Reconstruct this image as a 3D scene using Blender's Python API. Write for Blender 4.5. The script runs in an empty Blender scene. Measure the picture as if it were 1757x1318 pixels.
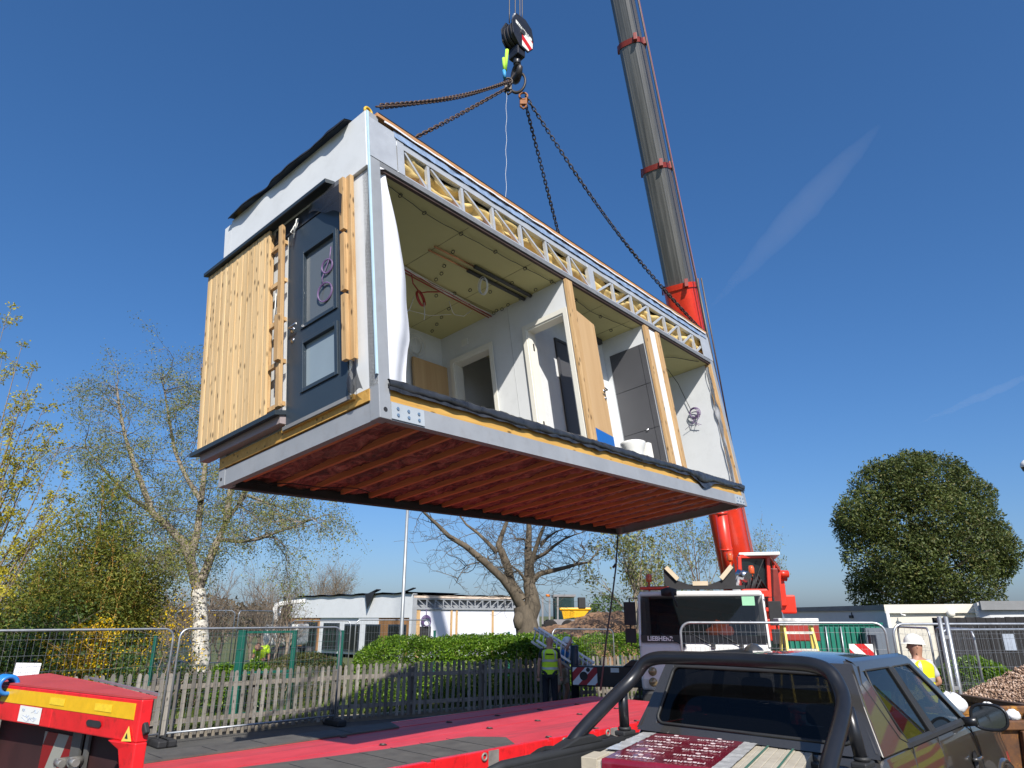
import bpy, bmesh, math, random
import numpy as np
from mathutils import Vector, Matrix, noise as mnoise
R_ = math.radians
scene = bpy.context.scene
COL = scene.collection
rng = random.Random(7)
# ------------------------------------------------------------------ camera model (used to read real positions off the photo)
CAMH = 2.2; FPX = 1170.0; PCX, PCY = 878.5, 659.0
TH = math.atan(401.0 / FPX)
CF = Vector((0, math.cos(TH), math.sin(TH))); CU = Vector((0, -math.sin(TH), math.cos(TH))); CR = Vector((1, 0, 0)); CC = Vector((0, 0, CAMH))
def ray(u, v): return CR * ((u - PCX) / FPX) - CU * ((v - PCY) / FPX) + CF
def gp(u, v, z=0.0):
    d = ray(u, v); return CC + d * ((z - CAMH) / d.z)
def dp(u, v, Y):
    d = ray(u, v); return CC + d * (Y / d.y)
# ------------------------------------------------------------------ bookkeeping
def tag(o, label=None, cat=None, group=None, kind=None):
    if label: o['label'] = label
    if cat: o['category'] = cat
    if group: o['group'] = group
    if kind: o['kind'] = kind
    return o
def empty(name, loc=(0, 0, 0), rz=0.0, mat=None, label=None, cat=None, group=None):
    o = bpy.data.objects.new(name, None); COL.objects.link(o)
    if mat is not None: o.matrix_basis = mat
    else: o.location = loc; o.rotation_euler = (0, 0, rz)
    o.empty_display_size = 0.2
    return tag(o, label, cat, group)
def copy_tree(o, parent=None):
    c = o.copy(); COL.objects.link(c)
    if parent: c.parent = parent
    for ch in list(o.children): copy_tree(ch, c)
    return c
def frame_from(o, x, y=None, z=None):
    m = Matrix.Identity(4)
    for i, a in enumerate((x, y, z)):
        for j in range(3): m[j][i] = a[j]
    for j in range(3): m[j][3] = o[j]
    return m
# ------------------------------------------------------------------ mesh builder
class MB:
    def __init__(s): s.v = []; s.f = []; s.smooth = []; s.cut = []
    def add(s, vs, fs, smooth=False):
        o = len(s.v); s.cut.append(o); s.v += [tuple(p) for p in vs]
        for f in fs: s.f.append(tuple(i + o for i in f)); s.smooth.append(smooth)
        return s
    def box(s, x0, x1, y0, y1, z0, z1):
        vs = [(x0, y0, z0), (x1, y0, z0), (x1, y1, z0), (x0, y1, z0), (x0, y0, z1), (x1, y0, z1), (x1, y1, z1), (x0, y1, z1)]
        return s.add(vs, [(0, 3, 2, 1), (4, 5, 6, 7), (0, 1, 5, 4), (1, 2, 6, 5), (2, 3, 7, 6), (3, 0, 4, 7)])
    def bar(s, p, q, w, h, up=(0, 0, 1)):
        p = Vector(p); q = Vector(q); d = (q - p).normalized(); up = Vector(up)
        sx = d.cross(up)
        if sx.length < 1e-4: sx = d.cross(Vector((1, 0, 0)))
        sx.normalize(); uz = sx.cross(d)
        vs = []
        for c in (p, q):
            for a, b in ((-1, -1), (1, -1), (1, 1), (-1, 1)): vs.append(c + sx * (a * w / 2) + uz * (b * h / 2))
        return s.add(vs, [(0, 1, 2, 3), (7, 6, 5, 4), (0, 4, 5, 1), (1, 5, 6, 2), (2, 6, 7, 3), (3, 7, 4, 0)])
    def tube(s, pts, r, n=8, cap=True, closed=False):
        pts = [Vector(p) for p in pts]; m = len(pts)
        rs = r if isinstance(r, (list, tuple)) else [r] * m
        vs = []; prev = None
        for i, p in enumerate(pts):
            if closed: t = pts[(i + 1) % m] - pts[i - 1]
            else: t = pts[min(i + 1, m - 1)] - pts[max(i - 1, 0)]
            if t.length < 1e-9: t = Vector((0, 0, 1))
            t.normalize()
            if prev is None:
                a = t.cross(Vector((0, 0, 1)))
                if a.length < 1e-3: a = t.cross(Vector((1, 0, 0)))
            else: a = prev - t * prev.dot(t)
            if a.length < 1e-6: a = t.cross(Vector((0.3, 1, 0.2)))
            a.normalize(); prev = a; b = t.cross(a)
            for k in range(n):
                an = 2 * math.pi * k / n; vs.append(p + (a * math.cos(an) + b * math.sin(an)) * rs[i])
        fs = []
        for i in range(m if closed else m - 1):
            j = (i + 1) % m
            for k in range(n): fs.append((i * n + k, i * n + (k + 1) % n, j * n + (k + 1) % n, j * n + k))
        o = len(s.v); s.add(vs, fs, True)
        if cap and not closed:
            s.f.append(tuple(o + k for k in range(n))[::-1]); s.smooth.append(False)
            s.f.append(tuple(o + (m - 1) * n + k for k in range(n))); s.smooth.append(False)
        return s
    def cyl(s, p, q, r, n=16, r2=None): return s.tube([p, q], [r, r if r2 is None else r2], n)
    def ring(s, c, axis, R, r, n=20, m=6):
        c = Vector(c); ax = Vector(axis).normalized(); a = ax.cross(Vector((0.31, 0.2, 0.93))).normalized(); b = ax.cross(a)
        return s.tube([c + (a * math.cos(2 * math.pi * k / n) + b * math.sin(2 * math.pi * k / n)) * R for k in range(n)], r, m, closed=True)
    def prism(s, poly, ex):
        """poly: list of 3d points (planar), ex: extrusion vector"""
        poly = [Vector(p) for p in poly]; ex = Vector(ex); n = len(poly)
        vs = poly + [p + ex for p in poly]
        fs = [tuple(range(n))[::-1], tuple(range(n, 2 * n))]
        for i in range(n): fs.append((i, (i + 1) % n, n + (i + 1) % n, n + i))
        return s.add(vs, fs)
    def lathe(s, prof, c=(0, 0, 0), n=20, axis='z'):
        c = Vector(c); vs = []; m = len(prof)
        for r, z in prof:
            for k in range(n):
                a = 2 * math.pi * k / n
                p = (r * math.cos(a), r * math.sin(a), z)
                if axis == 'y': p = (p[0], z, p[1])
                if axis == 'x': p = (z, p[0], p[1])
                vs.append(c + Vector(p))
        fs = [(i * n + k, i * n + (k + 1) % n, (i + 1) * n + (k + 1) % n, (i + 1) * n + k) for i in range(m - 1) for k in range(n)]
        return s.add(vs, fs, True)
    def grid(s, fn, nu, nv, smooth=True):
        vs = [fn(i / nu, j / nv) for j in range(nv + 1) for i in range(nu + 1)]
        fs = [(j * (nu + 1) + i, j * (nu + 1) + i + 1, (j + 1) * (nu + 1) + i + 1, (j + 1) * (nu + 1) + i) for j in range(nv) for i in range(nu)]
        return s.add(vs, fs, smooth)
    def sheet(s, fn, nu, nv, th):
        """thick draped sheet: grid plus a back offset by th (vector)"""
        th = Vector(th); s.grid(fn, nu, nv); s.grid(lambda a, b: Vector(fn(a, b)) + th, nu, nv); return s
    def xf(s, M, start=0):
        for i in range(start, len(s.v)): s.v[i] = tuple(M @ Vector(s.v[i]))
        return s
    def build_each(s, name, mat=None, parent=None, bevel=0.0):
        """one object per primitive added"""
        out = []; ends = s.cut[1:] + [len(s.v)]
        for a, b in zip(s.cut, ends):
            m = MB(); m.v = s.v[a:b]
            for f, sm in zip(s.f, s.smooth):
                if a <= f[0] < b: m.f.append(tuple(i - a for i in f)); m.smooth.append(sm)
            out.append(m.build(name, mat, parent, bevel))
        return out
    def build(s, name, mat=None, parent=None, bevel=0.0, solid=0.0, loc=None):
        me = bpy.data.meshes.new(name)
        me.from_pydata(s.v, [], s.f)
        if s.smooth: me.polygons.foreach_set('use_smooth', s.smooth)
        if mat: me.materials.append(mat)
        bm = bmesh.new(); bm.from_mesh(me); bmesh.ops.recalc_face_normals(bm, faces=bm.faces); bm.to_mesh(me); bm.free()
        o = bpy.data.objects.new(name, me); COL.objects.link(o)
        if parent: o.parent = parent
        if loc: o.location = loc
        if solid: m = o.modifiers.new('solid', 'SOLIDIFY'); m.thickness = solid; m.offset = 0
        if bevel:
            m = o.modifiers.new('bevel', 'BEVEL'); m.width = bevel; m.segments = 2; m.limit_method = 'ANGLE'; m.angle_limit = R_(40)
        return o
def npmesh(name, V, F, mat, parent=None):
    """fast mesh from numpy: V (n,3), F (m,4)"""
    me = bpy.data.meshes.new(name); k = F.shape[1]
    me.vertices.add(len(V)); me.vertices.foreach_set('co', V.astype(np.float32).ravel())
    me.loops.add(F.size); me.loops.foreach_set('vertex_index', F.astype(np.int32).ravel())
    me.polygons.add(len(F)); me.polygons.foreach_set('loop_start', np.arange(0, F.size, k, dtype=np.int32))
    try: me.polygons.foreach_set('loop_total', np.full(len(F), k, dtype=np.int32))
    except Exception: pass
    me.update(calc_edges=True); me.materials.append(mat)
    o = bpy.data.objects.new(name, me); COL.objects.link(o)
    if parent: o.parent = parent
    return o
def leaf_geo(P, size, seed, asp=0.55, up=0.35, droop=0.0):
    """one bent leaf (two quads folded) per point"""
    g = np.random.default_rng(seed); n = len(P)
    size = np.broadcast_to(size, (n,)) * g.uniform(0.6, 1.25, n)
    nrm = g.normal(size=(n, 3)); nrm[:, 2] += up * 2; nrm /= np.linalg.norm(nrm, axis=1)[:, None]
    t = g.normal(size=(n, 3)); t[:, 2] -= droop * 3; t -= nrm * (t * nrm).sum(1)[:, None]; t /= np.linalg.norm(t, axis=1)[:, None] + 1e-9
    b = np.cross(nrm, t); L = size[:, None]; W = L * asp / 2
    fold = nrm * (W * 0.5)
    v0 = P; v1 = P + t * L * 0.45 + b * W + fold; v2 = P + t * L; v3 = P + t * L * 0.45 - b * W + fold
    V = np.stack([v0, v1, v2, v3], 1).reshape(-1, 3)
    i = np.arange(n)[:, None] * 4
    F = np.concatenate([i + np.array([[0, 1, 2]]), i + np.array([[0, 2, 3]])], 0)
    return V, F
def leaves(name, P, size, mat, parent, seed=1, **k):
    V, F = leaf_geo(np.asarray(P, float), size, seed, **k)
    return npmesh(name, V, F, mat, parent)
# ------------------------------------------------------------------ materials
def lin(h):
    h = h.lstrip('#'); c = [int(h[i:i + 2], 16) / 255 for i in (0, 2, 4)]
    return tuple(x / 12.92 if x <= 0.04045 else ((x + 0.055) / 1.055) ** 2.4 for x in c)
class NT:
    def __init__(s, name):
        s.m = bpy.data.materials.new(name); s.m.use_nodes = True; s.t = s.m.node_tree; s.n = s.t.nodes; s.l = s.t.links
        s.b = s.n['Principled BSDF']
    def new(s, t, **k):
        n = s.n.new(t)
        for a, v in k.items(): setattr(n, a, v)
        return n
    def coord(s, kind='Object', scale=(1, 1, 1)):
        c = s.new('ShaderNodeTexCoord'); m = s.new('ShaderNodeMapping'); m.inputs['Scale'].default_value = scale
        s.l.new(c.outputs[kind], m.inputs[0]); return m.outputs[0]
    def noise(s, vec, scale, detail=4, rough=0.55, dist=0.0):
        n = s.new('ShaderNodeTexNoise'); n.inputs['Scale'].default_value = scale; n.inputs['Detail'].default_value = detail
        n.inputs['Roughness'].default_value = rough; n.inputs['Distortion'].default_value = dist
        s.l.new(vec, n.inputs['Vector']); return n.outputs['Fac']
    def ramp(s, fac, stops):
        r = s.new('ShaderNodeValToRGB'); e = r.color_ramp.elements
        while len(e) < len(stops): e.new(0.5)
        for el, (p, c) in zip(e, stops): el.position = p; el.color = (*c[:3], 1)
        s.l.new(fac, r.inputs[0]); return r.outputs[0]
    def mix(s, fac, a, b, mode='MIX'):
        m = s.new('ShaderNodeMix', data_type='RGBA', blend_type=mode)
        for sock, v in ((m.inputs[0], fac), (m.inputs[6], a), (m.inputs[7], b)):
            if isinstance(v, (int, float)): sock.default_value = v
            elif isinstance(v, tuple): sock.default_value = (*v[:3], 1)
            else: s.l.new(v, sock)
        return m.outputs[2]
    def math(s, op, a, b=0.0, c=None):
        m = s.new('ShaderNodeMath', operation=op)
        for i, v in enumerate((a, b) if c is None else (a, b, c)):
            if isinstance(v, (int, float)): m.inputs[i].default_value = v
            else: s.l.new(v, m.inputs[i])
        return m.outputs[0]
    def bump(s, h, strength=0.3, dist=0.02):
        b = s.new('ShaderNodeBump'); b.inputs['Strength'].default_value = strength; b.inputs['Distance'].default_value = dist
        s.l.new(h, b.inputs['Height']); s.l.new(b.outputs[0], s.b.inputs['Normal'])
    def set(s, **k):
        for a, v in k.items():
            i = s.b.inputs[a.replace('_', ' ')]
            if isinstance(v, tuple): i.default_value = (*v[:3], 1)
            elif isinstance(v, (int, float)): i.default_value = v
            else: s.l.new(v, i)
        return s
MATS = {}
def mat(name, col, rough=0.5, metal=0.0, var=0.12, scale=6.0, bump=0.0, bscale=None, dirt=None, dirt_amt=0.5, stretch=(1, 1, 1), coat=0.0, island=0.0, spec=None):
    """painted / moulded surface with slight tonal variation, optional worn patches and fine bump"""
    if name in MATS: return MATS[name]
    if isinstance(col, str): col = lin(col)
    n = NT(name); v = n.coord('Object', stretch)
    f = n.noise(v, scale, 5, 0.6)
    a = tuple(max(0, c * (1 - var)) for c in col); b = tuple(min(1, c * (1 + var)) for c in col)
    c = n.ramp(f, [(0.3, a), (0.7, b)])
    if dirt:
        if isinstance(dirt, str): dirt = lin(dirt)
        d = n.noise(v, scale * 2.7, 8, 0.7)
        k = n.new('ShaderNodeMapRange'); k.inputs[1].default_value = 0.52; k.inputs[2].default_value = 0.75; k.inputs[4].default_value = dirt_amt
        n.l.new(d, k.inputs[0]); c = n.mix(k.outputs[0], c, dirt)
    if island:
        g = n.new('ShaderNodeNewGeometry'); r = n.ramp(g.outputs['Random Per Island'], [(0, (1 - island,) * 3), (1, (1 + island,) * 3)])
        c = n.mix(1.0, c, r, 'MULTIPLY')
    rr = n.new('ShaderNodeMapRange'); rr.inputs[3].default_value = max(0, rough - 0.08); rr.inputs[4].default_value = min(1, rough + 0.1)
    n.l.new(f, rr.inputs[0])
    n.set(Base_Color=c, Roughness=rr.outputs[0], Metallic=metal, Coat_Weight=coat)
    if spec is not None: n.set(Specular_IOR_Level=spec)
    if bump: n.bump(n.noise(v, bscale or scale * 8, 6, 0.6), bump, 0.01)
    MATS[name] = n.m; return n.m
def leafmat(name, dark, light, trans=0.35, rough=0.5, accent=None, ns=0.9, lo=0.55):
    n = NT(name); g = n.new('ShaderNodeNewGeometry'); rnd = g.outputs['Random Per Island']
    if isinstance(dark, str): dark = lin(dark)
    if isinstance(light, str): light = lin(light)
    st = [(0, dark), (0.85, light)]
    if accent: st += [(0.9, lin(accent) if isinstance(accent, str) else accent)]
    c = n.ramp(rnd, st)
    c = n.mix(0.5, c, n.ramp(n.noise(n.coord('Object'), ns, 3), [(0.35, (lo, lo, lo)), (0.68, (1.4, 1.33, 1.2))]), 'MULTIPLY')
    n.set(Base_Color=c, Roughness=rough, Specular_IOR_Level=0.35)
    t = n.new('ShaderNodeBsdfTranslucent'); n.l.new(c, t.inputs[0])
    m = n.new('ShaderNodeMixShader'); m.inputs[0].default_value = trans
    n.l.new(n.b.outputs[0], m.inputs[1]); n.l.new(t.outputs[0], m.inputs[2])
    n.l.new(m.outputs[0], n.n['Material Output'].inputs[0]); MATS[name] = n.m; return n.m
def woodmat(name, light, dark, axis='z', knots=True, island=0.22, rough=0.7, gscale=1.0):
    n = NT(name)
    if isinstance(dark, str): dark = lin(dark)
    if isinstance(light, str): light = lin(light)
    sc = {'z': (14, 14, 0.8), 'x': (0.8, 14, 14), 'y': (14, 0.8, 14)}[axis]
    sc = tuple(q * gscale for q in sc)
    g = n.new('ShaderNodeNewGeometry'); rnd = g.outputs['Random Per Island']
    v = n.coord('Object', sc); off = n.new('ShaderNodeVectorMath', operation='ADD'); n.l.new(v, off.inputs[0])
    mm = n.new('ShaderNodeCombineXYZ')
    for i in range(3): n.l.new(n.math('MULTIPLY', rnd, 37.0 + 11 * i), mm.inputs[i])
    n.l.new(mm.outputs[0], off.inputs[1]); vec = off.outputs[0]
    f = n.noise(vec, 1.6, 6, 0.62, 0.6)
    mid = tuple((a + b) / 2 for a, b in zip(light, dark))
    c = n.ramp(f, [(0.25, dark), (0.5, mid), (0.72, light)])
    if knots:
        ks = {'z': (11, 11, 4.2), 'x': (4.2, 11, 11), 'y': (11, 4.2, 11)}[axis]
        kv = n.coord('Object', ks); vo = n.new('ShaderNodeTexVoronoi'); vo.inputs['Scale'].default_value = 1.25; n.l.new(kv, vo.inputs['Vector'])
        k = n.ramp(vo.outputs['Distance'], [(0.10, (1, 1, 1)), (0.24, (0, 0, 0))])
        c = n.mix(n.math('MULTIPLY', k, 0.9), c, tuple(q * 0.22 for q in dark))
    c = n.mix(1.0, c, n.ramp(rnd, [(0, (1 - island,) * 3), (1, (1 + island,) * 3)]), 'MULTIPLY')
    n.set(Base_Color=c, Roughness=rough); n.bump(f, 0.25, 0.004); MATS[name] = n.m; return n.m
def glassmat(name, tint, rough=0.03, see=0.35):
    """dark tinted glazing: glossy coat over a tinted see-through body"""
    if name in MATS: return MATS[name]
    n = NT(name); c = lin(tint) if isinstance(tint, str) else tint
    n.set(Base_Color=c, Roughness=rough, Specular_IOR_Level=0.6, Transmission_Weight=0.0)
    tr = n.new('ShaderNodeBsdfTransparent'); tr.inputs[0].default_value = (*[min(1, x * 0.3 + 0.55) for x in c], 1)
    gl = n.new('ShaderNodeBsdfGlossy'); gl.inputs['Roughness'].default_value = rough
    m = n.new('ShaderNodeMixShader'); m.inputs[0].default_value = see
    n.l.new(n.b.outputs[0], m.inputs[1]); n.l.new(tr.outputs[0], m.inputs[2]); n.l.new(m.outputs[0], n.n['Material Output'].inputs[0])
    MATS[name] = n.m; return n.m
def stripemat(name, ca, cb, freq, direction, rough=0.45):
    """painted diagonal hazard stripes"""
    n = NT(name); v = n.coord('Object'); d = n.new('ShaderNodeVectorMath', operation='DOT_PRODUCT'); n.l.new(v, d.inputs[0]); d.inputs[1].default_value = direction
    f = n.math('FRACT', n.math('MULTIPLY', d.outputs['Value'], freq)); f = n.math('GREATER_THAN', f, 0.5)
    n.set(Base_Color=n.mix(f, lin(ca), lin(cb)), Roughness=rough); MATS[name] = n.m; return n.m
def text_into(mb, body, size, M, extrude=0.002, bold=0.0):
    cu = bpy.data.curves.new('lettering', 'FONT'); cu.body = body; cu.size = size; cu.extrude = extrude; cu.align_x = 'CENTER'; cu.align_y = 'CENTER'; cu.offset = bold
    o = bpy.data.objects.new('lettering', cu); COL.objects.link(o); dg = bpy.context.evaluated_depsgraph_get()
    me = bpy.data.meshes.new_from_object(o.evaluated_get(dg))
    mb.add([M @ v.co for v in me.vertices], [tuple(p.vertices) for p in me.polygons])
    bpy.data.objects.remove(o); bpy.data.curves.remove(cu); bpy.data.meshes.remove(me)
# frequently used paints
M_galv = mat('galvanised', (0.42, 0.44, 0.46), 0.42, 0.75, 0.12, 9)
M_black = mat('black_rubber', (0.018, 0.018, 0.02), 0.65, 0, 0.3, 5, 0.2)
M_blackpaint = mat('black_satin', (0.012, 0.013, 0.016), 0.3, 0, 0.2, 4)
M_whitewall = mat('white_board', (0.67, 0.69, 0.70), 0.45, 0, 0.04, 1.5, dirt='#8f8f8a', dirt_amt=0.16)
M_offwhite = mat('offwhite_paint', (0.74, 0.74, 0.7), 0.45, 0, 0.05, 3)
M_red = mat('crane_red', (0.62, 0.032, 0.010), 0.35, 0, 0.1, 2.5, dirt='#5a1408', dirt_amt=0.25, coat=0.3)
M_trred = mat('trailer_red', (0.66, 0.012, 0.016), 0.42, 0, 0.16, 3, 0.12, dirt='#571a14', dirt_amt=0.6, coat=0.15)
M_steelgrey = mat('grey_steel_paint', (0.28, 0.295, 0.315), 0.42, 0.0, 0.08, 3, dirt='#6f6353', dirt_amt=0.22)
M_conc = mat('concrete', (0.36, 0.34, 0.31), 0.9, 0, 0.15, 4, 0.3)
M_glassdark = glassmat('dark_glazing', (0.01, 0.012, 0.014), 0.02, 0.3)
M_hiviz = mat('hi_vis_yellow', (0.58, 0.85, 0.03), 0.7, 0, 0.08, 8, 0.2)
M_reflect = mat('reflective_tape', (0.5, 0.52, 0.52), 0.35, 0.2, 0.08, 12)
M_skin = mat('skin', (0.42, 0.22, 0.15), 0.55, 0, 0.1, 12)
M_navy = mat('navy_cloth', (0.012, 0.013, 0.02), 0.85, 0, 0.3, 10, 0.3)
# ================================================================== camera, light, sky
cam = bpy.data.cameras.new('camera'); cam.sensor_width = 36; cam.lens = 36 * FPX / 1757; cam.clip_end = 30000; cam.clip_start = 0.05
co = bpy.data.objects.new('camera', cam); COL.objects.link(co); co.location = CC; co.rotation_euler = (math.pi / 2 + TH, 0, 0); scene.camera = co
# pose of the hanging module (solved from its corners in the photo)
def euler3(y, p, r): return Matrix.Rotation(y, 3, 'Z') @ Matrix.Rotation(p, 3, 'Y') @ Matrix.Rotation(r, 3, 'X')
MROT = euler3(0.8852, -0.0277, -0.1171); MORG = Vector((-1.1244, 5.5869, 3.8171))
MSC = 1.02   # true size from the standard 1.98 m inner doors
MORG = CC + (MORG - CC) * MSC
MMAT = Matrix.Translation(MORG) @ MROT.to_4x4() @ Matrix.Scale(MSC, 4)
def ml(x, y, z): return MMAT @ Vector((x, y, z))
SUN = (MROT @ Vector((-0.76, -1 / 0.89, 1.0))).normalized()
sun_el = math.asin(SUN.z); sun_az = math.atan2(SUN.x, SUN.y)
sl = bpy.data.lights.new('sun', 'SUN'); sl.energy = 4.6; sl.angle = R_(0.53); sl.color = (1.0, 0.95, 0.87)
so = bpy.data.objects.new('sun', sl); COL.objects.link(so); so.rotation_euler = (-SUN).to_track_quat('-Z', 'Y').to_euler()
w = bpy.data.worlds.new('World'); scene.world = w; w.use_nodes = True
sky = w.node_tree.nodes.new('ShaderNodeTexSky'); sky.sky_type = 'NISHITA'; sky.sun_disc = False
sky.sun_elevation = sun_el; sky.sun_rotation = sun_az; sky.air_density = 1.0; sky.dust_density = 1.4; sky.ozone_density = 8.0; sky.altitude = 0
bg = w.node_tree.nodes['Background']; bg.inputs[1].default_value = 0.108
wn = w.node_tree.nodes; hs = wn.new('ShaderNodeHueSaturation'); hs.inputs['Saturation'].default_value = 1.15; gm = wn.new('ShaderNodeGamma'); gm.inputs[1].default_value = 0.84
tm = wn.new('ShaderNodeMix'); tm.data_type = 'RGBA'; tm.blend_type = 'MULTIPLY'; tm.inputs[0].default_value = 1.0; tm.inputs[7].default_value = (0.96, 1.0, 1.13, 1)
for a_, b_ in ((sky.outputs[0], hs.inputs['Color']), (hs.outputs[0], gm.inputs[0]), (gm.outputs[0], tm.inputs[6]), (tm.outputs[2], bg.inputs[0])): w.node_tree.links.new(a_, b_)
scene.view_settings.view_transform = 'Standard'; scene.view_settings.look = 'None'; scene.view_settings.exposure = 0.5; scene.view_settings.gamma = 1.0
# ================================================================== ground
def gheight(x, y):
    d = math.hypot(x - 3.2, y - 3.6); k = max(0.0, min(1.0, (8.5 - d) / 4.0)); k = k * k * (3 - 2 * k); h = 0.17 * k
    far = max(0.0, min(1.0, (math.hypot(x, y) - 70) / 400)); return h + far * far * 3.2
g = MB()
rad = [0, 1, 2, 3, 4, 5, 6, 7, 8, 9, 10, 12, 15, 20, 28, 40, 60, 90, 140, 220, 350, 600, 1200, 3000, 8000]
na = 72; vs = []; fs = []
for i, r in enumerate(rad):
    for k in range(na):
        a = 2 * math.pi * k / na; x, y = 3.2 + r * math.cos(a), 3.6 + r * math.sin(a); vs.append((x, y, gheight(x, y)))
for i in range(len(rad) - 1):
    for k in range(na): fs.append((i * na + k, i * na + (k + 1) % na, (i + 1) * na + (k + 1) % na, (i + 1) * na + k))
g.add(vs, fs, True)
n = NT('field_ground'); v = n.coord('Object')
c = n.ramp(n.noise(v, 0.05, 6, 0.6), [(0.35, (0.055, 0.075, 0.02)), (0.6, (0.10, 0.105, 0.035)), (0.75, (0.16, 0.12, 0.07))])
n.set(Base_Color=c, Roughness=0.95); n.bump(n.noise(v, 3, 6, 0.7), 0.6, 0.05)
tag(g.build('ground', n.m), kind='structure')
def sheet(name, pts, m, z=0.004, kind='structure', sub=0):
    b = MB(); b.add([(p[0], p[1], gheight(p[0], p[1]) + z) for p in pts], [tuple(range(len(pts)))]); return tag(b.build(name, m), kind=kind)
n = NT('asphalt'); v = n.coord('Object')
c = n.ramp(n.noise(v, 0.7, 8, 0.7), [(0.3, (0.05, 0.049, 0.047)), (0.55, (0.085, 0.082, 0.076)), (0.75, (0.15, 0.13, 0.11))])
n.set(Base_Color=c, Roughness=0.92); n.bump(n.noise(v, 60, 4, 0.7), 0.5, 0.01); M_asph = n.m
yard = MB()
yard.grid(lambda a, b: (lambda x, y: (x, y, gheight(x, y) + 0.004))(-14 + 34 * a, -4 + 24 * b), 68, 48)
# yard is cut to the fence side by the grass verge, which lies on top of it
tag(yard.build('yard', M_asph), kind='structure')
# picket fence line, read off its tops
FL = [(-11.2, 10.9), (-8.95, 12.55), (-6.58, 14.33), (-3.77, 16.68), (-1.75, 17.9), (0.75, 19.1), (3.6, 20.8), (6.6, 22.4)]
FL = [Vector((a, b, 0)) for a, b in FL]
def off(poly, d):
    out = []
    for i, p in enumerate(poly):
        t = (poly[min(i + 1, len(poly) - 1)] - poly[max(i - 1, 0)]).normalized(); out.append(p + Vector((-t.y, t.x, 0)) * d)
    return out
def strip(name, d0, d1, z, m, poly=FL, kind='structure', h=0.0):
    a = off(poly, d0); b = off(poly, d1); mb = MB(); k = len(a)
    mb.add([(p.x, p.y, z) for p in a] + [(p.x, p.y, z) for p in b], [(i, i + 1, k + i + 1, k + i) for i in range(k - 1)])
    if h: mb.add([(p.x, p.y, z) for p in a] + [(p.x, p.y, z - h) for p in a], [(i, i + 1, k + i + 1, k + i) for i in range(k - 1)])
    return tag(mb.build(name, m), kind=kind)
M_kerb = mat('pale_kerb', (0.20, 0.175, 0.14), 0.9, 0, 0.15, 5, 0.3)
strip('kerb', 0.02, 0.3, 0.10, M_kerb, h=0.12)
strip('path', 0.3, 0.75, 0.06, mat('path_sunlit_tone', (0.40, 0.34, 0.25), 0.95, 0, 0.2, 3, 0.4), h=0.06)  # added pale strip, its tone standing in for sunlit ground
M_verge = mat('verge_soil', (0.075, 0.085, 0.03), 0.95, 0, 0.35, 1.6, 0.5)
strip('verge', 0.75, 7.0, 0.035, M_verge)
g_ = np.random.default_rng(3); P = []
segs = off(FL, 0.0)
for i in range(len(FL) - 1):
    a0, b0 = FL[i], FL[i + 1]; t = (b0 - a0); nn = Vector((-t.y, t.x, 0)).normalized()
    m = int(t.length * 1150); u = g_.uniform(0, 1, m); d = 0.75 + g_.uniform(0, 1, m) ** 1.3 * 4.5
    P.append(np.stack([a0.x + t.x * u + nn.x * d, a0.y + t.y * u + nn.y * d, np.full(m, 0.035)], 1))
P = np.concatenate(P)
M_grass = leafmat('grass_blades', (0.05, 0.09, 0.015), (0.16, 0.22, 0.04), 0.3)
tag(leaves('grass', P, 0.13, M_grass, None, 5, asp=0.16, up=-0.2, droop=-0.9), kind='stuff')
# ================================================================== picket fence
M_picket = woodmat('weathered_wood', (0.255, 0.235, 0.205), (0.12, 0.107, 0.092), 'z', True, 0.4, 0.85)
M_picketx = woodmat('weathered_rail', (0.27, 0.24, 0.20), (0.13, 0.115, 0.095), 'x', False, 0.2, 0.85)
fence = empty('picket_fence', FL[3], label='weathered grey timber picket fence with round topped pales between the yard and the hedge', cat='fence')
def poly_at(poly, s):
    for i in range(len(poly) - 1):
        L = (poly[i + 1] - poly[i]).length
        if s <= L or i == len(poly) - 2: t = (poly[i + 1] - poly[i]).normalized(); return poly[i] + t * s, t
        s -= L
FLEN = sum((FL[i + 1] - FL[i]).length for i in range(len(FL) - 1))
fp = off(FL, 0.0); s = 0.0; bay = 1.846; o0 = FL[3]
while s < FLEN - bay * 0.5:
    mb = MB(); e = min(s + bay, FLEN)
    q = s
    while q < e - 0.01:
        p, t = poly_at(FL, q + 0.04); p = p - o0; nn = Vector((-t.y, t.x, 0)); h = 1.2 + rng.uniform(-0.022, 0.016); w2 = 0.036; lean = rng.gauss(0, 0.013)
        prof = [(-w2, 0.07), (w2, 0.07), (w2 + lean, h - 0.045), (w2 * 0.75 + lean, h - 0.018), (w2 * 0.3 + lean, h), (-w2 * 0.3 + lean, h), (-w2 * 0.75 + lean, h - 0.018), (-w2 + lean, h - 0.045)]
        mb.prism([p + t * a + Vector((0, 0, z)) - nn * 0.05 for a, z in prof], nn * 0.02); q += 0.142
    mb.build('picket_panel', M_picket, fence)
    mb = MB(); p0, t0 = poly_at(FL, s); p1, _ = poly_at(FL, e); p0 = p0 - o0; p1 = p1 - o0
    for z in (0.32, 0.93): mb.bar(p0 + Vector((0, 0, z)), p1 + Vector((0, 0, z)), 0.05, 0.085)
    mb.build_each('rail', M_picketx, fence)
    mb = MB(); n0 = Vector((-t0.y, t0.x, 0)); c0 = p0 + n0 * 0.075
    mb.bar(c0, c0 + Vector((0, 0, 1.1)), 0.095, 0.095, t0); mb.build('post', M_picket, fence, bevel=0.006)
    s += bay
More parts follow.
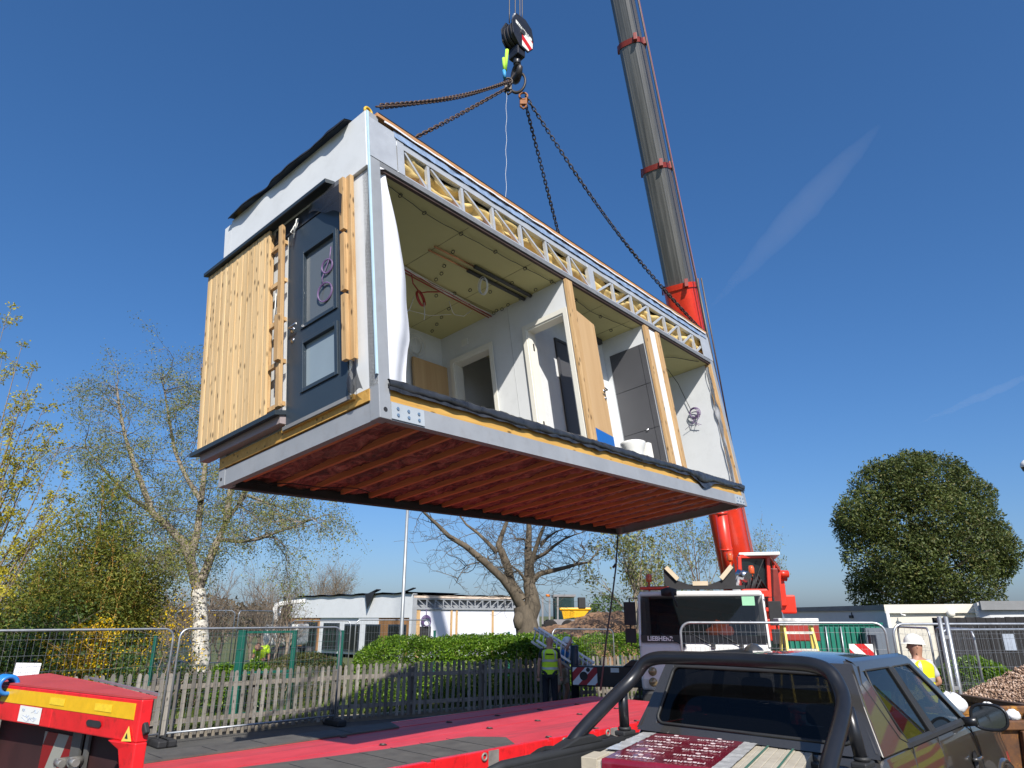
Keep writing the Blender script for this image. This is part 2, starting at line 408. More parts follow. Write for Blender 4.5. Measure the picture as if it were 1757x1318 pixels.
# timber edging boards lying at the fence foot on the right
mb = MB(); a, b = gp(1030, 1205), gp(1095, 1178)
mb.bar(a + Vector((0, 0, .05)), b + Vector((0, 0, .05)), 0.2, 0.09)
M_pine = woodmat('fresh_pine', (0.62, 0.42, 0.21), (0.36, 0.2, 0.075), 'z', True, 0.16, 0.65)
M_pinex = woodmat('fresh_pine_lengthwise', (0.62, 0.42, 0.21), (0.36, 0.2, 0.075), 'x', True, 0.12, 0.65)
tag(mb.build('timber_board', M_pinex), 'pale new timber board lying flat at the foot of the picket fence beside the crane', 'timber board')
# ================================================================== green weldmesh fence behind the pickets
M_green = mat('green_powdercoat', (0.004, 0.085, 0.06), 0.4, 0, 0.12, 6)
def vpost(u, vtop, Y, w_, name_, label, d_=None, group=None):
    p = dp(u, vtop, Y); mb = MB(); d_ = d_ or w_
    mb.box(-w_ / 2, w_ / 2, -d_ / 2, d_ / 2, -0.1, p.z); mb.box(-w_ / 2 - .006, w_ / 2 + .006, -d_ / 2 - .006, d_ / 2 + .006, p.z, p.z + .02)
    for k in range(3): mb.box(-w_ * .2, w_ * .2, -d_ / 2 - .014, -d_ / 2, 0.4 + .55 * k, 0.46 + .55 * k)
    return mb, (p.x, p.y, 0)
gf = empty('mesh_fence', (-6.7, 15.6, 0), label='dark green weldmesh fence and gate standing behind the picket fence at left', cat='fence')
gpts = [(-60, 1090, 13.4, .06), (268, 1092, 15.6, .06), (417, 1083, 16.9, .17), (507, 1083, 17.6, .1), (587, 1083, 18.35, .12)]
wires = MB(); prevp = None
for (u, vt, Y, wd) in gpts:
    mb, loc = vpost(u, vt, Y, wd, '', '', d_=min(wd, .1)); o = mb.build('post', M_green, gf); o.location = Vector(loc) - gf.location
    cur = Vector(loc) - gf.location; top = dp(u, vt, Y).z
    if prevp is not None:
        L = (cur - prevp).length; k = int(L / 0.1)
        for i in range(1, k):
            c = prevp.lerp(cur, i / k); wires.tube([c + Vector((0, 0, .08)), c + Vector((0, 0, 1.9))], 0.0022, 3, cap=False)
        for j in range(9): wires.tube([prevp + Vector((0, 0, .1 + j * .22)), cur + Vector((0, 0, .1 + j * .22))], 0.003, 3, cap=False)
    prevp = cur
wires.build('mesh_infill', M_green, gf)
mb = MB(); pa = Vector((dp(417, 1083, 16.9).x, 16.9, 0)) - gf.location; pb = Vector((dp(507, 1083, 17.6).x, 17.6, 0)) - gf.location; pc = Vector((dp(587, 1083, 18.35).x, 18.35, 0)) - gf.location
for z in (0.15, 1.0, 1.88): mb.bar(pa + Vector((0, 0, z)), pb + Vector((0, 0, z)), .05, .05)
mb.bar(pb + Vector((-.12, -.05, .88)), pb + Vector((0, -.05, .88)), .1, .16)
mb.build_each('gate_bar', M_green, gf)
# stray green posts seen above the hedge
for (u, vt, Y) in ((746, 1083, 24.2), (873, 1085, 26.0), (1062, 1088, 27.5)):
    mb, loc = vpost(u, vt, Y, .08, '', ''); o = mb.build('fence_post', M_green); o.location = loc
    tag(o, {746: 'green fence post top showing over the hedge right of the lamp post', 873: 'green fence post top over the hedge just left of the bare tree trunk', 1062: 'green fence post top over the hedge by the earth mound'}[u], 'fence post', 'green posts behind the hedge')
# ================================================================== temporary site fence panels
def heras(name_lbl, a, b, z0=0.0, h=2.0, lean=(0, 0), spacing=0.1, feet=(1, 1), grp='galvanised site fence panels', pr=0.021, wr=0.0021):
    a = Vector((a[0], a[1], z0)); b = Vector((b[0], b[1], z0)); L = (b - a).length; t = (b - a).normalized(); nn = Vector((-t.y, t.x, 0))
    up = (Vector((0, 0, 1)) + nn * lean[0] + t * lean[1]).normalized()
    root = empty('site_fence_panel', mat=frame_from(a, t, nn, up), label=name_lbl, cat='fence panel', group=grp)
    mb = MB(); R = 0.17; pts = [(0.03, 0, 0.0), (0.03, 0, h - R)]
    for k in range(1, 7): an = math.pi / 2 * k / 6; pts.append((0.03 + R - R * math.cos(an), 0, h - R + R * math.sin(an)))
    pts.append((L - 0.03 - R, 0, h))
    for k in range(1, 7): an = math.pi / 2 * k / 6; pts.append((L - 0.03 - R + R * math.sin(an), 0, h - R + R * math.cos(an)))
    pts.append((L - 0.03, 0, 0.0)); mb.tube(pts, pr, 8)
    mb.tube([(0.03, 0, 0.2), (L - 0.03, 0, 0.2)], pr * .9, 8)
    mb.build('frame', M_galv, root)
    mb = MB(); k = int((L - .06) / spacing)
    for i in range(1, k): x = 0.03 + (L - .06) * i / k; mb.tube([(x, 0.004, 0.2), (x, 0.004, h - 0.01)], wr, 3, cap=False)
    for j in range(7): z = 0.35 + j * (h - .5) / 6; mb.tube([(0.03, -0.004, z), (L - .03, -0.004, z)], wr, 3, cap=False)
    mb.build('mesh_infill', M_galv, root)
    for k, x in enumerate((0.03, L - .03)):
        if feet[k]:
            mb = MB(); mb.box(x - .11, x + .11, -.34, .34, 0.005, .13); mb.build('foot_block', M_black, root, bevel=.03)
    return root
hA, hB = gp(278, 1280), gp(575, 1245)
d_ = (hB - hA).normalized()
heras('site fence panel at far left with a white paper sign, behind the red trailer', hA - d_ * 3.56, hA - d_ * 0.06, feet=(0, 1))
heras('site fence panel left of centre in front of birch trunk and green gate', hA, hB, feet=(1, 1))
p = gp(42, 1180, 0.95); q = hA - d_ * 2.85
mb = MB(); mb.box(-.18, .18, -.012, .012, -.26, .22)
o = mb.build('paper_sign', mat('sign_white', (0.8, 0.8, 0.82), .5, 0, .02, 3)); pp = dp(43, 1162, 12.35); o.location = pp; o.rotation_euler = (0, 0.06, math.atan2(d_.y, d_.x))
tag(o, 'blank white sheet tied to the far left site fence panel above the picket tops', 'sign')
# panels further back
def hp(u0, Y0, u1, Y1, lbl, z0=0.0, **k):
    a = dp(u0, 1060, Y0); b = dp(u1, 1060, Y1); return heras(lbl, (a.x, a.y), (b.x, b.y), z0, feet=(0, 0), **k)
hp(408, 27, 470, 29, 'small looking site fence panel far behind birch trunk by white excavator arm', 0.45)
hp(300, 26, 404, 27, 'distant site fence panel between yellow bush and birch trunk', 0.45)
hp(610, 25.5, 738, 27, 'site fence panel over the hedge in front of dark windows of far white building', 0.0, h=2.12)
hp(500, 26, 604, 25.6, 'site fence panel end behind green gate posts at far building windows', 0.0, h=2.1)
hp(946, 20.6, 1052, 22.2, 'site fence panel beside hi-vis man, standing before hedge and dirt mound', 0.0, h=1.9, lean=(.02, .04))
hp(962, 46, 1010, 47, 'faint far site fence panel beyond yellow dumper skip', 1.2, spacing=.25)
hp(1012, 47, 1090, 52, 'faint farthest site fence panel above dirt mound left of crane', 1.1, spacing=.25)
# right-hand side panels
a = dp(1163, 1060, 12.55); b = dp(1519, 1060, 11.7)
heras('site fence panel standing in front of the crane cab windscreen', (a.x, a.y), (b.x, b.y), 0.12, spacing=.075, feet=(1, 1))
b2 = dp(1900, 1060, 11.9)
heras('site fence panel at right edge spanning behind worker in white helmet', (b.x + .06, b.y), (b.x + .06 + 3.45, b.y + .35), 0.1, spacing=.1, feet=(1, 1))
hp(1536, 17.0, 1590, 14.6, 'narrow looking site fence panel turned edge on beside helmeted worker', .1, h=1.9)
hp(1600, 15.0, 1665, 13.0, 'site fence panel turned away right of helmeted worker', .1, h=1.9)
a = dp(1606, 1060, 12.6); 
heras('far right site fence panel in front of dark timber fence and hedge', (a.x, a.y), (a.x + 3.4, a.y + .9), .1, h=1.9, feet=(0, 0))
mb = MB()
p0 = dp(1611, 1058, 10.9); p1 = dp(1641, 1196, 10.9); 
for dx in (0, .1): mb.tube([(p0.x + dx, p0.y, p0.z), (p0.x + dx, p0.y, gheight(p0.x, p0.y))], .03, 10)
for z in (.5, 1.2, 1.9): mb.box(p0.x - .02, p0.x + .12, p0.y - .02, p0.y + .02, z, z + .05)
tag(mb.build('scaffold_post', M_galv), 'paired galvanised upright poles clamped together right of the helmeted worker', 'post')
# ================================================================== lamp posts
M_lamp = mat('lamp_column', (0.34, 0.36, 0.37), .45, .5, .08, 3)
lp = dp(689, 1080, 23.5)
r_ = empty('street_lamp', (lp.x, lp.y, 0), label='tall grey lamp column rising behind the hedge and the hanging module', cat='street lamp')
mb = MB(); mb.tube([(0, 0, 0), (0, 0, 1.4), (0, 0, 1.5), (0, 0, 7.0)], [.085, .085, .065, .045], 12); mb.build('column', M_lamp, r_)
mb = MB(); mb.tube([(0, 0, 6.9), (.05, -.1, 7.05), (.25, -.35, 7.1)], .03, 8); mb.build('bracket', M_lamp, r_)
mb = MB(); mb.box(.18, .42, -.75, -.3, 7.06, 7.16); mb.build('lantern', M_lamp, r_, bevel=.03)
lp = dp(1775, 800, 20.0)
r_ = empty('street_lamp', (lp.x + .25, lp.y, 0), label='lamp head just entering the right edge of frame above the flat roof', cat='street lamp')
mb = MB(); mb.tube([(0, 0, 0), (0, 0, 1.4), (0, 0, lp.z)], [.08, .08, .045], 12); mb.build('column', M_lamp, r_)
mb = MB(); mb.tube([(0, 0, lp.z - .03), (-.1, 0, lp.z + .05), (-.25, 0, lp.z + .07)], .03, 8); mb.build('bracket', M_lamp, r_)
mb = MB(); mb.lathe([(0, .2), (.1, .19), (.2, .1), (.22, 0), (.2, -.03)], (-.42, 0, lp.z), 16); mb.build('lantern', M_offwhite, r_)
mb = MB(); mb.lathe([(.2, -.03), (.17, -.13), (.08, -.19), (0, -.2)], (-.42, 0, lp.z), 16); mb.build('lens', M_glassdark, r_)
# ================================================================== vegetation
def grow(mb, R, p, d, L, r, depth, out, wob=0.22, grav=0.0, spread=0.7, kids=(3, 5), minr=0.004, twig=None, ratio=(0.5, 0.75), start=0.3):
    n_ = 5 if depth > 1 else 4; pts = [Vector(p)]; rs = [r]; d = Vector(d).normalized(); step = L / n_
    for i in range(n_):
        d = (d + Vector((R.gauss(0, wob), R.gauss(0, wob), R.gauss(0, wob) * .8 - grav * (i + 1) / n_))).normalized()
        pts.append(pts[-1] + d * step); rs.append(max(minr, r * (1 - 0.68 * (i + 1) / n_)))
    mb.tube(pts, rs, 8 if r > .08 else (5 if r > .02 else 3), cap=False)
    if depth <= 1:
        for a, b in zip(pts[1:-1], pts[2:]): out += [a.lerp(b, R.random()), b]
    if depth == 0: return
    for k in range(R.randint(*kids)):
        f = start + (1 - start) * (k + R.random()) / kids[1]; f = min(f, .98); i = min(int(f * n_), n_ - 1); q = pts[i].lerp(pts[i + 1], f * n_ - i)
        dd = (pts[i + 1] - pts[i]).normalized(); s_ = Vector((R.gauss(0, 1), R.gauss(0, 1), R.gauss(0, .7)))
        s_ = (s_ - dd * s_.dot(dd)).normalized(); nd = (dd * (1 - spread * .5) + s_ * spread).normalized()
        grow(mb, R, q, nd, L * R.uniform(*ratio) * (1.05 - .35 * f), max(minr, rs[i] * .6), depth - 1, out, wob, grav, spread, kids, minr, twig, ratio, start)
    grow(mb, R, pts[-1], d, L * .6, max(minr, rs[-1]), depth - 1, out, wob, grav, spread, kids, minr, twig, ratio, start)
def cloud(P, n, sig, seed):
    g = np.random.default_rng(seed); P = np.array([tuple(p) for p in P]); i = g.integers(0, len(P), n)
    return P[i] + g.normal(size=(n, 3)) * sig
def bark(name, a, b, scale=6, patches=None):
    n = NT(name); v = n.coord('Object', (1, 1, .45)); f = n.noise(v, scale, 8, .7)
    c = n.ramp(f, [(.3, a), (.65, b)])
    if patches:
        k = n.noise(n.coord('Object', (2.4, 2.4, 5.0)), 2.3, 6, .75); m_ = n.ramp(k, [(.52, (0, 0, 0)), (.57, (1, 1, 1))]); c = n.mix(m_, c, patches)
    n.set(Base_Color=c, Roughness=.9); n.bump(f, .6, .02); return n.m
M_birch = bark('birch_bark', (.42, .38, .32), (.72, .69, .62), 5, (.05, .042, .035))
M_twig = bark('brown_twigs', (.12, .09, .065), (.27, .215, .165), 8)
M_greybark = bark('grey_bark', (.11, .09, .065), (.30, .25, .19), 5)
M_oldbark = bark('old_bark', (.05, .04, .028), (.15, .12, .083), 4)
L_birch = leafmat('birch_leaf', (.16, .19, .05), (.36, .39, .12), .5, accent=(.46, .43, .12))
L_willow = leafmat('willow_leaf', (.10, .135, .022), (.31, .345, .065), .45, accent=(.42, .34, .06), ns=.6, lo=.4)
L_bud = leafmat('bud_yellow', (.34, .31, .03), (.58, .52, .06), .45)
L_dark = leafmat('bramble_leaf', (.04, .075, .015), (.13, .2, .04), .35)
L_fors = leafmat('forsythia', (.5, .32, .005), (.8, .56, .01), .3)
L_laurel = leafmat('laurel_leaf', (.05, .12, .008), (.19, .34, .03), .35, .32, accent=(.28, .4, .05))
L_ever = leafmat('evergreen_leaf', (.05, .078, .02), (.145, .18, .05), .3, .5, ns=.38, lo=.38, accent=(.15, .14, .045))
L_pale = leafmat('spring_leaf', (.14, .17, .05), (.34, .36, .13), .45)
L_yel = leafmat('spring_yellow', (.16, .18, .03), (.30, .30, .05), .45)
L_far = leafmat('far_twig_haze', (.16, .13, .085), (.27, .23, .14), .3)
L_brownfar = leafmat('far_brown', (.09, .07, .045), (.17, .135, .08), .3)
L_box = leafmat('box_leaf', (.05, .07, .015), (.14, .15, .035), .3, accent=(.17, .11, .04))
def tree(name, label, cat, loc, build, leafm, barkm, nleaf, size, sig, seed, group=None, **lk):
    r = empty(name, loc, label=label, cat=cat, group=group); R = random.Random(seed); mb = MB(); tips = []; build(mb, R, tips)
    mb.build('trunk', barkm, r)
    if nleaf: leaves('crown', cloud(tips, nleaf, sig, seed), size, leafm, r, seed, **lk)
    return r
# ---- birch, limbs traced in the photo at its own distance
def px(Y, dY=0): return lambda u, v, e=0.0: dp(u, v, Y + e) - Vector((birch0.x, birch0.y, 0))
birch0 = gp(345, 1168); birch0 = Vector((dp(345, 1060, 19.5).x, 19.5, 0)); B = px(19.5)
LIMBS = []
def b_birch(mb, R, tips):
    T = [(0, 0, -.1), B(345, 1130), B(343, 1060), B(340, 1012)]
    mb.tube([Vector(t) for t in T], [.27, .235, .2, .19], 12, cap=False)
    limbs = [([(340, 1012), (326, 960), (318, 935), (290, 905), (262, 880), (245, 835), (228, 790), (215, 750), (205, 700), (200, 660)], .15, -.3),
             ([(340, 1012), (360, 960), (375, 925), (388, 895), (410, 865), (425, 850)], .14, .5),
             ([(326, 960), (338, 915), (345, 860), (352, 800), (350, 730), (347, 670), (345, 625)], .12, .3),
             ([(375, 925), (410, 930), (445, 925), (480, 912), (515, 900), (540, 888)], .06, -.5),
             ([(388, 895), (395, 840), (405, 780), (420, 700), (430, 640)], .10, .9),
             ([(345, 860), (320, 820), (300, 775), (290, 720), (282, 670), (275, 645)], .075, .6),
             ([(262, 880), (225, 855), (190, 820), (160, 785), (145, 765)], .06, -.4),
             ([(318, 935), (300, 950), (272, 955), (250, 975)], .05, -.8),
             ([(425, 850), (450, 860), (480, 870), (520, 885)], .05, .3),
             ([(410, 865), (440, 800), (455, 760), (470, 720)], .07, 1.0)]
    lm_ = MB(); trunk_mb = mb; mb = lm_
    for pl, r0, e in limbs:
        k = len(pl); pts = [B(u, v, e * i / (k - 1) * 1.6) for i, (u, v) in enumerate(pl)]
        mb.tube(pts, [max(.012, r0 * (1 - .85 * i / (k - 1))) for i in range(k)], 7, cap=False)
        for i in range(2, k):
            for q in range(5):
                p = pts[i - 1].lerp(pts[i], R.random()); d = Vector((R.gauss(0, 1), R.gauss(0, .8), R.gauss(.25, .6)))
                grow(mb, R, p, d, R.uniform(.7, 1.5), .018, 2, tips, .24, .16, .75, (2, 4), .0035)
    LIMBS.append(lm_)
BIRCH = tree('birch_tree', 'white barked birch with forked trunk and thin spring foliage left of the hanging module', 'tree', birch0, b_birch, L_birch, M_birch, 56000, .058, .12, 11, droop=.3)
LIMBS[0].build('limbs', bark('birch_limb_bark', (.10, .08, .06), (.34, .29, .23), 5, (.05, .04, .03)), BIRCH)
# ---- the dark leaning mass of willow behind the far-left fence
def clump(name, label, cat, loc, rx, ry, rz, nst, lm, bm, nl, size, seed, hgt=0.3, sig=.3, group=None, shape=.55, **lk):
    def bf(mb, R, tips):
        for i in range(nst):
            a = R.uniform(0, 6.28); q = R.random() ** .5
            x, y = math.cos(a) * q * rx, math.sin(a) * q * ry; top = rz * (1 - shape * q * q) * R.uniform(.72, 1.03)
            p0 = Vector((x * .45, y * .45, 0)); p1 = Vector((x * .8, y * .8, top * .5)); p2 = Vector((x * 1.02, y * 1.02, top))
            pts = [p0, p0.lerp(p1, .5) + Vector((R.gauss(0, .08), R.gauss(0, .08), 0)), p1, p1.lerp(p2, .5) + Vector((R.gauss(0, .12), R.gauss(0, .12), 0)), p2]
            mb.tube(pts, [.028, .022, .016, .01, .004], 4, cap=False)
            for k in range(14):
                f = hgt + (1 - hgt) * R.random(); b = f * 4; j = min(int(b), 3); c = pts[j].lerp(pts[j + 1], b - j)
                e = c + Vector((R.gauss(0, .3), R.gauss(0, .3), R.uniform(.05, .5))); mb.tube([c, c.lerp(e, .5) + Vector((0, 0, .03)), e], [.006, .005, .003], 3, cap=False); tips += [c.lerp(e, .5), e]
    return tree(name, label, cat, loc, bf, lm, bm, nl, size, sig, seed, group, **lk)
def P0(u, Y): q = dp(u, 1060, Y); return (q.x, q.y, 0)
M_willowbark = bark('willow_stems', (.24, .13, .03), (.5, .3, .07), 6)
clump('willow_shrub', 'tall olive green willow thicket with orange stems left of the birch', 'shrub', P0(158, 18.2), 1.55, 1.5, 6.0, 70, L_willow, M_willowbark, 66000, .11, 21, .10, .2, asp=.3)
clump('willow_shrub', 'darker willow thicket in shade at the left edge behind the budding tree', 'shrub', P0(60, 18.5), 2.2, 1.5, 4.7, 55, L_willow, M_twig, 42000, .105, 22, .08, .24, asp=.32)
clump('bramble_bush', 'dark bramble mass behind the far left site fence panel', 'bush', P0(70, 15.9), 2.4, .9, 2.35, 55, L_dark, M_twig, 26000, .075, 23, .05, .2, asp=.75)
clump('forsythia_bush', 'yellow flowering bush behind pickets at left, lower blooms on green stems', 'bush', P0(160, 15.6), .62, .4, 2.3, 22, L_fors, M_willowbark, 6500, .055, 24, .25, .04, 'yellow flowering bushes', asp=.7)
clump('forsythia_bush', 'small sprays of yellow blossom just left of birch trunk', 'bush', P0(290, 17.9), .7, .5, 3.0, 10, L_fors, M_twig, 1100, .055, 25, .66, .055, 'yellow flowering bushes', asp=.7)
clump('box_bush', 'low dark green bush under the polytunnel at left', 'bush', P0(335, 18.6), .7, .5, .95, 24, L_dark, M_twig, 4000, .07, 26, .1, .14, asp=.6)
# ---- budding tree at the far left edge (nearer)
def b_bud(mb, R, tips):
    o = Vector(P0(-95, 12.2))
    for (u, v, e) in [(10, 548, 0), (38, 590, .3), (58, 630, -.2), (5, 610, .5), (28, 690, 0), (52, 695, .3), (75, 700, .2), (92, 740, .4), (20, 760, -.3), (105, 760, .1), (60, 770, .5), (112, 815, -.3), (88, 850, .2), (45, 830, 0), (120, 860, .3), (15, 880, .2), (75, 905, .3), (-20, 560, 0), (-30, 650, .2), (30, 800, .6), (95, 880, -.2), (10, 720, .4)]:
        p1 = dp(u, v, 12.4 + e) - o; p0 = Vector((R.uniform(-.3, .3), R.uniform(-.3, .3), R.uniform(.5, 2.2)))
        pts = [p0, p0.lerp(p1, .3) + Vector((0, 0, -.1)), p0.lerp(p1, .65) + Vector((.05, 0, -.06)), p1]
        mb.tube(pts, [.03, .022, .013, .004], 5, cap=False)
        for k in range(15):
            f = R.uniform(.25, 1.0) * 3; j = min(int(f), 2); c = pts[j].lerp(pts[j + 1], f - j); e2 = c + Vector((R.gauss(.05, .12), R.gauss(0, .12), R.uniform(.06, .32)))
            mb.tube([c, e2], [.006, .003], 3, cap=False); tips += [e2, e2, c.lerp(e2, .6)]
        tips += [p1] * 4
    mb.tube([(0, 0, -.1), (.02, 0, 1.0), (0, .05, 2.4), (.1, .1, 4.2)], [.09, .08, .06, .02], 8)
tree('budding_tree', 'slender tree with tufts of yellow green buds at far left edge', 'tree', P0(-95, 12.2), b_bud, L_bud, M_twig, 11000, .06, .045, 31, asp=.5)
# ---- brown bare scrub behind the birch, one tree each
def b_scrub(h, r=.09, depth=3, kids=(4, 6), spread=.55, grav=-.12):
    def f(mb, R, tips):
        for k in range(3): grow(mb, R, (R.gauss(0, .25), R.gauss(0, .2), 0), (R.gauss(0, .25), R.gauss(0, .2), 1), h * .5, r, depth, tips, .16, grav, spread, kids, .007)
    return f
for i, (u, Y, h, sd) in enumerate(((385, 31, 4.4, 41), (440, 33, 4.6, 42), (482, 35, 3.6, 43), (315, 30, 3.9, 44), (250, 31, 4.4, 47))):
    tree('bare_tree', ['leafless brown tree behind birch trunk, nearest its right side', 'leafless brown tree between the birch and the white building, tallest there', 'leafless brown tree at left corner of far white building', 'leafless brown tree seen left of birch trunk over yellow blossom', 'leafless brown tree behind the willow thicket'][i], 'tree', P0(u, Y), b_scrub(h), L_brownfar, M_twig, 1500, .07, .1, sd, 'brown bare trees behind the birch', asp=.2)
for i, (u, Y, h, sd) in enumerate(((505, 62, 8.0, 51), (540, 64, 8.3, 52), (575, 62, 7.0, 53))):
    tree('bare_tree', ['pale olive leafless tree rising behind left end of far white building', 'pale olive leafless tree behind the far white roof, middle of three', 'pale olive leafless tree behind the far white roof, rightmost of three'][i], 'tree', P0(u, Y), b_scrub(h, .14), L_far, M_twig, 3500, .14, .22, sd, 'pale trees beyond the far building', asp=.2)
# ---- bare pollarded tree in the centre
bt0 = Vector((dp(905, 1060, 27.0).x, 27.0, 0)); 
def Bt(u, v, e=0.0): return dp(u, v, 27.0 + e) - bt0
def b_bare(mb, R, tips):
    mb.tube([(0, 0, -.1), Bt(908, 1095), Bt(902, 1065), Bt(896, 1040)], [.55, .48, .42, .34], 14, cap=False)
    mb.tube([Bt(905, 1072), Bt(914, 1040), Bt(912, 1020), Bt(908, 1005)], [.27, .32, .26, .23], 12, cap=False)
    mb.lathe([(0, -.4), (.2, -.25), (.26, 0), (.2, .25), (0, .4)], Bt(892, 1065, -.2), 10)
    limbs = [([(894, 1040), (880, 1015), (862, 992), (832, 965), (800, 938), (770, 920), (748, 898), (728, 880), (715, 862)], .24, -1.2),
             ([(896, 1030), (876, 1000), (872, 975), (860, 945), (855, 935), (862, 915), (870, 895), (872, 870), (880, 800)], .25, .4),
             ([(908, 1010), (908, 970), (906, 945), (908, 905), (904, 880), (900, 840)], .27, .6),
             ([(909, 995), (912, 965), (918, 945), (928, 915), (935, 900), (942, 880), (960, 830)], .15, -.7),
             ([(912, 1000), (925, 985), (945, 980), (970, 974), (990, 968), (1010, 965), (1025, 948), (1033, 935)], .14, .5),
             ([(914, 960), (935, 950), (952, 936), (968, 925), (985, 918), (1005, 912)], .10, -.3),
             ([(928, 935), (940, 922), (955, 912), (975, 905)], .09, .3),
             ([(852, 948), (838, 932), (820, 915), (800, 900), (785, 880), (770, 862)], .11, .5),
             ([(905, 1000), (890, 980), (870, 965)], .09, -.4), ([(832, 965), (838, 955), (850, 948)], .04, .1),
             ([(870, 995), (850, 985), (845, 975), (832, 972)], .05, -.2), ([(988, 968), (1000, 955), (1005, 945), (1000, 940)], .035, .1),
             ([(908, 930), (895, 925), (880, 930)], .05, .2), ([(822, 965), (800, 970), (790, 985), (783, 999)], .03, -.3)]
    for pl, r0, e in limbs:
        k = len(pl); pts = [Bt(u, v, e * i / (k - 1) * 1.5) for i, (u, v) in enumerate(pl)]
        mb.tube(pts, [max(.014, .84 * r0 * (1 - .88 * i / (k - 1))) for i in range(k)], 8, cap=False)
        for i in range(1, k):
            for q in range(3):
                p = pts[i - 1].lerp(pts[i], R.random()); d = Vector((R.gauss(0, 1), R.gauss(0, .6), R.gauss(.4, .6)))
                grow(mb, R, p, d, R.uniform(.5, 1.25), .018, 2, tips, .3, -.05, .8, (1, 3), .006)
tree('bare_tree', 'big pollarded bare tree with thick trunk in front of the far white building', 'tree', bt0, b_bare, None, M_oldbark, 0, 0, 0, 61)
# ---- hedges
def hedge(name, label, poly, w_, h, n_, lm, seed, size=.085, lump=.12, base=0.0, group=None):
    o = poly[0]; r = empty(name, (o.x, o.y, base), label=label, cat='hedge', group=group); g = np.random.default_rng(seed)
    seg = [(poly[i], poly[i + 1]) for i in range(len(poly) - 1)]; Ls = np.array([(b - a).length for a, b in seg]); tot = Ls.sum(); cum = np.concatenate([[0], np.cumsum(Ls)])
    s = g.uniform(0, tot, n_); i = np.clip(np.searchsorted(cum, s) - 1, 0, len(seg) - 1); f = (s - cum[i]) / Ls[i]
    A = np.array([tuple(a) for a, b in seg]); Bv = np.array([tuple(b) for a, b in seg]); T = (Bv - A) / Ls[:, None]; N = np.stack([-T[:, 1], T[:, 0], T[:, 2] * 0], 1)
    an = g.uniform(-.25, 1.25, n_) * np.pi; q = 1 - np.abs(g.normal(0, .13, n_)); ex = .55
    cx = np.sign(np.cos(an)) * np.abs(np.cos(an)) ** ex; cz = np.sign(np.sin(an)) * np.abs(np.sin(an)) ** ex
    endf = np.minimum(s, tot - s); tap = np.clip(endf / .9, 0, 1) ** .45
    bumpv = np.array([mnoise.noise(Vector((a_ * 1.1, b_ * 1.3, seed))) + .6 * mnoise.noise(Vector((a_ * 3.1, b_ * 3.3, seed + 9))) for a_, b_ in zip(s, an)])
    rr = q * (1 + lump * bumpv)
    P = A[i] + (Bv - A)[i] * f[:, None] + N[i] * (cx * rr * w_ / 2 * tap)[:, None]; P[:, 2] = np.maximum(.06, (h / 2) + cz * rr * (h / 2) * (.45 + .55 * tap)) 
    P[:, 2] -= (1 - tap) * h * .12; P[:, :2] -= np.array([o.x, o.y])
    leaves('foliage', P, size, lm, r, seed, asp=.5, up=.5)
    mb = MB()
    for k in range(int(tot * 3.2)):
        p, t = poly_at(poly, (k + .5) / 3.2 * .98); p = p - o; x = Vector((rng.gauss(0, .1), rng.gauss(0, .1), 0))
        mb.tube([p + x, p + x * 2 + Vector((0, 0, h * .4)), p + x * 3.2 + Vector((0, 0, h * .8))], [.022, .016, .006], 5, cap=False)
    mb.build('stem', M_twig, r)
    return r
HL = off(FL, 1.75); 
i0 = Vector((dp(612, 1060, 18.6).x, 18.6, 0))
hedge('laurel_hedge', 'long bright green laurel hedge behind the shaded picket fence', [i0, HL[4], HL[5], Vector((HL[6].x - .6, HL[6].y - .35, 0))], 1.5, 1.72, 46000, L_laurel, 71, .09)
hedge('laurel_hedge', 'laurel hedge length right of the hi-vis man, running behind crane cab', [Vector((HL[6].x - 1.1, HL[6].y + .25, 0)), Vector((HL[7].x + 3, HL[7].y + 1.2, 0))], 1.35, 1.72, 30000, L_laurel, 72, .1)
hedge('laurel_shrub', 'rounded bright laurel shrub between birch trunk and green gate post', [Vector((dp(372, 1060, 17.6).x, 17.6, 0)), Vector((dp(415, 1060, 18.0).x, 18.0, 0))], 1.0, 1.38, 5000, L_laurel, 73, .1)
hedge('laurel_shrub', 'rounded laurel shrub just right of wide green gate post', [Vector((dp(420, 1060, 18.3).x, 18.3, 0)), Vector((dp(472, 1060, 18.6).x, 18.6, 0))], 1.0, 1.36, 5000, L_laurel, 74, .1)
hedge('box_hedge', 'low brownish green clipped hedge in front of the far building windows', [Vector((dp(452, 1060, 19.2).x, 19.2, 0)), Vector((dp(600, 1060, 20.2).x, 20.2, 0))], .9, 1.33, 9000, L_box, 75, .06, .06)
rh0 = dp(1588, 1060, 18.6); rh1 = dp(1716, 1060, 17.6)
hedge('laurel_hedge', 'square green hedge in front of the dark timber fence at right', [Vector((rh0.x, rh0.y, 0)), Vector((rh1.x, rh1.y, 0))], 1.1, 1.34, 11000, L_laurel, 76, .09, .08)
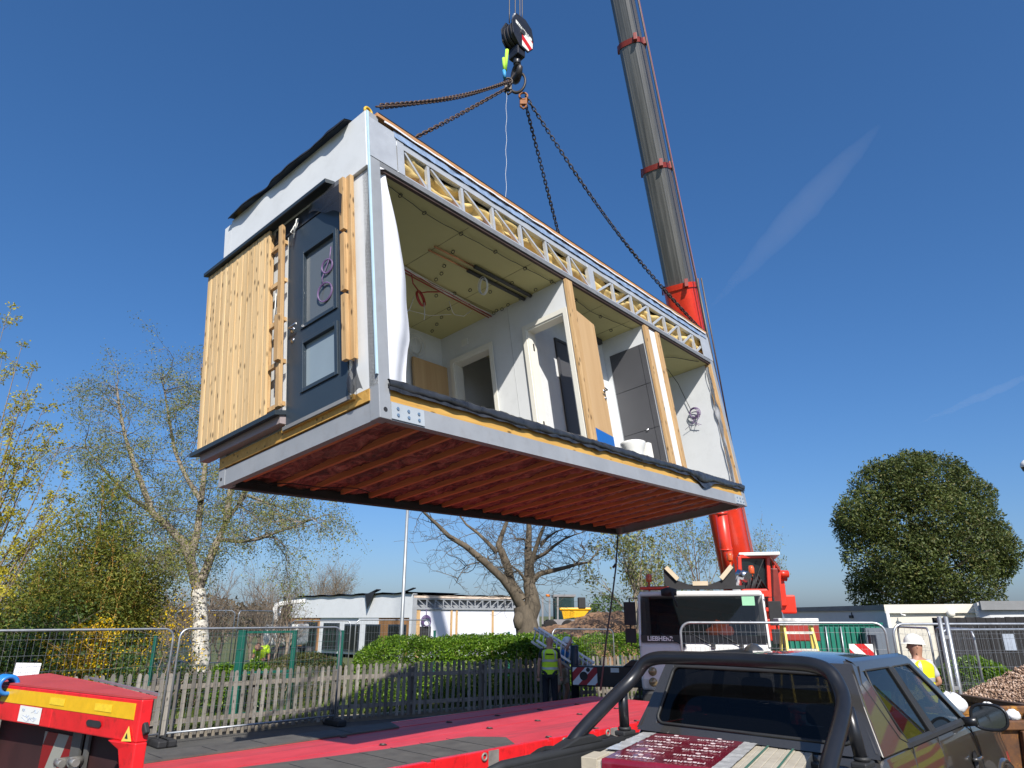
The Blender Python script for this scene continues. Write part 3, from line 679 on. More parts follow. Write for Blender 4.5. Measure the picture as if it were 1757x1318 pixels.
# ---- big evergreen
ev0 = Vector((dp(1592, 1060, 44).x, 44, 0))
def b_ever(mb, R, tips): 
    mb.tube([(0, 0, -.1), (.1, 0, 2.5), (0, .1, 5), (.1, 0, 10)], [.45, .38, .3, .06], 10)
    for k in range(40):
        a = R.uniform(0, 6.28); z = R.uniform(1.5, 9.5); ln = 4.2 * math.sin(math.pi * min(.95, (z + 1.5) / 13)) ; 
        mb.tube([(0, 0, z), (math.cos(a) * ln * .5, math.sin(a) * ln * .5, z + .5), (math.cos(a) * ln, math.sin(a) * ln, z + 1.4)], [.12, .07, .02], 5, cap=False)
r = empty('evergreen_tree', ev0, label='large round dark evergreen tree behind the white flat roofed building', cat='tree'); R = random.Random(81); mb = MB(); b_ever(mb, R, []); mb.build('trunk', M_oldbark, r)
g = np.random.default_rng(81); E = lambda u, v, e=0: np.array(tuple(dp(u, v, 44 + e) - ev0))
lob = []   # (centre, radius in metres): lobes of the crown
S = 42.5 / FPX
for (u, v, rr) in [(1560, 820, 48), (1515, 840, 52), (1610, 825, 50), (1660, 860, 42), (1490, 880, 46), (1470, 910, 36), (1456, 880, 22), (1560, 890, 70), (1630, 900, 62), (1500, 950, 52), (1560, 970, 62), (1630, 970, 66), (1690, 940, 44), (1705, 965, 30), (1712, 930, 22), (1680, 1000, 40), (1600, 1020, 50), (1530, 1010, 48), (1486, 1020, 28), (1472, 1000, 20), (1560, 800, 26), (1585, 793, 20), (1535, 806, 22), (1500, 812, 16), (1640, 806, 18), (1443, 895, 15), (1728, 945, 26), (1722, 972, 20), (1712, 915, 24), (1690, 845, 18), (1452, 905, 18), (1650, 830, 30), (1680, 890, 34)]:
    lob.append((E(u, v, rng.uniform(-1.6, 1.6)), rr * S))
P = []
for c, rr in lob:
    k = int(2500 * (rr / 1.6) ** 2); d = g.normal(size=(k, 3)); d /= np.linalg.norm(d, axis=1)[:, None]
    nz = np.array([mnoise.noise(Vector(tuple(x * 2.3 + c))) for x in d]); ps = c + d * rr * (.93 + .2 * nz + g.normal(0, .07, k))[:, None] * np.array([1, 1.05, 1])
    P.append(ps[nz > -.40]); k2 = k // 3; d2 = g.normal(size=(k2, 3)); d2 /= np.linalg.norm(d2, axis=1)[:, None]; P.append(c + d2 * rr * g.uniform(.55, .86, (k2, 1)))
P = np.concatenate(P); P = P[P[:, 2] > 1.6]
leaves('crown', P, .22, L_ever, r, 81, asp=.42, up=.5)
# ---- small spring trees right of centre
def b_spring(h, k_=1):
    def f(mb, R, tips):
        mb.tube([(0, 0, -.1), (.05, 0, h * .3), (0, .03, h * .55)], [.08, .065, .045], 8)
        for k in range(7):
            a = R.uniform(0, 6.28); z = h * R.uniform(.22, .55); grow(mb, R, (0, 0, z), (math.cos(a) * .55, math.sin(a) * .55, 1), h * R.uniform(.28, .48), .035, 2, tips, .13, -.12, .5, (3, 5), .007)
        grow(mb, R, (0, .03, h * .55), (0, 0, 1), h * .36, .04, 2, tips, .1, -.1, .5, (4, 6), .007)
    return f
tree('young_tree', 'young tree with pale green new leaves left of the crane cab', 'tree', P0(1092, 27), b_spring(5.7), L_pale, M_greybark, 2600, .14, .14, 91, 'young trees by the crane', asp=.5)
tree('young_tree', 'young tree with yellow green leaves behind the left corner of crane roof', 'tree', P0(1132, 30), b_spring(4.6), L_yel, M_greybark, 2200, .13, .16, 92, 'young trees by the crane', asp=.5)
tree('young_tree', 'airy twiggy tree with sparse leaves behind the crane lift cylinder', 'tree', P0(1202, 34), b_spring(6.6), L_birch, M_twig, 2600, .12, .16, 93, 'young trees by the crane', asp=.5)
tree('young_tree', 'small grey twiggy tree just right of the red crane boom', 'tree', P0(1296, 40), b_spring(5.9), L_birch, M_twig, 1600, .12, .14, 94, 'young trees by the crane', asp=.5)
# ---- far field and tree line
def far_bank(u0, u1, Y, h, lm, seed, n_, size, name, z0=0):
    g = np.random.default_rng(seed); x0, x1 = dp(u0, 1060, Y).x, dp(u1, 1060, Y).x; x = g.uniform(x0, x1, n_); y = Y + g.normal(0, 4, n_)
    hh = np.array([h * (.62 + .5 * mnoise.noise(Vector((a * .09, seed, 0))) + .3 * mnoise.noise(Vector((a * .35, seed, 3)))) for a in x])
    P = np.stack([x, y, z0 + np.abs(hh) * g.uniform(0, 1, n_) ** .7], 1); return tag(leaves(name, P, size, lm, None, seed, asp=.5), kind='stuff')
L_farfield = leafmat('field_far', (.13, .14, .06), (.22, .2, .09), .3)
far_bank(1000, 1500, 130, 2.7, L_farfield, 101, 7000, .8, 'far_scrub', 0)
far_bank(-900, 700, 95, 6.0, L_brownfar, 102, 16000, .6, 'far_wood', 0)
far_bank(1300, 2600, 90, 2.2, L_brownfar, 103, 9000, .6, 'far_wood', 0)
def b_round(mb, R, tips):
    mb.tube([(0, 0, 0), (0, 0, 2)], [.3, .2], 6)
    for k in range(200):
        d = Vector((R.gauss(0, 1), R.gauss(0, 1), R.gauss(0, .8))).normalized(); tips.append(Vector((0, 0, 3.0)) + d * 1.9)
tree('dark_tree', 'small round dark tree on the horizon above the dirt mound', 'tree', P0(1041, 95), b_round, L_dark, M_twig, 1600, .4, .3, 111)
# ================================================================== far modular building on the site
M_claddk = woodmat('cedar_cladding', (.36, .19, .075), (.17, .08, .03), 'z', False, .3, .7)
M_ply = woodmat('plywood', (.60, .40, .20), (.48, .29, .125), 'z', False, .04, .55, .4)
M_win = glassmat('window_glass', (.012, .016, .02), .05, .12)
M_frame = mat('anthracite', (.022, .032, .042), .42, 0, .1, 3)
M_membr = mat('roof_membrane', (.016, .016, .018), .5, 0, .3, 2.5, .25)
fa = dp(492, 1060, 47.0); fb = dp(707, 1060, 38.6); fc = dp(925, 1060, 43.0)
fa.z = fb.z = fc.z = 0
tA = (fa - fb).normalized(); LA = (fa - fb).length; tB = (fc - fb).normalized(); LB = (fc - fb).length
bl = empty('site_building', fb, label='far white prefabricated building with dark windows and timber strips, roof edge torn', cat='building')
nA = Vector((tA.y, -tA.x, 0)); nA = nA if nA.y < 0 else -nA; nB = Vector((tB.y, -tB.x, 0)); nB = nB if nB.y < 0 else -nB
HB = 3.5
def wallbox(mb, t, n, s0, s1, z0, z1, d0, d1):
    mb.prism([t * s0 + n * d0 + Vector((0, 0, z0)), t * s1 + n * d0 + Vector((0, 0, z0)), t * s1 + n * d0 + Vector((0, 0, z1)), t * s0 + n * d0 + Vector((0, 0, z1))], n * (d1 - d0))
def A_at(u):   # distance along facade A for a pixel column
    d = ray(u, 1060); d = Vector((d.x, d.y)); M = Matrix(((tA.x, -d.x), (tA.y, -d.y))); s = M.inverted() @ Vector((-fb.x, -fb.y)); return s[0]
def B_at(u):
    d = ray(u, 1060); M = Matrix(((tB.x, -d.x), (tB.y, -d.y))); s = M.inverted() @ Vector((-fb.x, -fb.y)); return s[0]
mb = MB(); wallbox(mb, tA, nA, .12, LA, 0.2, 2.2, -.3, -.12); wallbox(mb, tA, nA, 0.0, LA - .3, 2.2, HB - .06, -.3, 0); wallbox(mb, tA, nA, 0.0, .22, .2, 2.2, -.3, 0)
wallbox(mb, tA, nA, A_at(650) + .05, A_at(615), .2, 2.2, -.12, -.03)
mb.build('front_wall', M_whitewall, bl)
n = NT('insulation_wall'); v = n.coord('Object'); n.set(Base_Color=n.ramp(n.noise(v, 1.2, 4), [(.3, (.62, .64, .72)), (.7, (.72, .73, .8))]), Roughness=.5)
mb = MB(); wallbox(mb, tB, nB, .2, LB, 0.2, 2.62, -.3, -.1)
for s in (.1, B_at(775), B_at(783), B_at(845), LB - .3): pass
mb.build('open_side_wall', n.m, bl)
mb = MB()
for u in (774, 783, 845): s = B_at(u); wallbox(mb, tB, nB, s, s + .12, .2, 2.62, -.1, -.05)
wallbox(mb, tB, nB, .25, .5, .2, 2.62, -.1, -.05)
mb.build_each('stud', M_pine, bl)
mb = MB(); wallbox(mb, tB, nB, 0, .25, 0, HB - .1, -.1, .02); wallbox(mb, tB, nB, .25, LB, 2.62, 2.72, -.1, 0); wallbox(mb, tB, nB, .25, LB, 3.14, 3.22, -.1, 0); wallbox(mb, tB, nB, LB - .25, LB, 0, HB - .1, -.1, .02)
wallbox(mb, tB, nB, .25, LB, 2.7, 3.16, -.35, -.3)
mb.build('steel_frame', M_steelgrey, bl)
mb = MB(); k = 15
for i in range(k):
    s = .35 + (LB - .7) * i / k; e = .35 + (LB - .7) * (i + 1) / k; a, b = (2.74, 3.13) if i >= k // 2 else (3.13, 2.74)
    mb.bar(tB * s + nB * -.04 + Vector((0, 0, a)), tB * e + nB * -.04 + Vector((0, 0, b)), .04, .045); wallbox(mb, tB, nB, e - .03, e + .03, 2.72, 3.14, -.06, -.02)
mb.build('roof_lattice', M_steelgrey, bl)
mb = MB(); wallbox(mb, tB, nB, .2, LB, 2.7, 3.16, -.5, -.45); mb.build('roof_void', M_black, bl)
mb = MB(); wallbox(mb, tB, nB, .05, LB, 3.22, 3.36, -.2, .03); mb.build('roof_batten', mat('torn_edge', (.62, .5, .4), .8, 0, .3, 2), bl)
mb = MB(); 
def rf(a, b):
    s = LA * a; return tA * s + nA * (.12 - b * 4.2) + Vector((0, 0, HB + .02 + .03 * math.sin(s * 3.1) + .03 * mnoise.noise(Vector((s * 1.7, b * 3, 1)))))
mb.sheet(rf, 40, 4, (0, 0, -.07))
mb.sheet(lambda a, b: tB * (LB * a) + nB * (.06 - b * 3.4) + Vector((0, 0, 3.41 + .015 * math.sin(a * 40))), 30, 3, (0, 0, -.06))
for u, w2, h in ((636, .9, .55), (490, .5, .55)):
    s = A_at(u); mb.prism([tA * (s - w2 / 2) + nA * .14 + Vector((0, 0, HB + .1)), tA * (s + w2 / 2) + nA * .14 + Vector((0, 0, HB)), tA * (s + .1) + nA * .2 + Vector((0, 0, HB - h - .3))], nA * .03)
s = A_at(645); mb.bar(tA * (s + .6) + Vector((0, 0, HB + .02)), tA * (s - .1) + Vector((0, 0, HB + .22)), .3, .05)
mb.bar(tA * .8 + Vector((0, 0, HB + .02)), tA * -.1 + Vector((0, 0, HB + .22)), .2, .05)
mb.build('roof_membrane', M_membr, bl)
for (u0, u1) in ((489, 547), (628, 703)):
    mb = MB(); s0, s1 = A_at(u1), A_at(u0); s = s0
    while s < s1 - .02: wallbox(mb, tA, nA, s, min(s + .13, s1), .3, 2.2, -.12, -.04 - .01 * (int(s * 7.7) % 2)); s += .138
    mb.build('timber_cladding', M_claddk, bl)
for (u0, u1, z1) in ((491, 511, 1.95), (522, 545, 1.95), (556, 581, 1.9), (592, 618, 1.85), (628, 653, 1.85), (667, 697, 1.85)):
    s0, s1 = A_at(u1), A_at(u0); mb = MB(); wallbox(mb, tA, nA, s0, s1, .35, z1, -.12, .0); w_ = mb.build('window', M_frame, bl)
    mb = MB(); wallbox(mb, tA, nA, s0 + .09, s1 - .09, .45, z1 - .1, 0, .012); mb.build('pane', M_win, w_)
mb = MB(); s = B_at(717); wallbox(mb, tB, nB, s, B_at(741), .4, 1.75, -.1, -.06); mb.build('doorway', M_black, bl)
mb = MB(); c = tB * B_at(731) + nB * .02 + Vector((0, 0, 2.05))
for k in range(4): mb.ring(c + Vector((.02 * k, 0, -.02 * k)), nB, .28 - .02 * k, .022, 18, 5)
mb.tube([c + Vector((0, 0, .28)), c + Vector((0, 0, .6))], .02, 5); mb.build('cable_coil', mat('purple_cable', (.10, .06, .16), .5, 0, .1, 8), bl)
mb = MB(); wallbox(mb, tB, nB, B_at(905), B_at(922), .3, 1.9, -.05, -.02); mb.build('plywood_sheet', M_ply, bl)
# back of the block so it is a closed volume
mb = MB(); q = [tA * LA - nA * .3, tB * LB - nB * .3, tA * LA + tB * LB]
mb.prism([tA * .35 + tB * .35 + Vector((0, 0, .2)), tB * (LB - .05) - nB * .4 + Vector((0, 0, .2)), tA * (LA - .1) + tB * (LB - .3) + Vector((0, 0, .2)), tA * (LA - .1) - nA * .4 + Vector((0, 0, .2))], (0, 0, 3.1)); mb.build('rear_wall', M_steelgrey, bl)
# ------------------------------------------------------------------ white excavator with folded arm at the building's left end
M_exw = mat('plant_white', (.62, .62, .6), .45, 0, .08, 4, dirt='#6b5f4a', dirt_amt=.3)
e0 = dp(474, 1060, 36.0); ex = empty('excavator', (e0.x, e0.y, 0), label='white excavator with folded hydraulic arm at left end of the far white building', cat='excavator')
E = lambda u, v, e=0: dp(u, v, 36 + e) - Vector((e0.x, e0.y, 0))
mb = MB(); pl = [E(473, 1085), E(470, 1055), E(469, 1042), E(474, 1035), E(482, 1033), E(484, 1038), E(478, 1043), E(476, 1052), E(480, 1085)]; mb.prism([p + Vector((0, -.12, 0)) for p in pl], (0, .3, 0)); mb.build('boom', M_exw, ex, bevel=.03)
mb = MB(); mb.bar(E(482, 1036), E(525, 1031), .26, .2); mb.build('dipper_arm', M_exw, ex, bevel=.03)
mb = MB(); mb.tube([E(478, 1070, -.3), E(482, 1042, -.3)], .06, 8); mb.tube([E(483, 1066, -.3), E(478, 1050, -.3)], .03, 6); mb.build('hydraulic_ram', M_galv, ex)
mb = MB(); mb.prism([E(486, 1040), E(496, 1034), E(497, 1050), E(488, 1047)], (0, .5, 0)); mb.build('bucket', M_frame, ex)
mb = MB(); mb.box(-.5, 1.2, -.2, 1.8, .9, 1.9); mb.build('body', M_exw, ex, bevel=.1)
mb = MB(); mb.box(-.8, 1.5, -.6, -.1, 0.05, .8); mb.box(-.8, 1.5, 1.7, 2.2, .05, .8); mb.build_each('track', M_black, ex, bevel=.25)
mb = MB(); mb.box(-.45, .5, -.15, 1, 1.9, 2.0); mb.build('cab', M_frame, ex)
# ------------------------------------------------------------------ dumper
M_dy = mat('dumper_yellow', (.72, .40, .01), .4, 0, .08, 3, dirt='#5a4520', dirt_amt=.3)
d0 = dp(952, 1060, 34.0); du = empty('site_dumper', (d0.x, d0.y, .85), label='site dumper with grey cab and yellow tipping skip beyond the bare tree', cat='dumper')
DD = lambda u, v, e=0: dp(u, v, 34 + e) - Vector((d0.x, d0.y, .85))
mb = MB(); a = [DD(962, 1046), DD(1012, 1046.5), DD(1004, 1058), DD(966, 1064)]; b = [p + Vector((0, 1.9, 0)) for p in a]
mb.add(a + b, [(0, 3, 2, 1), (0, 1, 5, 4), (1, 2, 6, 5), (2, 3, 7, 6), (3, 0, 4, 7), (4, 5, 6, 7)]); mb.bar(DD(960, 1045), DD(1014, 1045), .1, .12); mb.build('skip', M_dy, du, bevel=.04)
mb = MB(); mb.prism([DD(1012, 1047), DD(1015, 1047), DD(1001, 1062), DD(998, 1062)], (0, 1.9, 0)); mb.build('skip_lip', M_frame, du)
mb = MB()
for u in (931, 943, 957): mb.bar(DD(u, 1071), DD(u, 1024), .08, .08); mb.bar(DD(u, 1071, 1.6), DD(u, 1024, 1.6), .08, .08)
mb.box(DD(930, 0).x, DD(958, 0).x, -.06, 1.7, DD(0, 1024).z, DD(0, 1024).z + .1); mb.box(DD(930, 0).x, DD(962, 0).x, -.06, 1.7, DD(0, 1073).z, DD(0, 1063).z); mb.build('cab_frame', mat('cab_grey', (.22, .22, .23), .4, 0, .1, 4), du)
mb = MB(); mb.box(DD(932, 0).x, DD(956, 0).x, 0, .02, DD(0, 1064).z, DD(0, 1025).z); mb.box(DD(932, 0).x, DD(956, 0).x, 1.55, 1.57, DD(0, 1064).z, DD(0, 1025).z); mb.build_each('cab_glass', glassmat('cab_glass', (.03, .07, .075), .05, .5), du)
mb = MB(); mb.box(DD(961, 0).x, DD(970, 0).x, -.1, .3, DD(0, 1044).z, DD(0, 1025).z); mb.build('mirror', M_black, du, bevel=.03)
mb = MB(); mb.box(DD(935, 0).x, DD(948, 0).x, .5, 1.1, DD(0, 1064).z, DD(0, 1050).z); mb.build('seat', M_black, du, bevel=.08)
mb = MB(); mb.tube([DD(940, 1024, .3), DD(940, 1020, .3)], .1, 8); mb.build('beacon', mat('beacon_amber', (.7, .2, .01), .3), du)
for u in (945, 975):
    for y in (-.1, 1.5): mb = MB(); c = DD(u, 1077); mb.cyl((c.x, y, c.z), (c.x, y + .45, c.z), .36, 20); mb.build('wheel', mat('dumper_tyre', (.008, .008, .008), .8), du, bevel=.06)
# ------------------------------------------------------------------ earth mound
n = NT('earth'); v = n.coord('Object'); f = n.noise(v, 1.3, 9, .75)
n.set(Base_Color=n.ramp(f, [(.3, (.14, .075, .036)), (.55, (.30, .17, .09)), (.75, (.42, .28, .17))]), Roughness=.95); n.bump(f, .9, .12)
def mound(name, x0, x1, y0, y1, hf, m, nx=70, ny=24, z=0, kind='structure'):
    mb = MB(); mb.grid(lambda a, b: (x0 + (x1 - x0) * a, y0 + (y1 - y0) * b, z + hf(a, b)), nx, ny); return tag(mb.build(name, m), kind=kind)
ma, mb_ = dp(935, 1060, 30).x, dp(1130, 1060, 30).x
def hm(a, b):
    e = math.sin(math.pi * min(1, max(0, a))) ** .45 * math.sin(math.pi * b) ** .6
    return -.1 + e * (2.45 + .45 * mnoise.noise(Vector((a * 5, b * 2, 4))) + .25 * mnoise.noise(Vector((a * 16, b * 7, 1))) + .1 * mnoise.noise(Vector((a * 50, b * 20, 1))))
mound('dirt_mound', ma - 1.5, mb_ + 3, 27.5, 37, hm, n.m)
# ------------------------------------------------------------------ polytunnel
q0 = dp(225, 1060, 21.8); q1 = dp(352, 1060, 23.4); pt = empty('polytunnel', ((q0.x + q1.x) / 2, (q0.y + q1.y) / 2, 0), label='low polytunnel with pale mesh cover and blue hoops behind the left fences', cat='polytunnel')
half = (q1 - q0).length / 2; tt = (q1 - q0); tt.z = 0; tt.normalize(); nn = Vector((-tt.y, tt.x, 0))
def arch(d, rr=1.0): return [tt * (-half * rr * math.cos(math.pi * i / 18)) + nn * d + Vector((0, 0, .05 + 1.78 * rr * math.sin(math.pi * i / 18) ** .8)) for i in range(19)]
n = NT('tunnel_cover'); tr = n.new('ShaderNodeBsdfTransparent'); mx = n.new('ShaderNodeMixShader'); mx.inputs[0].default_value = .55; n.set(Base_Color=(.32, .40, .46), Roughness=.35)
n.l.new(n.b.outputs[0], mx.inputs[1]); n.l.new(tr.outputs[0], mx.inputs[2]); n.l.new(mx.outputs[0], n.n['Material Output'].inputs[0])
mb = MB(); mb.grid(lambda a, b: arch(b * 5.0)[int(round(a * 18))], 18, 6); mb.add(arch(0.0), [tuple(range(19))]); mb.build('cover', n.m, pt)
M_blue = mat('blue_tube', (.06, .2, .5), .4, 0, .1, 5)
for d in (-.02, 1.7, 3.4, 5.0): mb = MB(); mb.tube(arch(d, 1.01), .03, 6); mb.build('hoop', M_blue, pt)
mb = MB(); c = arch(-.05)[5]; mb.tube([c, (c.x + .1, c.y, 0)], .05, 6); mb.tube([tt * -half * .95 + Vector((0, -.03, .9)), tt * half * .95 + Vector((0, -.03, .9))], .02, 6); mb.build('brace', M_blue, pt)
# ================================================================== white flat-roofed building at right
M_render = mat('cream_render', (.78, .73, .62), .85, 0, .05, 1.2, .1); M_rend2 = mat('grey_render', (.60, .61, .62), .85, 0, .05, 1.2, .1); M_parapet = mat('parapet_lead', (.20, .205, .21), .7, 0, .15, 2)
def topz(v, Y, u=1600): return dp(u, v, Y).z
A0 = dp(1340, 1060, 36.0); A1 = dp(1522, 1060, 27.5); A2 = dp(1692, 1060, 26.0); A3 = dp(1700, 1060, 23.8); A4 = dp(1960, 1060, 23.0)
rb = empty('white_building', (A1.x, A1.y, 0), label='flat roofed building with cream and grey rendered walls under the evergreen tree', cat='building'); o = Vector((A1.x, A1.y, 0))
def wallp(mb, p, q, z0, z1, th): 
    p = Vector((p.x, p.y, 0)) - o; q = Vector((q.x, q.y, 0)) - o; n_ = Vector((q.y - p.y, -(q.x - p.x), 0)).normalized()
    if n_.y > 0: n_ = -n_
    mb.prism([p + Vector((0, 0, z0)), q + Vector((0, 0, z0)), q + Vector((0, 0, z1)), p + Vector((0, 0, z1))], n_ * th); return n_
za = topz(1039, 27.5, 1522)
mb = MB(); wallp(mb, A0, A1, 0, za, -.3); mb.build('left_wall', M_rend2, rb)
mb = MB(); wallp(mb, A1 + Vector((.02, 0, 0)), A2, 0, za, -.3); mb.build('middle_wall', M_render, rb)
mb = MB(); wallp(mb, A3, A4, 0, za + .05, -.3); wallp(mb, A2, A3, 0, za + .04, -.3); mb.build('right_wall', M_rend2, rb)
mb = MB(); wallp(mb, A0, A1, za - .18, za + .02, .06); mb.build('roof_edge', M_parapet, rb)
mb = MB(); wallp(mb, A1 + Vector((-.05, -.02, 0)), A2, za - .28, za + .03, .08); mb.build('fascia', M_render, rb)
mb = MB(); wallp(mb, A3 + Vector((-.3, 0, 0)), A4, za - .2, za + .08, .12); mb.build('roof_edge', M_parapet, rb)
mb = MB(); mb.add([(p.x - o.x, p.y - o.y, za + .01) for p in (A0, A1, A2, A3, A4)] + [(A4.x - o.x, 60, za + .01), (A0.x - o.x, 60, za + .01)], [tuple(range(7))]); mb.build('roof', M_parapet, rb)
mb = MB(); c = dp(1524, 1060, 27.2) - o; mb.tube([(c.x, c.y, 0), (c.x, c.y, za - .2)], .06, 8); mb.build('downpipe', M_offwhite, rb)
def onwall(u, v, Y): return dp(u, v, Y)
p = onwall(1632, 1053, 26.35); mb = MB(); mb.lathe([(0, -.10), (.06, -.09), (.12, -.05), (.14, 0), (.14, .06)], (0, 0, 0), 20, 'y'); q = mb.build('wall_lamp', mat('lamp_opal', (.75, .72, .64), .35)); q.location = p
tag(q, 'round opal bulkhead light on the cream rendered wall', 'wall light')
p = onwall(1548, 1055, 27.1); cc = empty('security_camera', p,  label='small white bullet camera on bracket on the cream wall', cat='camera'); mb = MB(); mb.tube([(-.12, -.05, .02), (.14, -.22, -.06)], .07, 10); mb.build('housing', M_offwhite, cc)
mb = MB(); mb.tube([(-.05, .12, .1), (-.02, -.08, .03)], .03, 6); mb.build('bracket', M_offwhite, cc); mb = MB(); mb.tube([(.14, -.22, -.06), (.155, -.23, -.064)], .055, 10); mb.build('lens', M_black, cc)
p = onwall(1459, 1058, 30.0); mb = MB(); mb.box(-.06, .06, -.3, 0, -.06, .05); mb.tube([(0, -.2, .05), (0, -.2, .16)], .04, 8); q = mb.build('wall_lamp', M_black); q.location = p; tag(q, 'tiny black lantern on the grey rendered wall left of the downpipe', 'wall light')
# green container and dark timber fence
p = dp(1428, 1060, 26.0); gc = empty('green_container', (p.x, p.y, 0), 0.05, label='green corrugated storage container behind the stepladder', cat='container')
M_grc = mat('container_green', (.006, .15, .10), .5, 0, .1, 3)
mb = MB(); 
for k in range(18): x = -1.7 + k * .19; mb.box(x, x + .1, -.04 - .03, 0, .12, 1.88)
mb.box(-1.75, 1.75, 0, 2.2, .1, 1.95); mb.build('body', M_grc, gc, bevel=.01)
mb = MB(); mb.box(-1.8, 1.8, -.06, 2.25, 1.95, 2.03); mb.box(-1.8, 1.8, -.06, 2.25, 0.02, .1); mb.build('rail', M_grc, gc)
mb = MB(); 
for x in (-.35, .2): mb.tube([(x, -.1, .2), (x, -.1, 1.9)], .025, 6)
mb.build_each('locking_bar', M_galv, gc)
p = dp(1506, 1060, 25.5); mb = MB(); mb.box(-.5, .5, 0, .3, 0, 1.86); mb.box(-.42, .42, -.03, 0, .1, 1.8); q = mb.build('cabinet', mat('cabinet_grey', (.12, .14, .17), .5, 0, .08, 3)); q.location = (p.x, p.y, 0); tag(q, 'dark grey steel cabinet standing right of the green container', 'cabinet')
df = empty('timber_fence', (dp(1605, 1060, 20.5).x, 20.5, 0), label='dark stained close boarded timber fence behind the square hedge', cat='fence')
M_dark = woodmat('dark_stained_wood', (.018, .017, .018), (.007, .0065, .007), 'z', False, .35, .8)
mb = MB(); x = 0.0
while x < 4.6: h = 2.19 + .18 * x / 4 * .3 + rng.uniform(-.012, .012); mb.box(x, x + .135, -.03 - .012 * (int(x * 7) % 2), 0, .05, h); x += .14
mb.build('board_panel', M_dark, df)
mb = MB()
for z in (.4, 1.2, 1.9): mb.box(0, 4.6, .005, .06, z, z + .08)
mb.build('rail', M_dark, df)
mb = MB(); mb.box(2.4, 2.52, .07, .18, 0, 2.2); mb.box(0.0, .1, .07, .18, 0, 2.2); mb.build('post', M_dark, df)
mb = MB(); c = dp(1736, 1102, 20.35) - Vector(df.location); mb.box(c.x - .16, c.x + .16, -.06, -.045, c.z - .22, c.z + .22); mb.build('notice', mat('grey_notice', (.32, .36, .42), .5), df)
cc.scale = (.5, .5, .5)
strip('kerb', 0, .3, .12, M_kerb, [Vector((dp(1560, 1060, 16.8).x, 16.8, 0)), Vector((dp(1780, 1060, 15.5).x, 15.5, 0))], h=.12)
# ================================================================== the hanging modular building (local frame: x along, y inwards, z up)
mod = empty('modular_building', mat=MMAT, label='prefabricated building module hanging from chains, one long side open and one end clad in timber', cat='building module')
L_, W_, H_ = 8.31, 2.63, 3.38
M_boarding = woodmat('larch_cladding', (.74, .54, .295), (.57, .365, .155), 'z', True, .15, .6)
M_plyedge = woodmat('osb_edge', (.60, .36, .09), (.42, .22, .045), 'x', True, .1, .7)
M_joist = woodmat('joist_red', (.66, .25, .105), (.44, .145, .055), 'y', False, .2, .75)
M_insul = mat('under_insulation', (.155, .055, .045), .75, 0, .6, 3, .8, 9, dirt='#1a0c0a', dirt_amt=.5)
M_olive = mat('ceiling_board', (.52, .48, .225), .75, 0, .05, 1.5)
M_gold = mat('mineral_wool_bag', (.60, .44, .17), .5, 0, .3, 5, .3)
M_film = mat('blue_film', (.46, .62, .70), .35, 0, .1, 4)
M_bluesheet = mat('blue_protection', (.010, .12, .42), .35, 0, .08, 3)
M_foil = mat('foil_membrane', (.30, .40, .56), .3, .25, .35, 7, .35, 14)
M_dpm = mat('black_polythene', (.03, .032, .036), .28, 0, .5, 6, .5, 20)
M_sheetw = mat('white_membrane', (.74, .75, .78), .5, 0, .06, 4, .15)
M_doorgrey = mat('dark_grey_laminate', (.072, .073, .08), .5, 0, .05, 2)
M_slate = mat('slate_door', (.028, .042, .058), .38, 0, .06, 3)
M_floor = mat('vinyl_floor', (.16, .165, .17), .5, 0, .1, 3)
M_chrome = mat('chrome', (.55, .55, .56), .18, 1, .05, 5)
M_ceramic = mat('white_ceramic', (.78, .78, .74), .12, 0, .02, 3, coat=.6)
M_orange = mat('orange_board', (.52, .21, .08), .7, 0, .15, 4)
def part(name, m, parent=None, bevel=0.0, **k): return lambda mb: mb.build(name, m, parent or mod, bevel=bevel)
# --- steel frame
mb = MB()
for x in (0, L_ - .13):
    for y in (0, W_ - .13):
        if y == 0: mb.box(x, x + .13, y, y + .13, 0, H_); 
        else: mb.box(x, x + .13, y, y + .13, 0, H_ - .05)
mb.build_each('corner_post', M_steelgrey, mod, bevel=.006)
def chan(mb, p0, p1, inward, h=.18, fl=.075, th=.012, z=0):
    """C-section beam along p0-p1 with the flanges pointing inward"""
    p0 = Vector(p0); p1 = Vector(p1); i = Vector(inward)
    for a, b, zz0, zz1 in ((0, th, z, z + h), (th, fl, z, z + th), (th, fl, z + h - th, z + h)):
        mb.prism([p0 + i * a + Vector((0, 0, zz0)), p1 + i * a + Vector((0, 0, zz0)), p1 + i * a + Vector((0, 0, zz1)), p0 + i * a + Vector((0, 0, zz1))], i * (b - a))
mb = MB(); chan(mb, (.13, 0.004, 0), (L_ - .13, 0.004, 0), (0, 1, 0), .175); mb.build('floor_beam', M_steelgrey, mod)
mb = MB(); chan(mb, (.13, W_ - .004, 0), (L_ - .13, W_ - .004, 0), (0, -1, 0), .175)
for x in (.25, .45, .62, L_ - .5, L_ - .3): mb.ring((x, W_ - .02, .09), (0, 1, 0), .014, .006, 8, 5)
mb.build('floor_beam', mat('dark_beam', (.040, .033, .036), .55, 0, .2, 3), mod)
for x, i in ((.004, 1), (L_ - .004, -1)):
    mb = MB(); chan(mb, (x, .13, 0), (x, W_ - .13, 0), (i, 0, 0), .175); mb.build('floor_beam', M_steelgrey, mod)
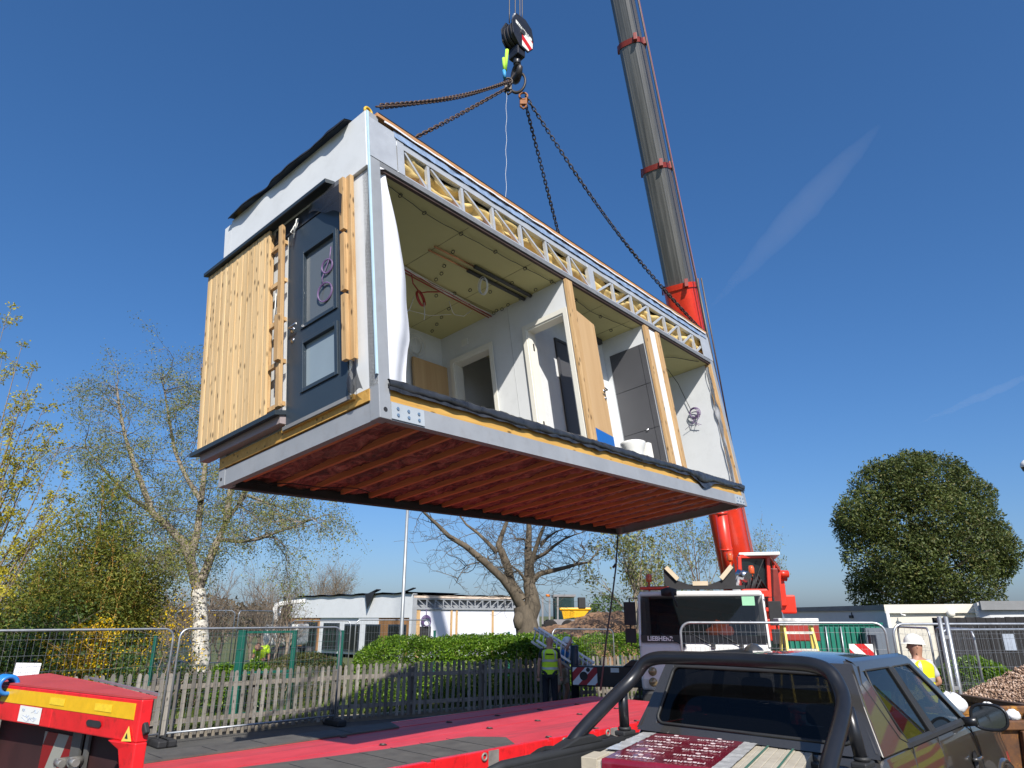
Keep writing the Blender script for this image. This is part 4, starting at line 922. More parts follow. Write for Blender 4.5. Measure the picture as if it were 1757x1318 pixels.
for x0, x1 in ((.13, .52), (L_ - .5, L_ - .13)):
    mb = MB(); mb.box(x0, x1, -.008, .004, .012, .165); pl = mb.build('splice_plate', mat('bolt_plate', (.40, .44, .47), .45, .1, .08, 3), mod)
    mb = MB()
    for k in range(3):
        for z in (.055, .115): c = (x0 + .07 + .125 * k, -.008, z); mb.cyl(c, (c[0], -.016, c[2]), .016, 6); 
    mb.build('bolt', mat('bolt_blue', (.16, .24, .34), .4, .3, .1, 9), pl)
mb = MB(); mb.cyl((.065, -.003, .085), (.065, 0.001, .085), .022, 14); mb.cyl((-.003, W_ - .06, .08), (0.001, W_ - .06, .08), .018, 14); mb.build('fixing_hole', M_black, mod)
n = NT('quilt_crinkle_shading'); v = n.coord('Object', (1, .6, 1)); f = n.noise(v, 5.5, 8, .68, 1.6); f2 = n.noise(v, 1.4, 3)
c = n.ramp(f, [(.36, (.05, .016, .013)), (.47, (.19, .06, .046)), (.55, (.36, .13, .095)), (.66, (.55, .26, .2))]); c = n.mix(n.math('MULTIPLY', f2, .5), c, (.09, .03, .024)); n.set(Base_Color=c, Roughness=.55); n.bump(f, .9, .03); M_insul2 = n.m  # ramp holds fibre tones plus painted crinkle shadows and highlights
# --- underside: joists and insulation quilt
k = 0; x = .22; mb = MB()
while x < L_ - .2:
    mb = MB(); mb.box(x, x + .047, .08, W_ - .08, .078, .184); mb.build('joist', M_joist, mod); x += .44; k += 1
def quilt(a, b):
    x = .12 + (L_ - .24) * a; y = .02 + (W_ - .04) * b
    z = .135 + .035 * mnoise.noise(Vector((x * 3.2, y * 2.1, 1))) + .03 * mnoise.noise(Vector((x * 9, y * 6, 3))) + .018 * mnoise.noise(Vector((x * 22, y * 17, 6)))
    ph = ((x - .22) % .44) / .44; z -= .025 * math.sin(math.pi * ph)
    return (x, y, min(.18, max(.088, z)))
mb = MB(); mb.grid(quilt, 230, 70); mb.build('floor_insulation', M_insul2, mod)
mb = MB(); 
pts = [(.3, 2.45, .03), (.6, 2.2, .02), (1.0, 2.25, .035), (1.4, 2.05, .02), (1.7, 2.2, .04)]; mb.tube(pts, .006, 5); mb.build('loose_cable', M_black, mod)
mb = MB(); mb.box(.14, L_ - .14, .09, W_ - .14, .185, .31); mb.build('floor_deck', M_floor, mod)
# --- floor edge on the open side
mb = MB(); mb.box(.135, L_ - .135, .012, .075, .176, .325); mb.build('edge_board', M_plyedge, mod)
def roll(a, b):
    x = .10 + (L_ - .12) * a; an = b * 2 * math.pi; r = .034 + .012 * mnoise.noise(Vector((x * 4, an, 2))) + .008 * mnoise.noise(Vector((x * 13, an * 2, 5)))
    sag = .055 * max(0, mnoise.noise(Vector((x * .75, 3, 8)))) + .02 * mnoise.noise(Vector((x * 2.7, 1, 1))) + (.08 * math.exp(-((x - 6.55) / .28) ** 2))
    return (x, -.012 + r * .8 * math.cos(an) - sag * .3, .338 + (r * 1.3 + .5 * sag) * math.sin(an) - .55 * sag)
mb = MB(); mb.grid(roll, 330, 12)
def flap(a, b):
    x = .1 + (L_ - .12) * a; d = .045 + .05 * max(0, mnoise.noise(Vector((x * 1.1, 9, 2)))) + .02 * mnoise.noise(Vector((x * 5, 2, 2))) + .09 * math.exp(-((x - 6.6) / .3) ** 2)
    return (x, -.03 - .015 * mnoise.noise(Vector((x * 6, b * 3, 1))) + .02 * (1 - b), .335 - d * b * 1.5)
mb.sheet(flap, 260, 4, (0, .004, 0)); mb.build('damp_membrane', M_dpm, mod)
# --- end wall
EW = MB()
EW.box(.0, .10, .005, .30, .31, 2.655); EW.box(.03, .10, .30, 2.62, .31, 2.655); mb = EW; mb.build('end_wall', M_whitewall, mod)
mb = MB(); mb.box(-.035, .10, .012, 2.565, 2.668, 3.37); mb.box(-.03, .10, 2.57, 2.735, 2.60, 3.34); mb.build('end_wall_upper_panel', M_whitewall, mod, bevel=.004)
mb = MB(); mb.box(-.026, -.003, -.006, .010, .40, 3.37); mb.build('corner_film', M_film, mod)
mb = MB(); mb.box(-.04, .03, .30, 1.40, .255, .305); mb.box(-.012, .10, .12, 2.6, .19, .30); mb.build('sole_plate', M_pinex if False else M_plyedge, mod)
# timber cladding, board by board
mb = MB(); y = 1.60; j = 0
while y < 2.90:
    w2 = .044 if j % 2 else .066; d = .003 if j % 2 else 0
    mb.box(-.108 - d, -.08, y, min(y + w2, 2.925), .455 + rng.uniform(-.003, .003), 2.688); y += w2 + .003; j += 1
mb.build('timber_cladding', M_boarding, mod, bevel=.002)
mb = MB()
for yy in (1.62, 2.2, 2.8): mb.box(-.08, -.035, yy, yy + .05, .46, 2.66)
for z in (.52, .98, 1.46, 1.93, 2.40): mb.box(-.082, -.04, 1.34, 1.60, z, z + .045)
mb.build('batten', M_pine, mod)
mb = MB(); mb.box(-.125, -.082, 1.33, 1.395, .50, 2.62); mb.build('batten', M_pine, mod, bevel=.003)
mb = MB(); mb.box(-.165, -.127, 1.30, 1.375, .98, 1.50); mb.build('batten', M_pine, mod, bevel=.003)
for y0, x1, segs_ in ((.255, -.03, ((.62, 2.66),)), (.315, -.075, ((.62, 1.30), (1.34, 1.98), (2.02, 2.64)))):
    for z0, z1 in segs_:
        mb = MB(); mb.box(x1 - .045, x1, y0 - .03, y0 + .035, z0, z1); mb.build('batten', M_pine, mod, bevel=.003)
# sill and flashings
mb = MB(); mb.prism([(-.03, 1.32, .47), (-.17, 1.32, .445), (-.17, 1.32, .40), (-.16, 1.32, .40), (-.03, 1.32, .425)], (0, 1.64, 0)); mb.build('sill_flashing', M_frame, mod)
mb = MB(); mb.box(-.10, -.0, 1.34, 2.86, .33, .425); mb.build('under_sill_board', mat('sill_underboard', (.30, .25, .25), .6, 0, .08, 3), mod)
mb = MB(); mb.prism([(-.04, .52, 2.76), (-.16, .52, 2.735), (-.16, .52, 2.695), (-.15, .52, 2.69), (-.04, .52, 2.72)], (0, 2.42, 0)); mb.build('lintel_flashing', M_frame, mod)
mb = MB(); mb.box(-.04, -.002, .33, 1.58, 2.52, 2.69); mb.build('door_head_membrane', M_dpm, mod)
def tri(a, b):
    y = .30 + .62 * a; return (-.085 - .03 * math.sin(3 * a + 2 * b) - .02 * b, y, 2.66 - .06 * a - b * (.42 * (1 - a) ** 1.3 + .05) + .02 * math.sin(9 * a))
n = NT('thin_polythene'); tr = n.new('ShaderNodeBsdfTransparent'); tr.inputs[0].default_value = (.35, .36, .38, 1); mx = n.new('ShaderNodeMixShader'); mx.inputs[0].default_value = .5; n.set(Base_Color=(.05, .05, .055), Roughness=.25)
n.l.new(n.b.outputs[0], mx.inputs[1]); n.l.new(tr.outputs[0], mx.inputs[2]); n.l.new(mx.outputs[0], n.n['Material Output'].inputs[0])
mb = MB(); mb.grid(tri, 14, 8)
mb.grid(lambda a, b: (-.06 - .05 * math.sin(2.2 * b + a), .14 + .15 * a + .03 * b, .29 + .30 * (1 - a * .2) * b + .02 * math.sin(7 * a)), 8, 8)
mb.build_each('door_membrane', n.m, mod)
mb = MB(); 
for k in range(3): mb.tube([(-.06, 1.16 - .02 * k, 2.60), (-.12, 1.08 + .05 * k, 2.50 - .03 * k), (-.10, 1.14, 2.40), (-.06, 1.17 - .02 * k, 2.58)], .005, 5)
mb.tube([(-.05, 1.12, 2.62), (-.1, 1.1, 2.57), (-.1, 1.15, 2.36)], .006, 5); mb.tube([(-.03, 1.56, 2.0), (-.06, 1.53, 1.7), (-.06, 1.55, 1.55)], .006, 5); mb.build_each('white_cable', M_offwhite, mod)
# entrance door
mb = MB(); mb.box(-.03, .0, 1.325, 1.36, .29, 2.50); mb.box(-.03, 0, .345, .36, .29, 2.5); mb.build('door_frame', M_offwhite, mod)
dr = MB(); dr.box(-.045, .0, .362, 1.322, .30, .60); dr.box(-.045, 0, .362, 1.322, 1.075, 1.29); dr.box(-.045, 0, .362, 1.322, 2.12, 2.49)
for z0, z1 in ((.60, 1.075), (1.29, 2.12)): dr.box(-.045, 0, .362, .53, z0, z1); dr.box(-.045, 0, 1.03, 1.322, z0, z1)
door = dr.build('door', M_slate, mod)
for z0, z1 in ((.60, 1.075), (1.29, 2.12)):
    mb = MB()
    for a, b, c_, d in ((.49, .53, z0 - .04, z1 + .04), (1.03, 1.07, z0 - .04, z1 + .04)): mb.box(-.062, -.045, a, b, c_, d)
    mb.box(-.062, -.045, .53, 1.03, z0 - .04, z0); mb.box(-.062, -.045, .53, 1.03, z1, z1 + .04)
    mb.build('glazing_bead', M_slate, door, bevel=.004)
    mb = MB(); mb.box(-.018, -.008, .53, 1.03, z0, z1); mb.build('glass_pane', mat('obscure_glass', (.24, .30, .34), .08, 0, .06, 1.5) if z0 < 1 else glassmat('door_glass', (.13, .15, .165), .03, .12), door)
mb = MB(); 
for c, rr in (((-.035, .70, 1.52), .10), ((-.035, .66, 1.80), .075)):
    for k in range(2): mb.ring(Vector(c) + Vector((0, .012 * k, .01 * k)), (1, .1, .05), rr, .006, 22, 5)
mb.tube([(-.035, .60, 2.0), (-.035, .62, 1.88), (-.035, .75, 1.7), (-.035, .72, 1.6)], .006, 5)
M_purple = mat('purple_flex', (.16, .10, .22), .45, 0, .1, 8)
mb.build('purple_cable', M_purple, door)
mb = MB(); mb.lathe([(0, -.012), (.03, -.01), (.032, 0)], (-.047, 1.22, 1.31), 14, 'x'); mb.lathe([(0, -.01), (.024, -.008), (.026, 0)], (-.047, 1.22, 1.19), 14, 'x'); mb.tube([(-.047, 1.22, 1.31), (-.095, 1.22, 1.31), (-.1, 1.2, 1.31), (-.1, 1.09, 1.315)], .011, 8); mb.build('door_handle', M_chrome, door)
mb = MB(); mb.box(-.06, .0, .34, 1.36, .262, .298); mb.build('threshold', M_parapet, mod)
# black roof membrane lapping over the end parapet
def rfl(a, b):
    y = .25 + 2.30 * a; wv = .018 * math.sin(a * 17) + .05 * mnoise.noise(Vector((a * 5, 2, 7))) + .02 * mnoise.noise(Vector((a * 13, 2, 7))); out = .05 - (.13 + wv) * b
    return (out - .035, y, 3.385 + .03 * (1 - b) - b * b * (.015 + wv * .5) + .012 * mnoise.noise(Vector((a * 9, b, 1))))
mb = MB(); mb.sheet(rfl, 60, 6, (0, 0, -.008)); mb.sheet(lambda a, b: (rfl(a, 1)[0] - .004 * b, rfl(a, 1)[1], rfl(a, 1)[2] - (.025 + .02 * mnoise.noise(Vector((a * 6, 4, 4)))) * b), 60, 2, (.008, 0, 0)); mb.build('roof_flap', M_membr, mod)
mb = MB(); mb.box(.0, L_, .06, W_, 3.352, 3.372); mb.build('roof_deck', M_membr, mod)
# --- top edge on the open side: lattice truss, bagged insulation, foil, battens
mb = MB(); mb.box(.13, L_ - .13, .0, .10, 2.735, 2.80); mb.build('ceiling_beam', mat('beam_grey', (.20, .205, .21), .45, .1, .12, 4, dirt='#3a2a22', dirt_amt=.5), mod)
mb = MB(); mb.box(.13, L_ - .13, .02, .06, 2.705, 2.733); mb.build('ceiling_bearer', mat('dark_bearer', (.06, .035, .028), .7, 0, .4, 6), mod)
mb = MB(); mb.box(.13, L_ - .13, .03, .085, 2.802, 2.83); mb.build('orange_bearer', M_orange, mod)
mb = MB(); mb.box(.13, L_ - .13, .002, .065, 3.15, 3.235); mb.box(.13, L_ - .13, .002, .05, 2.802, 2.815)
mb.box(.0, .36, -.006, .0, 2.80, 3.30); mb.box(.375, .47, -.004, .03, 2.80, 3.235)
xs = [.84 + .55 * i for i in range(6)]; a0 = .47
for x in xs: mb.box(x - .02, x + .02, .008, .05, 2.80, 3.15); mb.bar((a0 + .03, .03, 3.14), (x - .04, .03, 2.83), .03, .035, (0, 1, 0)); a0 = x + .02
mb.box(4.06, 4.20, -.003, .055, 2.80, 3.20); mb.bar((a0 + .03, .03, 3.14), (4.05, .03, 2.83), .03, .035, (0, 1, 0))
x0_ = 4.2
for i in range(7):
    e = 4.2 + (L_ - .15 - 4.2) * (i + 1) / 7; mb.box(e - .02, e + .02, .008, .05, 2.80, 3.15); mb.bar((x0_ + .06, .03, 2.83), (e - .04, .03, 3.14), .032, .04, (0, 1, 0)); x0_ = e
mb.box(L_ - .42, L_ + .0, -.006, .0, 2.80, 3.30)
mb.build('lattice_truss', mat('truss_galv', (.50, .52, .54), .4, .3, .08, 5), mod)
def bag(a, b):
    x = .15 + (L_ - .3) * a; z = 2.80 + .36 * b
    y = .085 + .04 * mnoise.noise(Vector((x * 2.2, z * 5, 1))) + .04 * math.sin(z * 34 + 3 * mnoise.noise(Vector((x * 1.4, 2, 4))) * 3 - x * 1.1) + .03 * mnoise.noise(Vector((x * 6, z * 16, 4)))
    return (x, y, z)
mb = MB(); mb.grid(bag, 360, 18); mb.build('roof_insulation', M_gold, mod)
mb = MB(); mb.sheet(lambda a, b: (.34 + (L_ - .45) * a, .003 - .018 * b - .012 * mnoise.noise(Vector((a * 60, b * 3, 2))), 3.337 - .105 * b - .012 * mnoise.noise(Vector((a * 22, 1, 3)))), 200, 5, (0, .004, 0)); mb.build('foil_membrane', M_foil, mod)
mb = MB(); mb.sheet(lambda a, b: (.2 + (L_ - .3) * a, -.022 - .008 * mnoise.noise(Vector((a * 40, b, 5))), 3.362 - .022 * b - .012 * mnoise.noise(Vector((a * 30, 1, 7)))), 160, 2, (0, .006, 0)); mb.build('white_tape', M_sheetw, mod)
mb = MB(); mb.box(.10, L_ - .05, -.02, .05, 3.366, 3.408); mb.build('top_batten', woodmat('roof_batten', (.55, .29, .12), (.36, .17, .07), 'x', False, .1, .7), mod)
mb = MB(); mb.box(.12, L_ - .05, -.024, .05, 3.409, 3.42); mb.build('top_membrane', M_membr, mod)
# --- ceiling and its services
mb = MB(); mb.box(.13, L_ - .13, .06, W_ - .1, 2.715, 2.73)
mb.build('ceiling', M_olive, mod)
mb = MB()
for x in (1.55, 2.75, 4.5, 5.3): mb.box(x, x + .006, .1, 2.4, 2.7125, 2.7155)
mb.box(.2, 3.35, 1.28, 1.286, 2.7125, 2.7155); mb.build('ceiling_joint', mat('board_joint', (.2, .18, .09), .8), mod)
def clips(mb, pts, r=.022):
    for p in pts: mb.ring((p[0], p[1], 2.688), (1, .4, 0), r, .005, 10, 4)
def sag(p, q, n_=10, s_=.012): p = Vector(p); q = Vector(q); return [p.lerp(q, i / n_) - Vector((0, 0, s_ * abs(math.sin(3.1416 * i / n_ * 3)))) for i in range(n_ + 1)]
mb = MB(); mb.tube(sag((.16, .11, 2.70), (1.0, .22, 2.69)) + sag((1.05, .22, 2.69), (2.2, .20, 2.69))[1:] + sag((2.2, .2, 2.69), (3.4, .17, 2.70))[1:], .005, 4)
mb.tube(sag((3.62, .2, 2.69), (4.5, .3, 2.69)) + sag((4.5, .3, 2.69), (5.58, .2, 2.7))[1:], .005, 4)
mb.tube([(7.85, .1, 2.70), (7.2, .3, 2.685), (6.85, .55, 2.68), (7.2, 1.2, 2.65), (7.6, 1.5, 2.4), (7.9, 1.5, 2.0)][:3] + [(7.6, .62, 2.66), (8.02, .66, 2.5), (8.11, .62, 2.2), (8.11, .56, 1.95)], .006, 5)
clips(mb, [(.55, .17), (.95, .22), (1.55, .22), (2.15, .2), (2.75, .2), (3.3, .17), (4.0, .25), (4.75, .3), (5.3, .45)])
clips(mb, [(1.75, .55 + .0), (1.9, .85), (2.0, 1.0), (2.05, 1.15), (2.85, .9), (2.6, 1.05), (2.5, 1.25), (2.35, 1.45), (3.3, .45), (3.33, .75), (3.33, .98), (3.33, 1.2), (2.75, 1.6), (2.85, 1.85), (2.95, 2.05), (3.05, 2.25), (2.9, .55), (1.4, 1.15), (3.36, 1.28), (3.36, 1.12)])
mb.build('ceiling_cable', M_black, mod)
mb = MB(); rr = [(.45, 1.10), (1.42, 1.24), (2.3, 1.30), (3.38, 1.38)]
for dy, r in ((0, .011), (.05, .009)): mb.tube([(x, y + dy - .01 * x, 2.69 - .006 * i) for i, (x, y) in enumerate(rr)], r, 6)
c = Vector((2.0, 1.42, 2.50)); 
for k in range(3): mb.ring(c + Vector((.012 * k, 0, .008 * k)), (.35, -1, .1), .10 + .004 * k, .011, 20, 6)
mb.tube([(1.7, 1.25, 2.69), (1.85, 1.38, 2.66), c + Vector((0, 0, .1))], .009, 5); mb.tube([(2.35, 1.32, 2.69), (2.15, 1.42, 2.66), c + Vector((0.03, 0, .1))], .009, 5)
mb.build('red_conduit', mat('red_conduit', (.34, .03, .02), .45, 0, .1, 6), mod)
mb = MB(); R = random.Random(3)
for k in range(5): mb.tube([(.6, 1.0 + .05 * k, 2.69), (1.5, 1.2 + .03 * R.gauss(0, 1), 2.685), (2.4, 1.25 + .05 * R.gauss(0, 1), 2.67), (3.37, 1.30 + .02 * k, 2.68)], .005, 4)
c = Vector((2.42, .68, 2.52))
for k in range(5): mb.ring(c + Vector((.008 * k, 0, .006 * R.gauss(0, 1))), (1, -.35 + .06 * R.gauss(0, 1), .12), .11 + .006 * R.gauss(0, 1), .005, 20, 4)
c = Vector((2.8, 2.36, 2.42))
for k in range(5): mb.ring(c + Vector((.02 * R.gauss(0, 1), .0, .02 * R.gauss(0, 1))), (.25 * R.gauss(0, 1), 1, .15), .15 + .02 * R.gauss(0, 1), .004, 22, 4)
c = Vector((4.6, .5, 2.52))
for k in range(3): mb.ring(c + Vector((.02 * k, 0, 0)), (1, -.3 + .2 * k, .2), .10, .005, 16, 4)
for (a, b) in (((1.9, 1.42, 2.5), (1.75, 1.5, 2.2)), ((2.05, 1.4, 2.45), (2.05, 1.42, 2.2)), ((2.6, 1.45, 2.69), (2.75, 1.5, 2.55)), ((2.75, 1.5, 2.55), (3.0, 1.4, 2.66)), ((2.3, 2.0, 2.69), (2.9, 1.7, 2.69)), ((5.0, .55, 2.7), (4.8, .6, 2.6))): mb.tube([a, Vector(a).lerp(Vector(b), .5) + Vector((.03, .02, -.04)), b], .005, 4)
mb.build_each('white_cable', M_offwhite, mod)
mb = MB(); 
for y in (.60, .70): mb.tube([(1.5, y + .02, 2.69), (2.2, y + .01, 2.69)], .011, 8)
mb.build('copper_pipe', mat('copper', (.62, .30, .16), .3, .9, .15, 6), mod)
mb = MB(); 
for y in (.60, .72): mb.tube([(2.2, y, 2.685), (3.38, y, 2.685)], .026, 10)
mb.tube([(4.0, 1.1, 2.66), (5.55, .9, 2.66)], .03, 8); mb.box(4.9, 5.5, .75, .82, 2.62, 2.70); mb.build_each('lagged_pipe', mat('pipe_lagging', (.055, .055, .058), .7, 0, .15, 5), mod)
# --- inner walls
mb = MB(); mb.box(.13, L_ - .13, 2.41, 2.50, .31, 2.715); mb.build('back_wall', M_whitewall, mod)
mb = MB(); mb.box(.10, .13, .13, 2.41, .31, 2.715); mb.build('end_lining', M_whitewall, mod)
D1 = (.09, .77); D2 = (1.42, 2.18); DZ = 2.22
mb = MB(); mb.box(3.40, 3.52, .04, D1[0], .31, 2.714); mb.box(3.40, 3.52, D1[1], D2[0], .31, 2.714); mb.box(3.40, 3.52, D2[1], 2.41, .31, 2.714)
for d in (D1, D2): mb.box(3.40, 3.52, d[0], d[1], DZ, 2.714)
mb.build('partition_wall', M_whitewall, mod)
mb = MB()
for y in (1.05, ): mb.box(3.396, 3.3995, y, y + .004, .31, 2.71)
mb.build('wall_joint', mat('joint_line', (.45, .46, .47), .6), mod)
for d in (D1, D2):
    mb = MB(); mb.box(3.375, 3.545, d[0] - .0, d[0] + .04, .31, DZ); mb.box(3.375, 3.545, d[1] - .04, d[1] + .0, .31, DZ); mb.box(3.375, 3.545, d[0] + .04, d[1] - .04, DZ - .04, DZ)
    mb.box(3.36, 3.3745, d[1] - .02, d[1] + .045, .31, DZ + .05); mb.box(3.36, 3.3745, d[0] - .045, d[0] + .02, .31, DZ + .05); mb.box(3.36, 3.3745, d[0] + .02, d[1] - .02, DZ - .015, DZ + .05)
    mb.build('inner_door_frame', mat('cream_gloss', (.74, .72, .64), .35, 0, .03, 3), mod)
mb = MB(); 
for z in (.75, 1.9): mb.box(3.46, 3.49, D1[1] - .044, D1[1] - .0405, z, z + .11)
mb.build('hinge', M_black, mod)
mb = MB(); mb.box(3.385, 3.54, -.004, .04, .325, 2.70); mb.build('partition_stud', M_pine, mod, bevel=.002)
mb = MB(); mb.box(2.70, 3.42, 2.33, 2.37, .33, 2.20); mb.build('plywood_door', M_ply, mod, bevel=.003)
mb = MB(); mb.box(3.385, 3.40, 1.86, 1.98, 2.42, 2.52); mb.build('wall_socket', M_offwhite, mod)
# second room
mb = MB(); c0 = Vector((3.62, .07, 0)); c1 = Vector((4.27, .17, 0)); t = (c1 - c0).normalized(); nn = Vector((-t.y, t.x, 0))
mb.prism([c0 + Vector((0, 0, .62)), c1 + Vector((0, 0, .62)), c1 + Vector((0, 0, 2.34)), c0 + Vector((0, 0, 2.34))], nn * .04); lf = mb.build('plywood_door', M_ply, mod, bevel=.002)
mb = MB(); mb.prism([c0 + Vector((0, 0, .34)) - nn * .003, c1 + Vector((0, 0, .34)) - nn * .003, c1 + Vector((0, 0, .618)) - nn * .003, c0 + Vector((0, 0, .618)) - nn * .003], nn * .046); mb.build('blue_film', M_bluesheet, lf)
mb = MB(); q = c1 - t * .06 - nn * .005 + Vector((0, 0, 1.28)); mb.tube([q, q - nn * .05, q - nn * .055 - t * .11], .011, 8); mb.lathe([(0, -.008), (.027, -.006), (.028, .004)], q, 12, 'y'); q = q - Vector((0, 0, .11)); mb.lathe([(0, -.012), (.02, -.01), (.02, .004)], q, 12, 'y'); mb.build('door_handle', M_chrome, lf)
mb = MB(); mb.box(3.52, 5.598, .82, .90, .31, 2.714); mb.build('cubicle_wall', M_whitewall, mod)
mb = MB(); mb.box(4.20, 4.98, .805, .819, .33, 2.30); mb.build('cubicle_door', M_doorgrey, mod)
mb = MB(); mb.box(4.15, 4.199, .79, .82, .33, 2.345); mb.box(4.199, 5.02, .79, .82, 2.301, 2.345); mb.build('cubicle_door_frame', mat('frame_dark', (.05, .05, .055), .45), mod)
mb = MB(); mb.box(3.78, 4.0, .45, .62, .50, .55); mb.tube([(3.9, .53, .31), (3.9, .53, .5)], .035, 8); mb.build('bracket', M_black, mod)
mb = MB(); mb.box(5.60, 5.70, .04, 2.41, .31, 2.714); mb.build('partition_wall', M_whitewall, mod)
mb = MB(); mb.box(5.585, 5.60, .075, .71, .33, 2.40); q = mb.build('grey_door', M_doorgrey, mod)
mb = MB(); mb.box(5.5825, 5.585, .075, .71, 1.0, 1.006); mb.box(5.5825, 5.585, .075, .71, 1.72, 1.726); mb.box(5.5825, 5.585, .16, .164, .33, 2.40); mb.build('groove', M_blackpaint, q)
mb = MB(); mb.lathe([(0, -.02), (.022, -.015), (.024, 0)], (5.584, .28, 1.0), 12, 'x'); mb.build('coat_hook', M_chrome, q)
mb = MB(); mb.box(5.58, 5.72, -.004, .04, .325, 2.70); mb.build('partition_stud', M_pine, mod, bevel=.002)
mb = MB(); mb.box(5.72, 5.98, .03, .07, .325, 2.70); mb.build('service_panel', M_whitewall, mod)
mb = MB(); mb.box(5.98, 6.09, -.004, .05, .325, 2.70); mb.build('partition_stud', M_pine, mod, bevel=.002)
mb = MB(); mb.box(5.99, 6.08, .05, 2.41, .31, 2.714); mb.build('partition_wall', M_whitewall, mod)
# toilet
toi = MB(); ps = [(.02, .0), (.10, .0), (.11, .06), (.12, .16), (.155, .26), (.185, .33), (.19, .36), (.17, .37), (.14, .36), (.11, .28), (.03, .2), (0, .2)]
toi.lathe(ps, (0, 0, 0), 24); toi.xf(Matrix.Translation((5.05, .30, .315)) @ Matrix.Diagonal((1.2, .95, 1.05, 1))); toi.box(5.22, 5.32, .14, .46, .32, .70); toi.build('toilet', M_ceramic, mod, bevel=.0)
# right end
mb = MB(); mb.box(L_ - .16, L_ - .131, .12, 2.41, .31, 2.714); mb.build('end_lining', M_whitewall, mod)
mb = MB(); mb.box(L_ - .10, L_ + .02, .13, W_ - .02, .25, 3.37); mb.build('end_wall', M_whitewall, mod)
mb = MB(); mb.sheet(lambda a, b: (L_ - .19 - .05 * a - .03 * mnoise.noise(Vector((b * 6, a, 3))), .02 + .13 * (1 - a) * .6 + .03 * mnoise.noise(Vector((b * 9, a * 2, 1))), .34 + 2.3 * b), 4, 40, (.004, .004, 0)); mb.build('membrane_edge', M_sheetw, mod)
mb = MB(); mb.box(L_ - .165, L_ - .135, -.0, .11, .33, 2.70); mb.build('stud', M_pine, mod)
mb = MB(); c = Vector((L_ + .02, .22, 2.66)); mb.tube([c, c + Vector((.10, 0, 0))], .03, 8); mb.box(c.x + .08, c.x + .13, .10, .34, 2.56, 2.76); mb.tube([c + Vector((.05, -.04, -.12)), c + Vector((.16, -.04, -.16))], .045, 10); mb.build('flood_lamp', M_black, mod, bevel=.008)
mb = MB(); c = Vector((L_ - .2, .50, 1.86)); R = random.Random(9)
for k in range(6): mb.ring(c + Vector((-.01 * k, .01 * R.gauss(0, 1), .006 * R.gauss(0, 1))), (1, .1 * R.gauss(0, 1), .1), .085 + .012 * R.gauss(0, 1), .006, 18, 5)
for k in range(4): mb.tube([c + Vector((-.02, .05 * R.gauss(0, 1), -.08)), c + Vector((-.04, .08 * R.gauss(0, 1), -.18)), c + Vector((-.02, .12 * R.gauss(0, 1), -.26))], .005, 4)
mb.build('purple_cable', M_purple, mod)
# white vapour membrane hanging at the near post
def curt(a, b):
    z = 2.74 - 2.40 * b; wd = .10 + .30 * math.sin(min(1, b * 1.25) * math.pi * .62) ** 1.2 - .08 * max(0, b - .75) * 4 + .02 * mnoise.noise(Vector((b * 6, 1, 2)))
    return (.132 + wd * a, .02 + .05 * math.sin(a * 5 + b * 4) * a + .07 * a, z)
mb = MB(); mb.sheet(curt, 12, 40, (0, .004, 0)); mb.prism([(.13, .004, 2.70), (.13, .004, 2.86), (.19, .002, 2.84), (.24, .0, 2.76)], (0, .006, 0)); mb.build('vapour_membrane', M_sheetw, mod)
# lifting eyes
for (x, y) in ((.05, .06), (.05, W_ - .1), (L_ - .07, .06), (L_ - .07, W_ - .1)):
    mb = MB(); mb.box(x - .05, x + .05, y - .02, y + .02, H_ - .05, H_ + .05); mb.ring((x, y, H_ + .06), (0, 1, 0), .045, .016, 16, 6); mb.build('lifting_eye', mat('eye_yellow', (.60, .38, .02), .5, 0, .15, 8), mod)
# ================================================================== hook block, chains, slings
HX, HY = 0.11, 10.1
def hk(u, v, e=0.0): return dp(u, v, HY + e)
BOOMTIP = Vector((.08, 10.2, 34.4)); BOOMFOOT = dp(1275, 1030, 20.0)
hc = hk(887, 68); hb = empty('hook_block', hc, label='black crane hook block with red and white chevrons above the module', cat='hook block'); X = lambda u, v, e=0: hk(u, v, e) - hc
rzv = Matrix.Rotation(R_(-48), 4, 'Z'); M_hblack = mat('hook_black', (.016, .017, .022), .38, 0, .25, 5, .1)
S = (hk(900, 70) - hk(880, 70)).length / 20      # metres per photo pixel here
def cheek(x0, x1, s=1.0):
    pr = [(-.20, .52), (.10, .52), (.30, .36), (.36, .05), (.34, -.22), (.18, -.42), (-.08, -.38), (-.30, -.12), (-.34, .22)]
    return [(x0, a * s, b * s) for a, b in pr], (x1 - x0, 0, 0)
M_strp = stripemat('hook_chevrons', '#c01818', '#e9e6e0', 4.2, (0, .75, .66))
mb = MB()
for x0, x1 in ((-.20, -.17), (.17, .20)): pr, ex = cheek(x0, x1); mb.prism(pr, ex)
mb.xf(rzv); ck = mb.build('cheek_plate', M_hblack, hb, bevel=.01)
mb = MB(); 
for x in (-.11, 0, .11):
    mb.cyl((x - .045, 0, .06), (x + .045, 0, .06), .33, 24)
mb.cyl((-.22, 0, .06), (.22, 0, .06), .07, 12); mb.xf(rzv); mb.build('sheave', mat('sheave_steel', (.035, .033, .035), .5, .3, .2, 6), hb)
mb = MB(); mb.prism([(.2005, -.02, .08), (.2005, .32, -.02), (.2005, .31, -.22), (.2005, .17, -.38), (.2005, -.02, -.34)], (.004, 0, 0)); mb.xf(rzv); mb.build('chevron_plate', M_strp, hb)
mb = MB(); mb.prism([(.2005, -.22, .30), (.2005, .29, .06), (.2005, .29, -.02), (.2005, -.22, .21)], (.004, 0, 0)); mb.xf(rzv); lp_ = mb.build('name_plate', M_offwhite, hb)
